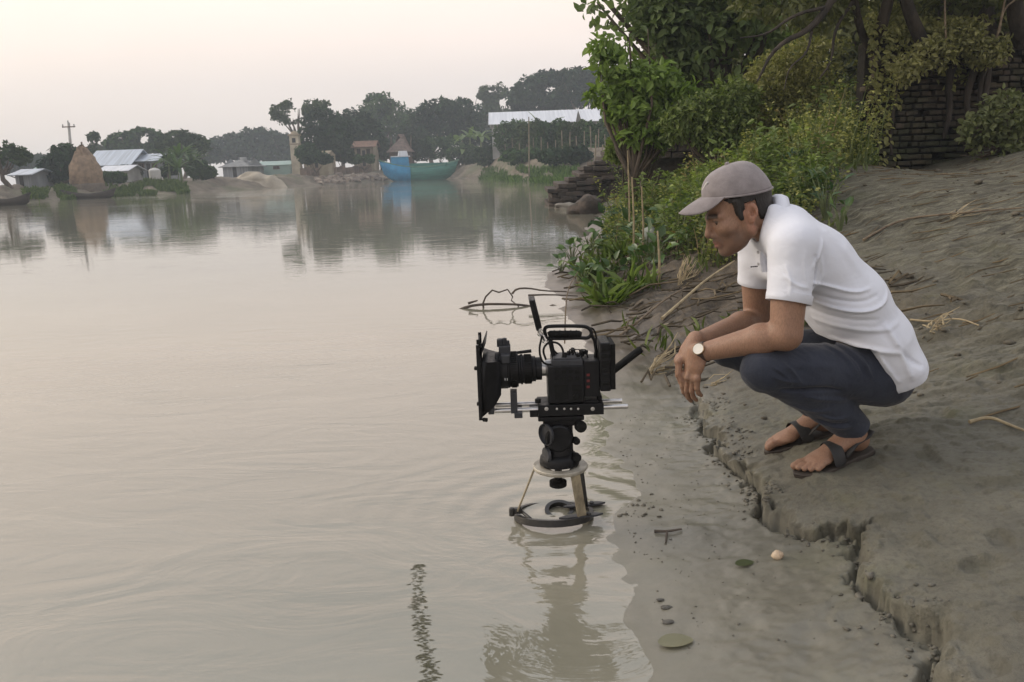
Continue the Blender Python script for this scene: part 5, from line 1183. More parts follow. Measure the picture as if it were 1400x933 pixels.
for i, (q, s, h, lab) in enumerate(((232, 9, 1.6, "spiky palm at the left of the palm clump"), (248, 8, 2.0, "tallest spiky palm in front of the feathery tree"), (264, 9, 1.5, "spiky palm at the right edge of the palm clump"), (244, 6, 0.9, "low spiky palm overhanging the mud bank"))):
    banana(FP(q, s), h, 22, 2.1, 0.30, lab, "palm clump on the far bank", ((0.03, 0.06, 0.025), (0.08, 0.13, 0.05)), "palm", "palm", 40 + i)

# ------------------------------------------------------------------ houses on the far bank
TIN = mat("tin_roof", (0.50, 0.56, 0.64), (0.34, 0.38, 0.43), 0.8, 0.45, 0.6, 6, 0.02, stretch=(8, 0.3, 0.3), metal=0.3); TINW = mat("pale_tin_roof", (0.66, 0.69, 0.74), (0.52, 0.55, 0.60), 0.5, 0.5, 0.4, 6, 0.02, stretch=(8, 0.3, 0.3), metal=0.1)
TING = mat("green_tin", (0.30, 0.42, 0.38), (0.22, 0.32, 0.30), 0.6, 0.5); PLAST = mat("pale_plaster", (0.42, 0.42, 0.41), (0.24, 0.235, 0.225), 0.6, 0.9, 0.3, 5, 0.02); CREAM = mat("cream_plaster", (0.38, 0.325, 0.23), (0.19, 0.155, 0.115), 0.7, 0.9, 0.3, 4, 0.03)
DARKW = mat("dark_opening", (0.02, 0.02, 0.022), rough=0.6); WOODB = mat("brown_board", (0.15, 0.10, 0.07), (0.09, 0.06, 0.045), 2, 0.85); THATCH = mat("thatch", (0.20, 0.15, 0.12), (0.11, 0.08, 0.07), 3, 0.95, 0.6, 9, 0.05)
GREYW = mat("grey_tin_wall", (0.28, 0.30, 0.32), (0.17, 0.18, 0.19), 0.9, 0.7, 0.5, 5, 0.03, stretch=(8, 1, 0.3))
def house(name, label, cat, x0, x1, s, y_eave, y_ridge, deep, wall_m, roof_m, wins=(), door=None, group=None, over=0.35, hip=0.0, y_base=None):
    qm = (x0 + x1) / 2; Y = float(fy(qm)) + s; zb = float(fz(qm, s)) - 0.25
    A = P(x0, y_eave, Y); B = P(x1, y_eave, Y); ze = (A[2] + B[2]) / 2; zr = P(qm, y_ridge, Y + deep / 2)[2]; X0, X1 = A[0], B[0]
    o = empty(name, (0.5 * (X0 + X1), Y + deep / 2, zb), label, cat, group)
    g = MB(); g.box(((X0 + X1) / 2, Y + deep / 2, (zb + ze) / 2), (X1 - X0, deep, ze - zb))
    e = 0.05
    for X in (X0 + 0.01, X1 - 0.01): g.add([(X, Y + e, ze), (X, Y + deep - e, ze), (X, Y + deep / 2, zr - 0.08)], [(0, 1, 2)])
    g.build("wall", wall_m, o, smooth=False)
    g = MB(); xa, xb = X0 - over, X1 + over; h = (zr - ze) * hip; ov = over; dz = (zr - ze) * ov / (deep / 2)
    xr0, xr1 = xa + (deep / 2) * hip, xb - (deep / 2) * hip
    v = [(xa, Y - ov, ze - dz + 0.02), (xb, Y - ov, ze - dz + 0.02), (xb, Y + deep + ov, ze - dz + 0.02), (xa, Y + deep + ov, ze - dz + 0.02), (xr0, Y + deep / 2, zr + 0.02), (xr1, Y + deep / 2, zr + 0.02)]
    f = [(0, 1, 5, 4), (2, 3, 4, 5)] + ([(1, 2, 5), (3, 0, 4)] if hip > 0 else [])
    g.add(v, f); r = g.build("roof", roof_m, o, smooth=False); so = r.modifiers.new("thick", 'SOLIDIFY'); so.thickness = 0.06
    for (wx0, wx1, wy0, wy1) in wins:
        a, b_ = P(wx0, wy0, Y), P(wx1, wy1, Y); w_ = abs(b_[0] - a[0]); hh = abs(a[2] - b_[2]); c_ = np.array([(a[0] + b_[0]) / 2, Y - 0.01, (a[2] + b_[2]) / 2])
        g = MB()
        for dx, dzz, ww, wh in ((-w_ / 2, 0, 0.07, hh), (w_ / 2, 0, 0.07, hh), (0, hh / 2, w_ + 0.07, 0.07), (0, -hh / 2, w_ + 0.14, 0.07), (0, 0, 0.04, hh)): g.box(c_ + np.array([dx, -0.03, dzz]), (ww, 0.08, wh))
        wf = g.build("window", WOODB, o, smooth=False); g = MB(); g.box(c_, (w_ - 0.05, 0.03, hh - 0.05)); g.build("pane", DARKW, wf, smooth=False)
    if door:
        a, b_ = P(door[0], door[2], Y), P(door[1], door[2], Y); ht = a[2] - zb; g = MB(); g.box(((a[0] + b_[0]) / 2, Y - 0.02, zb + ht / 2), (abs(b_[0] - a[0]), 0.06, ht)); g.build("door", DARKW, o, smooth=False)
    return o
house("tin_roof_house", "small house with a long blue grey tin roof beside the haystack", "house", 121, 176, 14, 224, 206, 5, GREYW, TIN, ((128, 136, 229, 235), (160, 168, 229, 235)), (146, 152, 229))
house("lean_to_shed", "low lean-to shed with pale tin roof in front of the blue-roofed house", "shed", 138, 172, 9, 233, 227, 3, PLAST, TINW, ((146, 152, 237, 242),), (160, 165, 236))
house("grey_tin_house", "grey tin house with flat-sloped roof left of the palms", "house", 184, 222, 13, 219, 211, 4, GREYW, TIN, ((190, 197, 224, 230), (208, 215, 224, 230)), (200, 205, 224))
house("small_shack", "small grey shack under the thin tree at the far left", "shack", 20, 40, 10, 238, 232, 3, GREYW, TIN, (), (26, 31, 240))
house("small_shack", "narrow pale shack between the thin tree and the bushy tree", "shack", 42, 60, 14, 236, 229, 3, PLAST, TING, ((46, 51, 240, 244),), (53, 57, 240))
house("dome_hut", "grey dome-roofed hut standing by the hazy grove", "hut", 304, 338, 20, 227, 216, 6, GREYW, mat("grey_thatch", (0.24, 0.25, 0.25), (0.17, 0.17, 0.17), 2, 0.9), (), (318, 323, 229), hip=0.7)
house("green_wall_shed", "long low green tin shed before the hazy grove", "shed", 340, 396, 22, 226, 221, 4, TING, TING, ((352, 360, 229, 232), (374, 382, 228, 231)), None, over=0.1)
house("cream_house", "small cream house with dark windows between the dark trees", "house", 484, 510, 9, 200, 193, 4, CREAM, mat("brown_roof", (0.22, 0.13, 0.09), (0.14, 0.09, 0.07), 2, 0.85), ((488, 493, 204, 211), (501, 506, 204, 211)), (495, 499, 206))
house("cream_annex", "low weathered cream building at the foot of the tower", "building", 414, 448, 8, 212, 207, 4, CREAM, CREAM, ((420, 425, 214, 219), (437, 442, 214, 219)), (430, 434, 214), over=0.05)
house("thatched_hut", "brown hut with steep triangular roof behind the boat", "hut", 532, 560, 7, 205, 184, 5, WOODB, THATCH, (), (543, 549, 207), hip=0.8)
house("long_white_building", "long white building under a pale tin roof at the top of the far bank", "building", 672, 800, 30, 167, 152, 8, PLAST, TINW, tuple((x, x + 7, 174, 184) for x in (684, 704, 724, 744, 764, 784)), (694, 699, 176))
house("white_roof_extension", "right-hand wing of the long white building with a slightly higher roof", "building", 800, 900, 34, 163, 148, 8, PLAST, TINW, ((812, 820, 171, 181), (832, 840, 171, 181)), None)
# cream tower, haystack, pole, tank
tb = FP(409, 14); Yt = float(fy(409)) + 14
o = empty("cream_tower", tb, "narrow cream masonry tower standing left of the dark rounded tree", "tower")
g = MB(); a_, b2_ = P(403, 186, Yt), P(415, 186, Yt); wt = b2_[0] - a_[0]; zt = a_[2]
g.box((tb[0], Yt, (tb[2] - 0.3 + zt) / 2), (wt, wt, zt - tb[2] + 0.3)); TOWM = mat("pale_tower_plaster", (0.58, 0.53, 0.42), (0.36, 0.32, 0.25), 0.9, 0.9, 0.3, 4, 0.03); g.build("shaft", TOWM, o, smooth=False)
g = MB(); g.box((tb[0], Yt, zt + 0.08), (wt * 1.25, wt * 1.25, 0.16)); g.build("cornice", CREAM, o, smooth=False); g = MB(); g.box((tb[0], Yt, zt - 0.9), (wt * 1.12, wt * 1.12, 0.12)); g.build("string_course", CREAM, o, smooth=False); g = MB(); g.lathe([(0.16, wt * 0.5), (0.4, wt * 0.35), (0.55, 0)], (tb[0], Yt, zt), (0, 0, 1), 12); g.build("finial", CREAM, o, smooth=False)
g = MB(); g.box((tb[0], Yt - wt / 2 - 0.01, zt - 0.5), (wt * 0.4, 0.05, 0.5)); g.build("opening", DARKW, o, smooth=False)
hb_ = FP(117, 4.5); Yh = float(fy(117)) + 4.5; hgt = P(115, 205, Yh)[2] - hb_[2] + 0.3
o = empty("haystack", hb_, "tall conical straw haystack at the water's edge beside the blue-roofed house", "haystack")
g = MB(); rw = 20 * Yh / F_PX; g.lathe([(-0.3, rw * 0.9), (0.12 * hgt, rw), (0.3 * hgt, rw * 1.02), (0.5 * hgt, rw * 0.86), (0.68 * hgt, rw * 0.64), (0.82 * hgt, rw * 0.42), (0.93 * hgt, rw * 0.22), (hgt, 0.04)], hb_, (0, 0, 1), 26)
rg = np.random.default_rng(5); g.v = [tuple(np.array(p) + rg.normal(size=3) * 0.07) for p in g.v]; g.build("straw_heap", mat("hay", (0.29, 0.21, 0.14), (0.17, 0.12, 0.08), 3, 0.95, 0.8, 10, 0.05), o, angle=180)
g = MB(); g.tube([hb_ + np.array([0, 0, hgt * 0.8]), hb_ + np.array([0.03, 0, hgt + 0.25])], 0.06, 6); g.build("centre_pole", BARK, o)
g = MB(); g.lathe([(-0.4, rw * 1.15), (0.15, rw * 1.12), (0.28, rw * 0.98)], hb_, (0, 0, 1), 20); g.build("earth_base", mat("earth", (0.15, 0.12, 0.09), (0.09, 0.075, 0.06), 3, 0.95, 0.5, 8, 0.05), o, angle=180)
pb_ = FP(99, 16); Yp = float(fy(99)) + 16
o = empty("utility_pole", pb_, "slim pale concrete utility pole with crossarm behind the bushy tree", "utility pole"); zt = P(95, 168, Yp)
g = MB(); tp_ = np.array([pb_[0] - 0.0, Yp, zt[2]]); g.tube([pb_ - [0, 0, 0.3], tp_], [0.16, 0.10], 10); g.build("shaft", mat("concrete", (0.42, 0.41, 0.40), (0.34, 0.33, 0.32), 3, 0.8), o)
g = MB(); g.box(tp_ - np.array([0, 0.1, 0.35]), (1.1, 0.09, 0.09)); g.build("crossarm", WOODB, o, smooth=False)
for dx in (-0.48, 0.0, 0.48): g = MB(); g.lathe([(0, 0.05), (0.1, 0.06), (0.2, 0.03), (0.2, 0)], tp_ + np.array([dx, -0.1, -0.31 if dx else 0.0]), (0, 0, 1), 8); g.build("insulator", PLAST, o)
tk = FP(212, 6); o = empty("water_tank", tk, "pale round water tank standing left of the palm clump", "tank")
g = MB(); g.lathe([(-0.2, 0.42), (0, 0.42), (0.04, 0.45), (0.72, 0.45), (0.85, 0.3), (0.88, 0.14), (0.93, 0.14), (0.93, 0)], tk, (0, 0, 1), 24); g.build("tank_body", mat("white_tank", (0.55, 0.55, 0.54), (0.42, 0.42, 0.41), 2, 0.6), o, angle=40); g = MB(); g.tube([tk + [0.44, 0, 0.2], tk + [0.6, -0.1, 0.15], tk + [0.6, -0.1, -0.2]], 0.04, 6); g.build("outlet_pipe", STEEL, o)

# ---- boats
def boat(name, label, c, L, W, Hh, hull_m, yaw=0.0, prow=0.6, stern=0.3, group=None, bow_m=None, bow_n=5):
    o = empty(name, c, label, "boat", group); A = np.array([math.cos(yaw), math.sin(yaw), 0]); Bv = np.array([-math.sin(yaw), math.cos(yaw), 0]); c = np.array(c, float)
    n, v, rails = 15, [], [[], []]
    prof = ((1.0, 1.0), (0.92, 0.55), (0.6, 0.12), (0.0, 0.0), (-0.6, 0.12), (-0.92, 0.55), (-1.0, 1.0))
    for i in range(n):
        t = i / (n - 1) * 2 - 1; w_ = W / 2 * (1 - abs(t) ** 2.6) ** 0.8 + 0.04; sheer = Hh * (1 + (prow if t < 0 else stern) * abs(t) ** 2.3); keel = -0.25 * Hh + (0.85 * Hh) * abs(t) ** 4
        for yy, hh in prof: v.append(c + A * (t * L / 2 + (0.06 * L * hh * t * abs(t))) + Bv * yy * w_ + np.array([0, 0, keel + (sheer - keel) * hh]))
        rails[0].append(v[-7]); rails[1].append(v[-1])
    k = 7; f = [(i * k + j, i * k + j + 1, (i + 1) * k + j + 1, (i + 1) * k + j) for i in range(n - 1) for j in range(k - 1)] + [tuple(range(k)), tuple((n - 1) * k + j for j in range(k))[::-1]]
    V = np.array(v)
    fb = [q for q in f if max(q) < bow_n * k + k] if bow_m else []; fh = [q for q in f if q not in fb]
    for nm, fs_, m_ in (("hull", fh, hull_m), ("bow", fb, bow_m)):
        if not fs_: continue
        us = sorted({i for q in fs_ for i in q}); ix = {j: i for i, j in enumerate(us)}
        h = mesh_obj(nm, V[us], [tuple(ix[i] for i in q) for q in fs_], m_, o, angle=50); so = h.modifiers.new("thick", 'SOLIDIFY'); so.thickness = 0.05
    return o, rails, A, Bv, c
BGRN = mat("green_boat_paint", (0.05, 0.22, 0.18), (0.03, 0.14, 0.12), 1.5, 0.6, 0.3, 5, 0.02, stretch=(0.3, 1, 3)); BBLU = mat("blue_boat_paint", (0.03, 0.27, 0.50), (0.022, 0.19, 0.38), 1.5, 0.6); BRIM = mat("boat_rim", (0.12, 0.25, 0.17), (0.07, 0.17, 0.12), 2, 0.7)
bc = FP(574, -3.2); Lb = 96 * bc[1] / F_PX
o, rails, A, Bv, c = boat("cargo_boat", "large wooden cargo boat with blue bow and green hull moored at the far bank", (bc[0], bc[1], 0.05), Lb, Lb * 0.27, 1.45, BGRN, yaw=0.25, prow=0.62, stern=0.45, bow_m=BBLU)
for r_ in rails: g = MB(); g.tube(r_, 0.07, 6); g.build("gunwale", BRIM, o)
g = MB(); c0 = c - A * Lb * 0.27 + np.array([0, 0, 2.05]); g.box(c0, (Lb * 0.24, Lb * 0.18, 1.2), (A, Bv, EZz), taper=0.94); g.build("cabin", BBLU, o, smooth=False, bevel=0.03)
g = MB(); g.box(c0 + np.array([0, 0, 0.62]) + A * 0.1, (Lb * 0.25, Lb * 0.20, 0.10), (A, Bv, EZz)); g.box(c0 + np.array([0, 0, 0.95]) + A * 0.4, (Lb * 0.13, Lb * 0.14, 0.55), (A, Bv, EZz), taper=0.8); g.build("cabin_roof", TINW, o, smooth=False, bevel=0.03)
g = MB()
for k in range(6): g.box(c + A * (-0.08 + k * 0.09) * Lb + np.array([0, 0, 1.5]), (0.10, Lb * 0.24, 0.08), (A, Bv, EZz))
g.build("cross_beam", BRIM, o, smooth=False)
g = MB()
for sg in (-1, 1): g.box(c + A * Lb * 0.12 + Bv * sg * Lb * 0.105 + np.array([0, 0, 1.66]), (Lb * 0.52, 0.06, 0.42), (A, Bv, EZz))
g.build("side_board", BGRN, o, smooth=False)
DKB = mat("dark_boat_wood", (0.045, 0.035, 0.028), (0.025, 0.02, 0.018), 2, 0.8)
for q, lab, L_ in ((2, "small dark country boat moored at the far left", 2.4), (118, "small dark country boat moored below the haystack", 3.2)):
    p_ = FP(q, -0.9); o, rails, *_ = boat("country_boat", lab, (p_[0], p_[1], 0.0), L_, 0.9, 0.32, DKB, 0.1, 1.0, 1.0, "country boats at the far bank")
    for r_ in rails: g = MB(); g.tube(r_, 0.035, 5); g.build("gunwale", DKB, o)
# mounds and rubble of the far bank
def mound(name, label, q, s, rx, ry, h, m_, kind=None, cat=None, seed=1):
    c = FP(q, s); n, k = 14, 36; v = []
    for j in range(n):
        t = j / (n - 1); 
        for i in range(k):
            a = 2 * math.pi * i / k; rr = 1 - t; w_ = 1 + 0.25 * vn(np.array([math.cos(a) * 2 + seed]), np.array([math.sin(a) * 2]), np.array([t * 3]), s=seed)[0]
            v.append(c + np.array([math.cos(a) * rx * rr * w_, math.sin(a) * ry * rr * w_, -1.6 + (h + 1.6) * (1 - rr ** 3.2) * (1 + 0.2 * vn(np.array([math.cos(a) * rr * 4]), np.array([math.sin(a) * rr * 4 + seed]), s=seed)[0])]))
    f = [(j * k + i, j * k + (i + 1) % k, (j + 1) * k + (i + 1) % k, (j + 1) * k + i) for j in range(n - 1) for i in range(k)]
    o = mesh_obj(name, np.array(v), f, m_, None, angle=180); return tag(o, label, cat, None, kind)
SANDM = mat("pale_sand", (0.42, 0.37, 0.29), (0.27, 0.24, 0.19), 0.8, 0.95, 0.5, 3, 0.05); GREYM = mat("grey_silt", (0.19, 0.17, 0.14), (0.11, 0.10, 0.085), 1.2, 0.95, 0.8, 4, 0.08)
mound("sand_mound", "pale sand mound on the grey mud bank", 352, 4, 3.4, 2.4, 0.42, SANDM, None, "sand heap", 3)
def rubble(name, label, q0, q1, s, n, m_, seed):
    rg = np.random.default_rng(seed); g = MB()
    for i in range(n):
        q = rg.uniform(q0, q1); c = FP(q, s + rg.uniform(-1.2, 1.2)); sz = rg.uniform(0.25, 0.75, 3) * np.array([1.3, 1, 0.6]); ax = np.linalg.qr(rg.normal(size=(3, 3)) * 0.35 + np.eye(3))[0]; g.box(c + [0, 0, 0.1], sz, ax, taper=rg.uniform(0.6, 1.0))
    return tag(g.build(name, m_, None, smooth=False, bevel=0.04), label, "rubble", None, "stuff")
rubble("broken_brick_rubble", "pale broken brick rubble along the far waterline left of the boat", 432, 526, 2.0, 110, mat("rubble", (0.36, 0.30, 0.24), (0.17, 0.14, 0.12), 1.5, 0.95), 8)
# low masonry wall behind the rubble
g = MB()
for k in range(16):
    c = FP(415 + k * 6, 7.5 + 0.3 * math.sin(k)); g.box(c + [0, 0, 0.25], (0.62, 0.35, 1.1 + 0.15 * math.sin(k * 2.3)))
tag(g.build("low_brick_wall", mat("old_brick", (0.24, 0.18, 0.14), (0.14, 0.11, 0.09), 2, 0.95, 0.5, 6, 0.05), None, smooth=False), "low broken brick wall running behind the rubble left of the boat", "wall")

# ---- grass strips on the far bank
def blades(name, label, pts, hgt, cols, seed, per=1, w=0.05, kind="stuff", cat="grass", m_=None):
    rg = np.random.default_rng(seed); n = len(pts); a = rg.normal(size=(n, 3)) * 0.35 + np.array([0, 0, 1.0]); t = rg.random((n, 1)); col = np.array(cols[0]) * (1 - t) + np.array(cols[1]) * t
    V, F, C = leaf_mesh(pts, a, unit(rg.normal(size=(n, 3))), hgt * (0.5 + 0.8 * rg.random(n)), w / hgt, col, 0.15); o = mesh_obj(name, V, tri_fix(F), m_ or LEAF_FAR, None, smooth=False, col=C); return tag(o, label, cat, None, kind)
def strip(q0, q1, s0, s1, n, seed, dens=None):
    rg = np.random.default_rng(seed); q = rg.uniform(q0, q1, n); s = rg.uniform(s0, s1, n); kp = vn(q * 0.06, s * 0.4, s=seed) > -0.25 + rg.normal(size=n) * 0.1; q, s = q[kp], s[kp]
    Y = fy(q) + s + 0.6 * np.sin(q * 0.05); hd_ = np.array([hdir(x) for x in q]); return np.stack([hd_ * Y, Y, np.maximum(fz(q, s), -0.02) - 0.03], -1)
blades("hyacinth_grass", "bright green water grass along the far inlet", strip(655, 850, -7, 6, 6500, 1), 0.45, ((0.05, 0.10, 0.025), (0.13, 0.21, 0.06)), 2, w=0.10)
blades("bank_grass", "green grass patches on the left of the far bank", np.concatenate([strip(28, 100, -0.5, 4, 2600, 3), strip(138, 256, -0.5, 5, 5200, 4)]), 0.38, ((0.05, 0.09, 0.025), (0.12, 0.17, 0.05)), 5, w=0.10)
# reed thicket and stakes below the long building
for i, (q, lab) in enumerate(((698, "reedy thicket at the left corner of the long building"), (726, "reedy thicket beneath the second windows of the long building"), (756, "dense reedy thicket before the middle of the long white wall"), (786, "reedy thicket right of the dense middle one"), (818, "reedy thicket next to the brick steps on the near bank"))):
    Y = float(fy(q)) + 18; far_tree("thicket_shrub", q, 18, [(q - 10, 184, 12, 14), (q + 9, 180, 12, 14), (q, 197, 19, 14)], 3000, OLG if i % 2 else MDG, lab, 0.32, 0.06, -0.35, 1.0, "reedy thickets under the long building", "shrub", fork=0.2)
STAKE = mat("bamboo_stake", (0.22, 0.19, 0.135), (0.13, 0.11, 0.08), 3, 0.85)
for i, q in enumerate(np.linspace(692, 838, 16)):
    b_ = FP(q, 12.5 + 0.6 * math.sin(i * 2)); g = MB(); g.tube([b_ - [0, 0, 0.2], b_ + np.array([0.05 * math.sin(i * 3), 0, 1.5 + 0.4 * math.sin(i * 1.7)])], 0.045, 6)
    tag(g.build("fence_stake", STAKE), "grey bamboo stake in the row below the reedy thickets", "stake", "fence stakes on the far bank")
for px, y0, y1, lab in ((723, 160, 232, "tall bamboo pole standing in the water grass before the long building"), (812, 185, 232, "leaning bamboo pole just left of the brick steps"), (821, 198, 228, "short bamboo pole right of the leaning pole")):
    Y = float(fy(px)) - 1; a, b_ = P(px, y1, Y), P(px + (3 if px > 800 else 0), y0, Y); a[2] = min(a[2], 0.1) - 0.3; g = MB(); g.tube([a, (a + b_) / 2, b_], [0.06, 0.055, 0.04], 7); tag(g.build("bamboo_pole", STAKE), lab, "pole", "bamboo poles in the inlet")
# ------------------------------------------------------------------ near bank: wall, trees, weeds
def G(x, y): return float(H(np.array([x]), np.array([y]), False)[0])
def gp(px, Y, dz=0.0):                   # ground point under a column of the photograph at distance Y
    d = ray(px, 300); x = d[0] / d[1] * Y; return np.array([x, Y, G(x, Y) + dz])
def near_tree(name, bpx, Y, lst, n, size, cols, label, cat="tree", r0=0.1, gap=-0.25, freq=1.2, seed=0, group=None, fork=0.5, m=None, deep=0.9, droop=0.12, aspect=0.5, tint_f=1.2, n_extra=3, trunk_m=None, base=None):
    b_ = gp(bpx, Y) if base is None else np.array(base); rng = np.random.default_rng(seed); lob = []
    for q in lst:
        yy = q[4] if len(q) > 4 else Y; s_ = yy / F_PX; lob.append((P(q[0], q[1], yy), (q[2] * s_, q[2] * s_ * deep, q[3] * s_)))
    o = empty(name, b_, label, cat, group); limbs("trunk", o, b_, lob, r0, rng, trunk_m, n_extra, fork)
    crown("crown", o, lob, n, size, cols, rng, freq, gap, seed, aspect, m or LEAF, True, tint_f, droop); return o
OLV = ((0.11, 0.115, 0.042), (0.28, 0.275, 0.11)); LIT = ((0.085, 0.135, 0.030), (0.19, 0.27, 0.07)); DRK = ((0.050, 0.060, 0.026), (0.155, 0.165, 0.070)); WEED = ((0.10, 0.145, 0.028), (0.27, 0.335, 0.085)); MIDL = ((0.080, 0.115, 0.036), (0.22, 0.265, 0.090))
# brick wall
WY = 9.6
wl, wr = P(1186, 150, WY)[0], P(1500, 150, WY + 0.3)[0]
rg = np.random.default_rng(31); g = MB(); z0 = min(G(wl, WY), G(wr, WY)) - 0.25; bw, bh = 0.15, 0.068; rows = 25
for r_ in range(rows):
    x = wl + (r_ % 2) * bw * 0.5 - rg.uniform(0, 0.05) - (0.08 * math.sin(r_ * 0.9)); z = z0 + r_ * bh
    while x < wr:
        w_ = bw * rg.uniform(0.6, 1.15); yy = WY + 0.1 * math.sin(x * 1.3) + 0.12 * (z - z0) * 0.4
        if rg.random() > 0.045 and not (r_ > 20 and rg.random() < 0.35):
            c_ = 0.75 + 0.5 * rg.random(); g.box((x + w_ / 2, yy + rg.uniform(-0.03, 0.03), z + bh / 2), (w_ - rg.uniform(0.012, 0.03), 0.14, bh - rg.uniform(0.012, 0.026)), np.eye(3) + rg.normal(size=(3, 3)) * 0.035, 0, (c_, c_ * rg.uniform(0.92, 1.0), c_ * rg.uniform(0.85, 1.0)))
        x += w_
g.box(((wl + wr) / 2, WY + 0.24, z0 + rows * bh * 0.48), (wr - wl, 0.2, rows * bh * 0.96), None, 0, (0.25, 0.23, 0.2))
m, nt, b, out = nodes_of("mossy_brick"); at = N(nt, "ShaderNodeAttribute", attribute_name="Col")
c = ramp(nt, noise(nt, 5, 6, 0.7), [(0.3, (0.025, 0.021, 0.015)), (0.55, (0.066, 0.054, 0.039)), (0.75, (0.115, 0.098, 0.072))])
c = mixc(nt, ramp(nt, noise(nt, 1.6, 4), [(0.42, 0.0), (0.62, 0.75)]), c, (0.030, 0.040, 0.017)); nt.links.new(mixc(nt, 1.0, c, at.outputs[0], 'MULTIPLY'), b.inputs["Base Color"]); b.inputs["Roughness"].default_value = 0.95
nt.links.new(bump(nt, noise(nt, 30, 5, 0.7), 0.8, 0.02), b.inputs["Normal"])
tag(g.build("brick_wall", m, None, angle=30, bevel=0.008, col=True), "old mossy brick retaining wall behind the bare bank at right", "wall")
# the big tree that grips the wall
tb_ = np.array([P(1325, 60, WY + 0.5)[0], WY + 0.55, z0 + 1.1])
DBARK = mat("dark_bark", (0.060, 0.047, 0.036), (0.022, 0.018, 0.014), 8, 0.9, 0.8, 22, 0.03, stretch=(1, 1, 0.3))
o = empty("banyan_tree", tb_, "large dark spreading tree gripping the top of the brick wall with its roots", "tree"); rng = np.random.default_rng(3)
g = MB(); g.tube([tb_ - [0, 0, 0.5], tb_ + [0.03, 0, 0.3], tb_ + [-0.05, -0.02, 0.9], tb_ + [0.05, -0.1, 1.8], tb_ + [0.0, -0.1, 2.6]], [0.55, 0.36, 0.29, 0.27, 0.2], 12)
def limb(pts, r0, r1, Y0=None):
    q = arcpts([np.array(p, float) for p in pts], 2); k = len(q); g.tube(q, list(np.linspace(r0, r1, k)), 7)
limb([tb_ + [0, 0, 0.5], P(1282, 95, 9.5), P(1262, 60, 9.4), P(1240, 10, 9.3), P(1225, -60, 9.0)], 0.10, 0.05)
limb([P(1205, 130, 9.8), P(1196, 70, 9.7), P(1210, 20, 9.4), P(1225, -40, 9.2)], 0.085, 0.05); limb([P(1198, 80, 9.7), P(1178, 50, 9.6), P(1168, 0, 9.3), P(1160, -50, 9.0)], 0.05, 0.03)
limb([P(1400, 60, 9.4), P(1385, 10, 9.2), P(1395, -60, 9.0)], 0.10, 0.06); limb([tb_ + [0, 0, 1.5], P(1230, -70, 9.0), P(1150, -20, 8.9), P(1112, 40, 8.9), P(1060, 62, 8.8), P(1035, 112, 8.7)], 0.07, 0.006); limb([P(1130, 10, 8.9), P(1085, 20, 8.8), P(1050, 48, 8.7), P(1012, 52, 8.6)], 0.022, 0.005)
limb([P(1110, 42, 8.9), P(1104, 74, 8.8), P(1078, 92, 8.7), P(1072, 124, 8.7)], 0.016, 0.004); limb([P(1168, 0, 9.3), P(1140, 40, 9.2), P(1138, 84, 9.1), P(1120, 108, 9.1)], 0.022, 0.005)
g.build("trunk", DBARK, o, angle=70)
for i, pts in enumerate(([(1330, 60), (1335, 90), (1320, 130), (1326, 170), (1318, 205)], [(1310, 70), (1295, 110), (1300, 150), (1290, 190)], [(1345, 70), (1352, 95), (1345, 140), (1350, 180)], [(1225, 110), (1222, 150), (1216, 190), (1219, 212)], [(1360, 40), (1358, 70), (1342, 100), (1338, 150)])):
    g = MB(); q = arcpts([P(x, y, WY - 0.13 + 0.03 * math.sin(i + k)) for k, (x, y) in enumerate(pts)], 2); g.tube(q, list(np.linspace(0.055 if i != 3 else 0.025, 0.018, len(q))), 7); g.build("root", DBARK, o, angle=70)
for i, pts in enumerate(([(1292, -20), (1292, 40), (1296, 75)], [(1376, -10), (1368, 30), (1362, 55)], [(1388, 0), (1372, 12), (1366, 45)])):
    g = MB(); q = arcpts([P(x, y, WY - 0.5) for x, y in pts], 2); g.tube(q, 0.010, 5); g.build("aerial_root", TWIG, o)
lob = []
for (x, y, rx, ry, yy) in ((1090, -60, 120, 50, 9.6), (1250, -80, 140, 70, 9.8), (1400, -60, 140, 80, 10.0), (1180, -20, 80, 28, 9.6), (1060, -5, 60, 30, 9.2), (1320, -25, 80, 34, 9.4), (1405, 25, 50, 50, 10.0), (1480, 40, 80, 90, 10.2), (1120, 20, 50, 20, 9.6)):
    s_ = yy / F_PX; lob.append((P(x, y, yy), (rx * s_, rx * s_ * 0.9, ry * s_)))
crown("crown", o, lob, 7500, 0.10, DRK, rng, 1.4, -0.2, 3, 0.5, LEAF, True, 1.0, 0.15)
# creeper hanging over the wall
rg = np.random.default_rng(71); n = 3400; xx = rg.uniform(wl - 0.1, wr, n); hh = rg.random(n) ** 0.6; tops = 1.02 + 0.35 * vn(xx * 1.7, xx * 0 + 3, s=81); zz = z0 + rows * bh * (0.12 + 0.98 * hh)
kp = (vn(xx * 2.2, zz * 1.4, s=82) + 0.9 * (hh - 0.62) + 0.5 * np.exp(-((xx - wl) / 0.35) ** 2) > 0.12); xx, zz = xx[kp], zz[kp]; n = len(xx)
pos = np.stack([xx, WY - 0.07 + 0.1 * np.sin(xx * 1.3) - rg.random(n) * 0.12 + 0.05 * (zz - z0), zz], -1); u = rg.random((n, 1)); col = np.array(OLV[0]) * (1 - u) + np.array(OLV[1]) * u
V, F, C = leaf_mesh(pos, np.stack([rg.normal(size=n) * 0.7, -0.4 - rg.random(n) * 0.4, -rg.random(n)], -1), unit(rg.normal(size=(n, 3)) * 0.5 + [0, -1, 0.4]), rg.uniform(0.04, 0.09, n), 0.55, col, 0.2)
tag(mesh_obj("wall_creeper", V, tri_fix(F), LEAF, None, smooth=False, col=C), "olive creeper trailing over the old brick wall", "creeper")
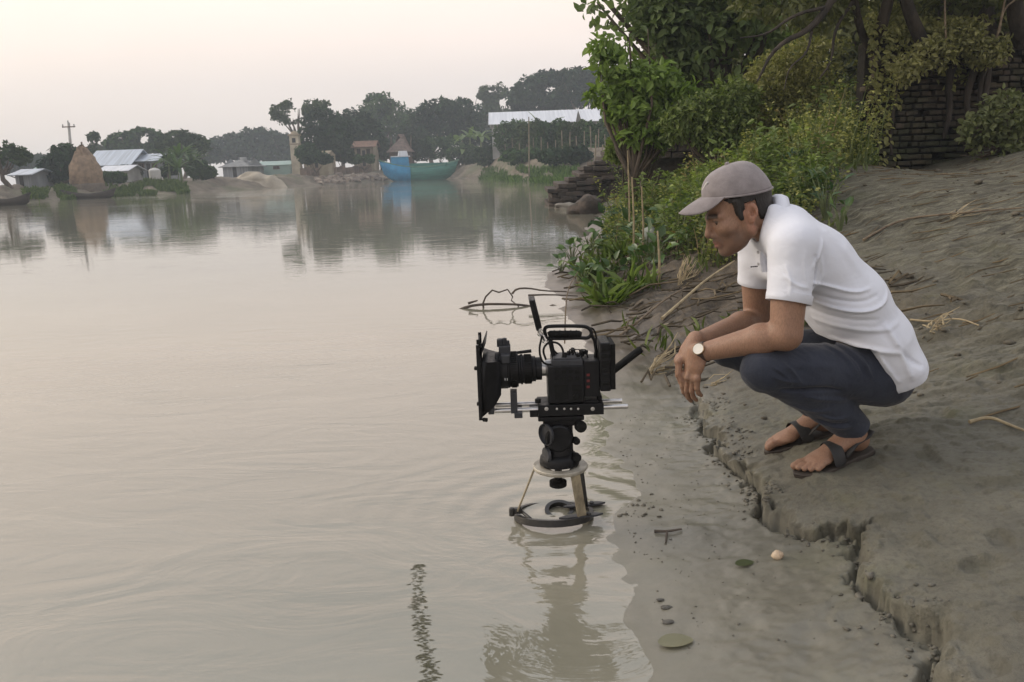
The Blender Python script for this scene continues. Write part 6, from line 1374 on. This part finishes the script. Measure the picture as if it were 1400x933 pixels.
# trees at the head of the bushes
near_tree("broadleaf_tree", 1012, 12.5, [(842, 8, 46, 30), (880, 40, 52, 36), (925, 20, 60, 44), (985, 40, 60, 50), (1035, 50, 50, 45), (950, 80, 50, 34), (905, 90, 34, 26), (1010, -30, 90, 40), (890, -40, 70, 40), (1000, 110, 45, 30)], 8000, 0.15, ((0.060, 0.090, 0.036), (0.20, 0.255, 0.105)), "tall dark green broadleaf tree overhanging the bank against the sky", r0=0.13, gap=-0.12, seed=21, fork=0.4)
near_tree("light_green_tree", 886, 10.5, [(832, 66, 24, 16), (862, 52, 26, 17), (846, 92, 34, 17), (884, 112, 42, 22), (826, 130, 24, 13), (862, 150, 38, 18), (905, 158, 36, 20), (880, 186, 38, 16), (920, 130, 34, 20), (850, 120, 20, 12)], 2900, 0.11, LIT, "slender tree with fresh light green leaves at the left edge of the bushes", r0=0.045, gap=-0.05, seed=22, fork=0.35, freq=1.9)
for i, (bpx, Y, lst, n, sz, cols, lab) in enumerate((
    (1090, 10.5, [(1060, 110, 46, 40), (1110, 90, 50, 44), (1150, 130, 44, 44), (1090, 160, 60, 34), (1040, 160, 34, 30)], 9000, 0.055, OLV, "tall olive thicket of fine twiggy leaves left of the brick wall"),
    (868, 10.8, [(850, 205, 22, 18), (880, 200, 26, 20), (905, 185, 24, 20)], 3200, 0.06, ((0.07, 0.105, 0.028), (0.18, 0.235, 0.065)), "bright green bush at the foot of the light green tree"),
    (1120, 9.4, [(1080, 205, 44, 26), (1130, 190, 44, 34), (1165, 215, 34, 28), (1040, 212, 34, 20)], 6500, 0.05, ((0.085, 0.115, 0.028), (0.215, 0.265, 0.07)), "tall yellow-green bush right behind the man's head and back"),
    (980, 10.0, [(960, 150, 34, 26), (1000, 140, 36, 30), (980, 180, 44, 26), (930, 170, 26, 22)], 5200, 0.065, MIDL, "mid green bush below the dark broadleaf tree"),
    (1365, 8.9, [(1340, 175, 26, 22), (1375, 155, 30, 30), (1395, 195, 30, 26), (1355, 205, 30, 16)], 1500, 0.075, ((0.06, 0.075, 0.03), (0.17, 0.19, 0.09)), "pale leafy bush leaning against the right end of the brick wall"),
    (1240, 10.6, [(1225, 40, 40, 40, 10.4), (1260, 60, 36, 34, 10.4), (1240, 0, 50, 34, 10.6)], 3200, 0.06, OLV, "olive shrub growing out of the top of the brick wall"),
    (1300, 9.2, [(1275, 75, 30, 22, 9.15), (1310, 50, 34, 24, 9.2), (1350, 70, 30, 20, 9.2), (1240, 95, 22, 18, 9.1)], 2200, 0.055, ((0.10, 0.105, 0.045), (0.26, 0.25, 0.11)), "olive bush hanging down over the top of the brick wall in front of the roots"))):
    near_tree("bush", bpx, Y, lst, n, sz, cols, lab, "bush", r0=0.03, gap=-0.35, seed=40 + i, group="bushes on the near bank", base=(P(1305, 62, WY + 0.05) if "hanging down" in lab else None), fork=0.25, freq=2.0, n_extra=5)
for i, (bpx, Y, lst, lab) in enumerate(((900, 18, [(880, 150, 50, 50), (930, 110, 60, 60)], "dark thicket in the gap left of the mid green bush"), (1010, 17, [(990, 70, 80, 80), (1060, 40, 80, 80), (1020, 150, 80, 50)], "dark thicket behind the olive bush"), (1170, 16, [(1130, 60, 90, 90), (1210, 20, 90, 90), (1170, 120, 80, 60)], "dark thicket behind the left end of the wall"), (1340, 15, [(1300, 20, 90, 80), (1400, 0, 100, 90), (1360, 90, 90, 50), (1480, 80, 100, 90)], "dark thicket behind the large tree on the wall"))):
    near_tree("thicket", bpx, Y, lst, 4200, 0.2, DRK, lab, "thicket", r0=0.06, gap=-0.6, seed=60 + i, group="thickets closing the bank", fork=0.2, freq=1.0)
# weeds: a bank of knee-high growth nobody could count
rg = np.random.default_rng(77); stems = MB(); stem_c = []
cand = np.stack([rg.uniform(0.6, 8.5, 16000), 6.6 + 12 * rg.random(16000) ** 1.3], -1)
cs = shore_s(cand[:, 0], cand[:, 1]); cpx = 700 + cand[:, 0] / cand[:, 1] * F_PX * 0.985
ok = (cs > np.where(cand[:, 1] < 9, 1.15, 0.5)) & (cpx < 1185 - 32 * np.clip(9 - cand[:, 1], 0, 3) + 18 * vn(cand[:, 1] * 3, cand[:, 0], s=90)) & (cpx > 838) & (cs < 4.2) & (vn(cand[:, 0] * 1.1, cand[:, 1] * 1.1, s=91) > -0.42)
cand = cand[ok][:1650]; zc = H(cand[:, 0], cand[:, 1])
SPEC = (((0.095, 0.135, 0.028), (0.25, 0.31, 0.080), 0.050, 0.50), ((0.060, 0.090, 0.030), (0.15, 0.20, 0.065), 0.085, 0.42), ((0.13, 0.145, 0.040), (0.30, 0.30, 0.105), 0.034, 0.6), ((0.16, 0.12, 0.06), (0.28, 0.22, 0.11), 0.05, 0.3))
parts = []
for (x, y), z in zip(cand, zc):
    big = vn(np.array([x * 0.8]), np.array([y * 0.8]), s=98)[0]; kind = int(np.clip((vn(np.array([x * 1.6]), np.array([y * 1.6]), s=99)[0] * 0.5 + 0.5) * 3 + rg.normal() * 0.4, 0, 2)); kind = 3 if rg.random() < 0.07 else kind
    c0_, c1_, ls, asp = SPEC[kind]
    hgt = rg.uniform(0.22, 0.62) * (0.8 + 0.05 * (y - 6)) * (1 + 0.75 * big); hgt = float(np.clip(hgt, 0.16, 1.05)) * (1.45 if rg.random() < 0.06 else 1); ln = rg.normal(size=2) * 0.22 * hgt; pts = [np.array([x, y, z - 0.02]), np.array([x + ln[0] * 0.4, y + ln[1] * 0.4, z + hgt * 0.55]), np.array([x + ln[0], y + ln[1], z + hgt])]
    stems.tube(pts, [0.006, 0.005, 0.002], 3, cap=False); stem_c += [(0.10, 0.13, 0.045) if kind < 3 else (0.22, 0.17, 0.10)] * 9
    k = int(rg.integers(16, 34) * (1.6 if kind == 2 else 0.55 if kind == 3 else 1.0)); t = rg.random(k) ** 0.75; base = pts[0] * (1 - t[:, None]) ** 2 + 2 * pts[1] * (t * (1 - t))[:, None] + pts[2] * (t ** 2)[:, None]
    a = rg.uniform(0, 6.28, k); rad = np.stack([np.cos(a), np.sin(a), rg.uniform(-0.4, 0.7, k)], -1); base = base + rad * (0.02 + 0.12 * (1 - t[:, None]) * rg.random((k, 1)))
    u = np.clip(0.42 + 0.4 * vn(np.array([x * 1.1]), np.array([y * 1.1]), s=93)[0] + rg.normal(size=(k, 1)) * 0.25 + 0.3 * (t[:, None] - 0.5), 0, 1); col = np.array(c0_) * (1 - u) + np.array(c1_) * u
    parts.append(leaf_mesh(base, rad, unit(rg.normal(size=(k, 3)) * 0.7 + [0, 0, 1]), ls * rg.uniform(0.55, 1.35, k), asp * rg.uniform(0.8, 1.2), col, 0.2))
V, F, C = join(parts); 
sv_ = np.array(stems.v); nv = len(V); Fall = tri_fix(F) + [tuple(i + nv for i in q) for q in stems.f]
o = mesh_obj("weeds", np.concatenate([V, sv_]), Fall, LEAF, None, smooth=False, col=np.concatenate([C, np.array(stem_c)])); tag(o, "knee-high bright green weeds covering the bank behind the man", "weeds", None, "stuff")
# short growth and grass among them
cand = np.stack([rg.uniform(0.3, 6.5, 16000), 4.6 + 12 * rg.random(16000)], -1); cs = shore_s(cand[:, 0], cand[:, 1]); cpx = 700 + cand[:, 0] / cand[:, 1] * F_PX * 0.985
ok = (cs > 0.25) & (cpx < 1180) & (cpx > 790) & (vn(cand[:, 0] * 1.7, cand[:, 1] * 1.7, s=95) > 0.0 + 0.25 * (cand[:, 1] < 6.5)); cand = cand[ok][:5200]
blades("bank_grass", "short green grass between the weeds on the near bank", np.column_stack([cand, H(cand[:, 0], cand[:, 1]) - 0.01]), 0.13, ((0.05, 0.075, 0.02), (0.14, 0.17, 0.06)), 97, w=0.012, m_=LEAF)
# leafy individual plants behind the man's back
def broad_plant(name, base, n, L, hgt, cols, label, group, seed, asp=0.55, m_=None, spread=1.0, cat="plant"):
    rg = np.random.default_rng(seed); o = empty(name, base, label, cat, group); g = MB(); P_, A_, N_, S_, Cc = [], [], [], [], []
    for k in range(n):
        a = 2 * math.pi * (k * 0.382) + rg.normal() * 0.3; rr = (0.10 + 0.35 * rg.random()) * spread * hgt; tip = np.array(base) + np.array([math.cos(a) * rr, math.sin(a) * rr, hgt * rg.uniform(0.4, 1.0)])
        mid = np.array(base) * 0.5 + tip * 0.5 + np.array([0, 0, hgt * 0.12]); g.tube([np.array(base) + rg.normal(size=3) * 0.008 - [0, 0, 0.03], mid, tip], [0.006, 0.005, 0.003], 5)
        d = (tip - mid); d /= np.linalg.norm(d); d = d + np.array([0, 0, -0.25]) + rg.normal(size=3) * 0.25; P_.append(tip); A_.append(d); N_.append(np.array([0, 0, 1.0]) + rg.normal(size=3) * 0.35 - np.array([0, 0.35, 0])); S_.append(L * rg.uniform(0.65, 1.15)); u = rg.random(); Cc.append(np.array(cols[0]) * (1 - u) + np.array(cols[1]) * u)
    g.build("stems", STEM, o); V, F, C = leaf_mesh(np.array(P_), np.array(A_), np.array(N_), np.array(S_), asp, np.array(Cc), 0.18); mesh_obj("leaves", V, tri_fix(F), m_ or LEAF_WAXY, o, smooth=True, angle=180, col=C); return o
HYA = ((0.035, 0.075, 0.018), (0.095, 0.17, 0.04)); TARO = ((0.02, 0.055, 0.02), (0.06, 0.12, 0.045))
for i, (px, py, n, L, h, lab) in enumerate(((1128, 300, 16, 0.10, 0.34, "dark green plant with narrow leaves just above the man's shoulder"), (1108, 282, 12, 0.09, 0.30, "plant with upright narrow leaves left of the one above the man's shoulder"), (1148, 318, 9, 0.10, 0.22, "low pale-leaved sprout beside the man's back"), (1085, 262, 12, 0.10, 0.36, "bushy dark sprout right of the man's cap"))):
    broad_plant("leafy_sprout", hit(px, py), n, L, h, TARO if i != 2 else HYA, lab, "leafy sprouts behind the man", 200 + i, 0.4)
# plants on the water's edge
shore = [(782, 362, 16, .11, .24, "bright leafy water plant nearest the open water"), (806, 352, 14, .11, .24, "leafy water plant behind the one nearest the open water"), (798, 392, 16, .10, .20, "leafy water plant in front at the foot of the bank"), (838, 322, 12, .20, .34, "plant with one big round bright leaf standing above the others"), (866, 330, 12, .16, .30, "broad leafy plant right of the big round leaf"), (884, 348, 10, .15, .26, "broad dark leafy plant on the bank's shoulder"), (838, 384, 16, .11, .20, "leafy plant in the middle of the edge growth"), (818, 412, 14, .10, .16, "low leafy plant over the wet mud"), (852, 300, 12, .15, .30, "leafy plant at the back where the weeds begin"), (905, 326, 9, .14, .26, "pale leafy plant below the weeds left of the cap"), (768, 372, 9, .09, .14, "small leafy plant floating at the tip of the edge growth"), (826, 340, 12, .12, .26, "leafy plant under the big round leaf"), (850, 345, 10, .19, .30, "plant with two large drooping leaves in the middle of the broad leaves"), (896, 362, 11, .14, .24, "leafy plant above the pale root"), (930, 318, 10, .15, .30, "broad-leaved plant left of the cap brim"), (875, 372, 12, .12, .20, "low leafy plant between the grass tufts"), (858, 318, 9, .22, .38, "tall plant with a large heart-shaped leaf at the back"), (946, 345, 9, .11, .20, "small leafy plant under the cap brim")]
for i, (px, py, n, L, h, lab) in enumerate(shore):
    b_ = hit(px, py); b_[2] = max(b_[2], 0.0); broad_plant("water_plant", b_, n, L, h, HYA if i not in (3, 5) else TARO, lab, "leafy plants at the water's edge", 300 + i, 0.62, spread=1.5)
for i, (px, py, lab) in enumerate(((838, 415, "bright tuft of long grass leaning over the water's edge"), (870, 400, "tuft of long grass on the bank right of the bright tuft"), (812, 380, "thin grass tuft among the leafy water plants"), (855, 355, "long grass tuft beneath the broad leaves"))):
    rg2 = np.random.default_rng(400 + i); b_ = hit(px, py); n = 46; a = rg2.uniform(0, 6.28, n); d = np.stack([np.cos(a) - 0.4, np.sin(a) * 0.8, rg2.uniform(0.35, 1.3, n)], -1); u = rg2.random((n, 1)); col = np.array((0.06, 0.10, 0.02)) * (1 - u) + np.array((0.17, 0.23, 0.06)) * u
    V, F, C = leaf_mesh(b_ + rg2.normal(size=(n, 3)) * [0.05, 0.05, 0.0] - [0, 0, 0.02], d, unit(rg2.normal(size=(n, 3))), rg2.uniform(0.18, 0.36, n), 0.05, col, 0.3); tag(mesh_obj("grass_tuft", V, tri_fix(F), LEAF, None, smooth=False, col=C), lab, "grass tuft", "grass tufts at the water's edge")
# tall dry stalks at the back of the edge growth
for i, (x, y0, y1, Y, lab) in enumerate(((858, 206, 250, 9.5, "tallest pale dry stalk standing before the weeds"), (864, 242, 292, 8.0, "leaning dry stalk beside the tallest one"), (877, 255, 280, 8.0, "short dry stalk above the pale stone"), (899, 316, 338, 6.6, "stubby cut stalk among the broad leaves"))):
    a, b_ = P(x + 2, y1, Y), P(x, y0, Y); a[2] = min(a[2], G(a[0], a[1])) - 0.03; g = MB(); g.tube([a, (a + b_) / 2 + [0.01, 0, 0], b_], [0.012, 0.010, 0.007], 6); tag(g.build("dry_stalk", STRAW), lab, "stalk", "dry stalks at the bank")
# brick steps and a fallen block at the landing
rg = np.random.default_rng(55); g = MB(); SY = 23.5
STEPM = mat("dark_wet_brick", (0.085, 0.066, 0.052), (0.03, 0.026, 0.022), 4, 0.9, 0.8, 12, 0.05)
for i in range(8):
    x = 846 - i * 12; yt = 206 + i * 7.4; a = P(x - 10, yt, SY); b_ = P(x + 14 + rg.uniform(0, 6), yt, SY); zt = a[2]
    for j in range(5):
        w_ = (b_[0] - a[0]) * rg.uniform(0.8, 1.15); zz = zt - 0.13 * j - 0.06
        if zz < -0.15: break
        g.box(((a[0] + b_[0]) / 2 + rg.uniform(-0.05, 0.05) - 0.02 * j, SY + 1.0 + rg.uniform(-0.12, 0.12), zz), (w_, 2.2, 0.115), np.eye(3) + rg.normal(size=(3, 3)) * 0.02)
g.box((P(830, 250, SY)[0] + 0.3, SY + 1.1, 0.3), (1.8, 1.8, 1.2), None); g.box((P(848, 235, SY)[0] + 0.3, SY + 1.1, 0.6), (1.2, 1.9, 1.5), None)
tag(g.build("brick_steps", STEPM, None, smooth=False, bevel=0.02), "dark broken brick steps descending to the water at the end of the near bank", "steps")
def rock(name, c, r, m_, label, cat, seed, group=None, sq=(1, 1, 0.7)):
    bm = bmesh.new(); bmesh.ops.create_icosphere(bm, subdivisions=3, radius=1); V = np.array([v.co[:] for v in bm.verts]); F = [tuple(v.index for v in f.verts) for f in bm.faces]; bm.free()
    k = 1 + 0.5 * fbm(V[:, 0] * 1.6 + seed, V[:, 1] * 1.6, V[:, 2] * 1.6, o=4, s=seed); V = V * k[:, None] * np.array(sq) * r + np.array(c); return tag(mesh_obj(name, V, F, m_, None, angle=50), label, cat, group)
c = P(803, 274, 19.5); rock("fallen_block", (c[0], 19.5, 0.08), 0.36, STEPM, "dark fallen brick block lying in the water before the steps", "rubble block", 4, sq=(1.1, 1, 0.95))
c = P(775, 262, 22.5); rock("fallen_block", (c[0], 22.3, 0.02), 0.26, mat("pale_wet_brick", (0.26, 0.24, 0.20), (0.09, 0.08, 0.065), 3, 0.8), "flat pale-topped block at the lowest brick step", "rubble block", 9, sq=(1.5, 1, 0.45))
c = gp(890, 8.5); rock("pale_stone", (c[0], 8.5, c[2] + 0.05), 0.13, mat("pale_stone", (0.36, 0.38, 0.32), (0.24, 0.25, 0.21), 8, 0.9), "pale square stone standing on the bank behind the broad leaves", "stone", 14, sq=(0.9, 0.6, 1.0))
g = MB(); bb = gp(928, 14.0); rg = np.random.default_rng(9)
for r_ in range(9):
    for k in range(5): g.box(bb + np.array([-0.5 + k * 0.22 + (r_ % 2) * 0.1, rg.uniform(-0.03, 0.03), 0.6 + r_ * 0.10]), (0.20, 0.5, 0.09), np.eye(3) + rg.normal(size=(3, 3)) * 0.02)
g.box(bb + np.array([-0.05, 0.2, 0.2]), (1.1, 0.5, 1.5)); tag(g.build("ruined_pier", STEPM, None, smooth=False, bevel=0.01), "dark ruined brick pier half hidden by the mid green bush", "ruin")

# ------------------------------------------------------------------ driftwood, straw and small things on the mud
def on(px, py, dz=0.0):
    p = hit(px, py, True); p[2] = max(p[2], 0.0) + dz; return p
rg = np.random.default_rng(123); g = MB()
for i in range(230):                      # tangle of twigs and roots on the shoulder of the bank
    y = rg.uniform(4.0, 9.0); xs = np.interp(y, SHY, SHX); x = xs + rg.uniform(0.15, 1.8); a = rg.uniform(-0.5, 1.1); L = rg.uniform(0.10, 0.42); pts = []
    for t in (-0.5, -0.17, 0.17, 0.5):
        xx, yy = x + math.cos(a) * L * t + rg.normal() * 0.03, y + math.sin(a) * L * t + rg.normal() * 0.03; pts.append((xx, yy, G(xx, yy) + 0.03 + rg.uniform(-0.015, 0.03)))
    u = rg.random(); g.tube(pts, [0.007, 0.008, 0.006, 0.003], 4, col=(0.28 + 0.75 * u * u, 0.27 + 0.7 * u * u, 0.25 + 0.55 * u * u))
for i in range(420):                      # fine litter on the dry slope to the right
    x, y = rg.uniform(1.4, 5.0), rg.uniform(2.6, 9.0)
    if float(shore_s(np.array([x]), np.array([y]))[0]) < 0.9: continue
    a = rg.uniform(-0.4, 0.9); L = rg.uniform(0.05, 0.28); pts = [(x + math.cos(a) * L * t, y + math.sin(a) * L * t, G(x + math.cos(a) * L * t, y + math.sin(a) * L * t) + 0.012) for t in (-0.5, 0, 0.5)]; u = rg.random(); g.tube(pts, [0.003, 0.004, 0.002], 4, col=(0.45 + 0.6 * u, 0.43 + u * 0.5, 0.36 + u * 0.35))
m, nt, b, out = nodes_of("litter"); at = N(nt, "ShaderNodeAttribute", attribute_name="Col"); nt.links.new(mixc(nt, 1.0, ramp(nt, noise(nt, 20), [(0.3, (0.09, 0.07, 0.045)), (0.7, (0.20, 0.16, 0.105))]), at.outputs[0], 'MULTIPLY'), b.inputs["Base Color"]); b.inputs["Roughness"].default_value = 0.85
tag(g.build("twig_litter", m, None, col=True), "tangled twigs and plant litter on the near bank", "litter", None, "stuff")
def stick(name, pts, r, m_, label, cat="stick", group=None, n=6, sm_=2, ends=(1.0, 0.5)):
    q = arcpts(pts, sm_); g = MB(); g.tube(q, list(np.linspace(r * ends[0], r * ends[1], len(q))), n); return tag(g.build(name, m_), label, cat, group)
SK_Y = onz(690, 420)[1]
def W_(px, py): return P(px, py, SK_Y)
DTW = mat("dark_wet_twig", (0.085, 0.062, 0.042), (0.04, 0.03, 0.022), 20, 0.6)
stick("drift_branch", [W_(623, 426), W_(640, 419), W_(662, 416), W_(690, 416), W_(715, 417), W_(742, 422), W_(760, 416), W_(776, 428)], 0.013, DTW, "long dark branch lying low over the water behind the camera", "branch", "dead branches in the water", sm_=1)
stick("drift_branch", [W_(664, 434), W_(660, 416), W_(664, 406), W_(673, 397), W_(682, 400), W_(694, 396), W_(701, 406), W_(699, 411), W_(709, 419), W_(706, 434)], 0.009, DTW, "dark branch bent into an arch above the water", "branch", "dead branches in the water", sm_=0)
stick("drift_branch", [W_(700, 402), W_(706, 395), W_(722, 394), W_(744, 398), W_(775, 399)], 0.010, DTW, "upper dark branch running from the arch to the plants", "branch", "dead branches in the water", sm_=1)
stick("drift_branch", [W_(640, 415), W_(653, 411)], 0.012, DTW, "short stub of dark branch at the left of the arch", "branch", "dead branches in the water", sm_=0)
stick("drift_branch", [W_(722, 404), W_(750, 403), W_(790, 405)], 0.009, DTW, "straight dark branch below the upper branch", "branch", "dead branches in the water", sm_=1)
stick("thin_reed", [P(772, 470, 4.9), P(773, 425, 4.9), P(776, 395, 5.0), P(790, 372, 5.1)], 0.005, TWIG, "thin bare reed stem rising behind the camera handle", "reed")
stick("long_root", [on(905, 440, 0.02), on(940, 415, 0.05), on(960, 398, 0.06), on(985, 380, 0.06), on(1004, 366, 0.05)], 0.012, STRAW, "long pale root lying on the bank in front of the man's face", "root")
stick("long_root", [on(848, 462, 0.015), on(880, 438, 0.02), on(905, 420, 0.04), on(938, 402, 0.05)], 0.010, TWIG, "long brown root running down the bank to the wet mud", "root")
stick("dry_stick", [on(1325, 582, 0.012), on(1352, 576, 0.016), (on(1380, 586, 0.012)), on(1410, 598, 0.012)], 0.007, STRAW, "pale dry stick on the mud at the right edge", "stick")
stick("dry_stick", [on(1180, 332, 0.02), on(1230, 305, 0.03), on(1300, 298, 0.03), on(1400, 290, 0.03)], 0.010, TWIG, "long brown stick lying across the bare slope behind the man", "stick")
stick("dry_stick", [on(1245, 440, 0.01), on(1275, 446, 0.02), on(1310, 440, 0.02), on(1338, 448, 0.01)], 0.006, STRAW, "thin dry stick on the slope just right of the man's back", "stick")
stick("small_twig", [on(895, 729, 0.006), on(912, 731, 0.010), on(932, 726, 0.006)], 0.005, DTW, "small dark forked twig on the wet mud right of the ring", "twig")
stick("small_twig", [on(912, 731, 0.008), on(910, 744, 0.004)], 0.004, DTW, "short side piece of the dark forked twig", "twig")
def straw_bunch(name, base, d, n, L, label, seed):
    rg = np.random.default_rng(seed); g = MB(); d = np.array(d, float)
    for k in range(n):
        dd = d + rg.normal(size=3) * 0.22; dd /= np.linalg.norm(dd); l_ = L * rg.uniform(0.5, 1.1); p = np.array(base) + rg.normal(size=3) * 0.018; e = p + dd * l_; mid = (p + e) / 2 + rg.normal(size=3) * 0.02; g.tube([p, mid, e], [0.004, 0.0045, 0.0015], 4, flat=rg.uniform(0.4, 1))
    return tag(g.build(name, STRAW), label, "straw")
b_ = on(932, 392, 0.03); straw_bunch("straw_bunch", b_, (0.5, 0.2, 0.75), 26, 0.24, "bunch of pale straw roots on the bank left of the man's chin", 5)
b_ = on(893, 512, 0.015); straw_bunch("straw_bunch", b_, (0.85, 0.5, 0.42), 26, 0.22, "bunch of pale dry leaves on the mud left of the man's hands", 6)
b_ = on(975, 528, 0.01); straw_bunch("straw_bunch", b_, (0.8, 0.1, 0.12), 12, 0.12, "scrap of pale straw under the man's knee", 7)
b_ = on(1300, 302, 0.01); straw_bunch("straw_bunch", b_, (0.9, 0.3, 0.05), 22, 0.32, "flattened heap of pale straw on the slope right of the man's back", 8)
b_ = on(1275, 452, 0.005); straw_bunch("straw_bunch", b_, (0.8, 0.2, 0.15), 16, 0.13, "straw tuft on the slope just behind the man's shirt", 9)
PEB = mat("wet_pebble", (0.10, 0.095, 0.08), (0.05, 0.047, 0.04), 14, 0.35); CLOD = mat("mud_clod", (0.135, 0.126, 0.100), (0.08, 0.074, 0.057), 18, 0.7, 0.6, 60)
for i, (px, py, r, lab) in enumerate(((903, 822, 0.007, "dark wet pebble at the top of the line of three by the water"), (911, 832, 0.009, "middle pebble of the line of three by the water"), (913, 852, 0.010, "darkest pebble at the bottom of the line of three by the water"))):
    rock("pebble", on(px, py, 0.003), r, PEB, lab, "pebble", 500 + i, "pebbles at the waterline", (1.5, 0.8, 0.5))
c = on(1062, 764, 0.010); g = MB(); pr = [(-0.016, 0.001), (-0.010, 0.009), (0.0, 0.0145), (0.008, 0.012), (0.014, 0.006), (0.018, 0.0)]; g.lathe(pr, c, (0.8, -0.3, 0.25), 18)
for k in range(3): g.lathe([(0.006 + 0.004 * k, 0.0125 - 0.003 * k), (0.0075 + 0.004 * k, 0.0135 - 0.003 * k), (0.009 + 0.004 * k, 0.0115 - 0.003 * k)], c, (0.8, -0.3, 0.25), 18)
tag(g.build("snail_shell", mat("shell", (0.62, 0.50, 0.36), (0.42, 0.32, 0.22), 60, 0.4), angle=60), "small pale snail shell on the mud below the crack", "shell")
for i, (px, py, L, d, lab, cc) in enumerate(((893, 886, 0.105, (1, 0.1, 0.02), "large olive dead leaf at the waterline", (0.19, 0.185, 0.12)), (1002, 778, 0.07, (1, 0.3, 0.0), "small green leaf pressed into the mud below the shell", (0.07, 0.085, 0.04)), (905, 450, 0.12, (0.8, 0.6, 0.1), "curled pale dry leaf on the bank left of the man's elbow", (0.38, 0.32, 0.22)))):
    p_ = on(px, py, 0.010); V, F, C = leaf_mesh(np.array([p_]), np.array([d], float), np.array([[0.0, -0.1, 1.0]]), np.array([L]), 0.55, np.array([cc]), 0.02, 0.05); o = mesh_obj("dead_leaf", V, tri_fix(F), LEAF_WAXY, None, angle=180, col=C); so = o.modifiers.new("sub", 'SUBSURF'); so.levels = 1; so.render_levels = 2; tag(o, lab, "leaf")
# crumbs of mud along the crack and on the wet margin
rg = np.random.default_rng(321); ico = bmesh.new(); bmesh.ops.create_icosphere(ico, subdivisions=1, radius=1); IV = np.array([v.co[:] for v in ico.verts]); IF = np.array([[v.index for v in f.verts] for f in ico.faces]); ico.free(); vs, fs, n = [], [], 0
def crumb(x, y, r):
    global n
    z = float(H(np.array([x]), np.array([y]))[0]); 
    if z < 0.001: return
    vs.append(IV * (1 + rg.normal(size=(len(IV), 1)) * 0.36) * np.array([1.2, 1, 0.7]) * r + np.array([x, y, z + r * 0.25])); fs.append(IF + n); n += len(IV)
for i in range(300):
    k = rg.integers(0, len(CRW) - 1); t = rg.random(); p_ = CRW[k] * (1 - t) + CRW[k + 1] * t; crumb(p_[0] - abs(rg.normal()) * 0.05 + 0.01, p_[1] + rg.normal() * 0.03, rg.uniform(0.0015, 0.006) * (1.8 if rg.random() < 0.10 else 1))
for i in range(260):
    y = rg.uniform(1.7, 3.6); x = np.interp(y, SHY, SHX) + abs(rg.normal()) * 0.22 + 0.02; crumb(x, y, rg.uniform(0.001, 0.0032))
for (px, py, cn, sp) in ((975, 555, 60, 0.05), (995, 600, 60, 0.05), (1000, 625, 40, 0.04), (1045, 668, 40, 0.04), (850, 690, 90, 0.07), (950, 575, 40, 0.05), (1240, 850, 30, 0.05), (1030, 690, 30, 0.05)):
    c = hit(px, py)
    for i in range(cn): crumb(c[0] + rg.normal() * sp, c[1] + rg.normal() * sp, rg.uniform(0.0015, 0.007))
tag(mesh_obj("mud_crumbs", np.concatenate(vs), np.concatenate(fs), CLOD, None, angle=180), "dark mud crumbs scattered along the crack and the wet margin", "mud crumbs", None, "stuff")
# lumps of soil on the slope
n = 0; vs, fs = [], []
for i in range(700):
    x, y = rg.uniform(0.9, 5.0), rg.uniform(2.9, 9.0)
    if float(shore_s(np.array([x]), np.array([y]))[0]) < 0.35 or math.hypot(x - 1.05, y - 2.6) < 0.5: continue
    crumb(x, y, rg.uniform(0.004, 0.012) * (2.6 if rg.random() < 0.10 else 1))
tag(mesh_obj("soil_lumps", np.concatenate(vs), np.concatenate(fs), mat("soil_lump", (0.13, 0.115, 0.085), (0.065, 0.056, 0.040), 18, 0.9, 0.6, 60), None, angle=180), "brown lumps of soil littering the upper slope", "soil lumps", None, "stuff")
# dark flat flakes on the water, laid to imitate a ripple-broken reflection
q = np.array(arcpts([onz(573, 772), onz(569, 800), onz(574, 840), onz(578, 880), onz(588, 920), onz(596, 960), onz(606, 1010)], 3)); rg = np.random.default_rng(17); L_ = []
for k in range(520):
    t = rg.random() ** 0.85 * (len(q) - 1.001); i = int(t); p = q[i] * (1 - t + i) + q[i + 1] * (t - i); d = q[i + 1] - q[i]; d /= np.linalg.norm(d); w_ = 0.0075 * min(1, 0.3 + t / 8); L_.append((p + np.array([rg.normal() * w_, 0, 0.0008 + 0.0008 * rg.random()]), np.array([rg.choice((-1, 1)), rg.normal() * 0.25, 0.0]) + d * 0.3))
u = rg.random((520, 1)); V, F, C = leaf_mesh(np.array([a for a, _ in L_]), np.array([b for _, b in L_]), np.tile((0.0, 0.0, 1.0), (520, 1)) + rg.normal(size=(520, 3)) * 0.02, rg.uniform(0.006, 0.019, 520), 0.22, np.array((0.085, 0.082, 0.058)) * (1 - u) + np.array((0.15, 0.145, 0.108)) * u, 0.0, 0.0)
tag(mesh_obj("reflection_streak", V, tri_fix(F), LEAF_FAR, None, smooth=False, col=C), "ragged brown streak of flakes imitating a rippled reflection in the foreground water", "reflection_streak")
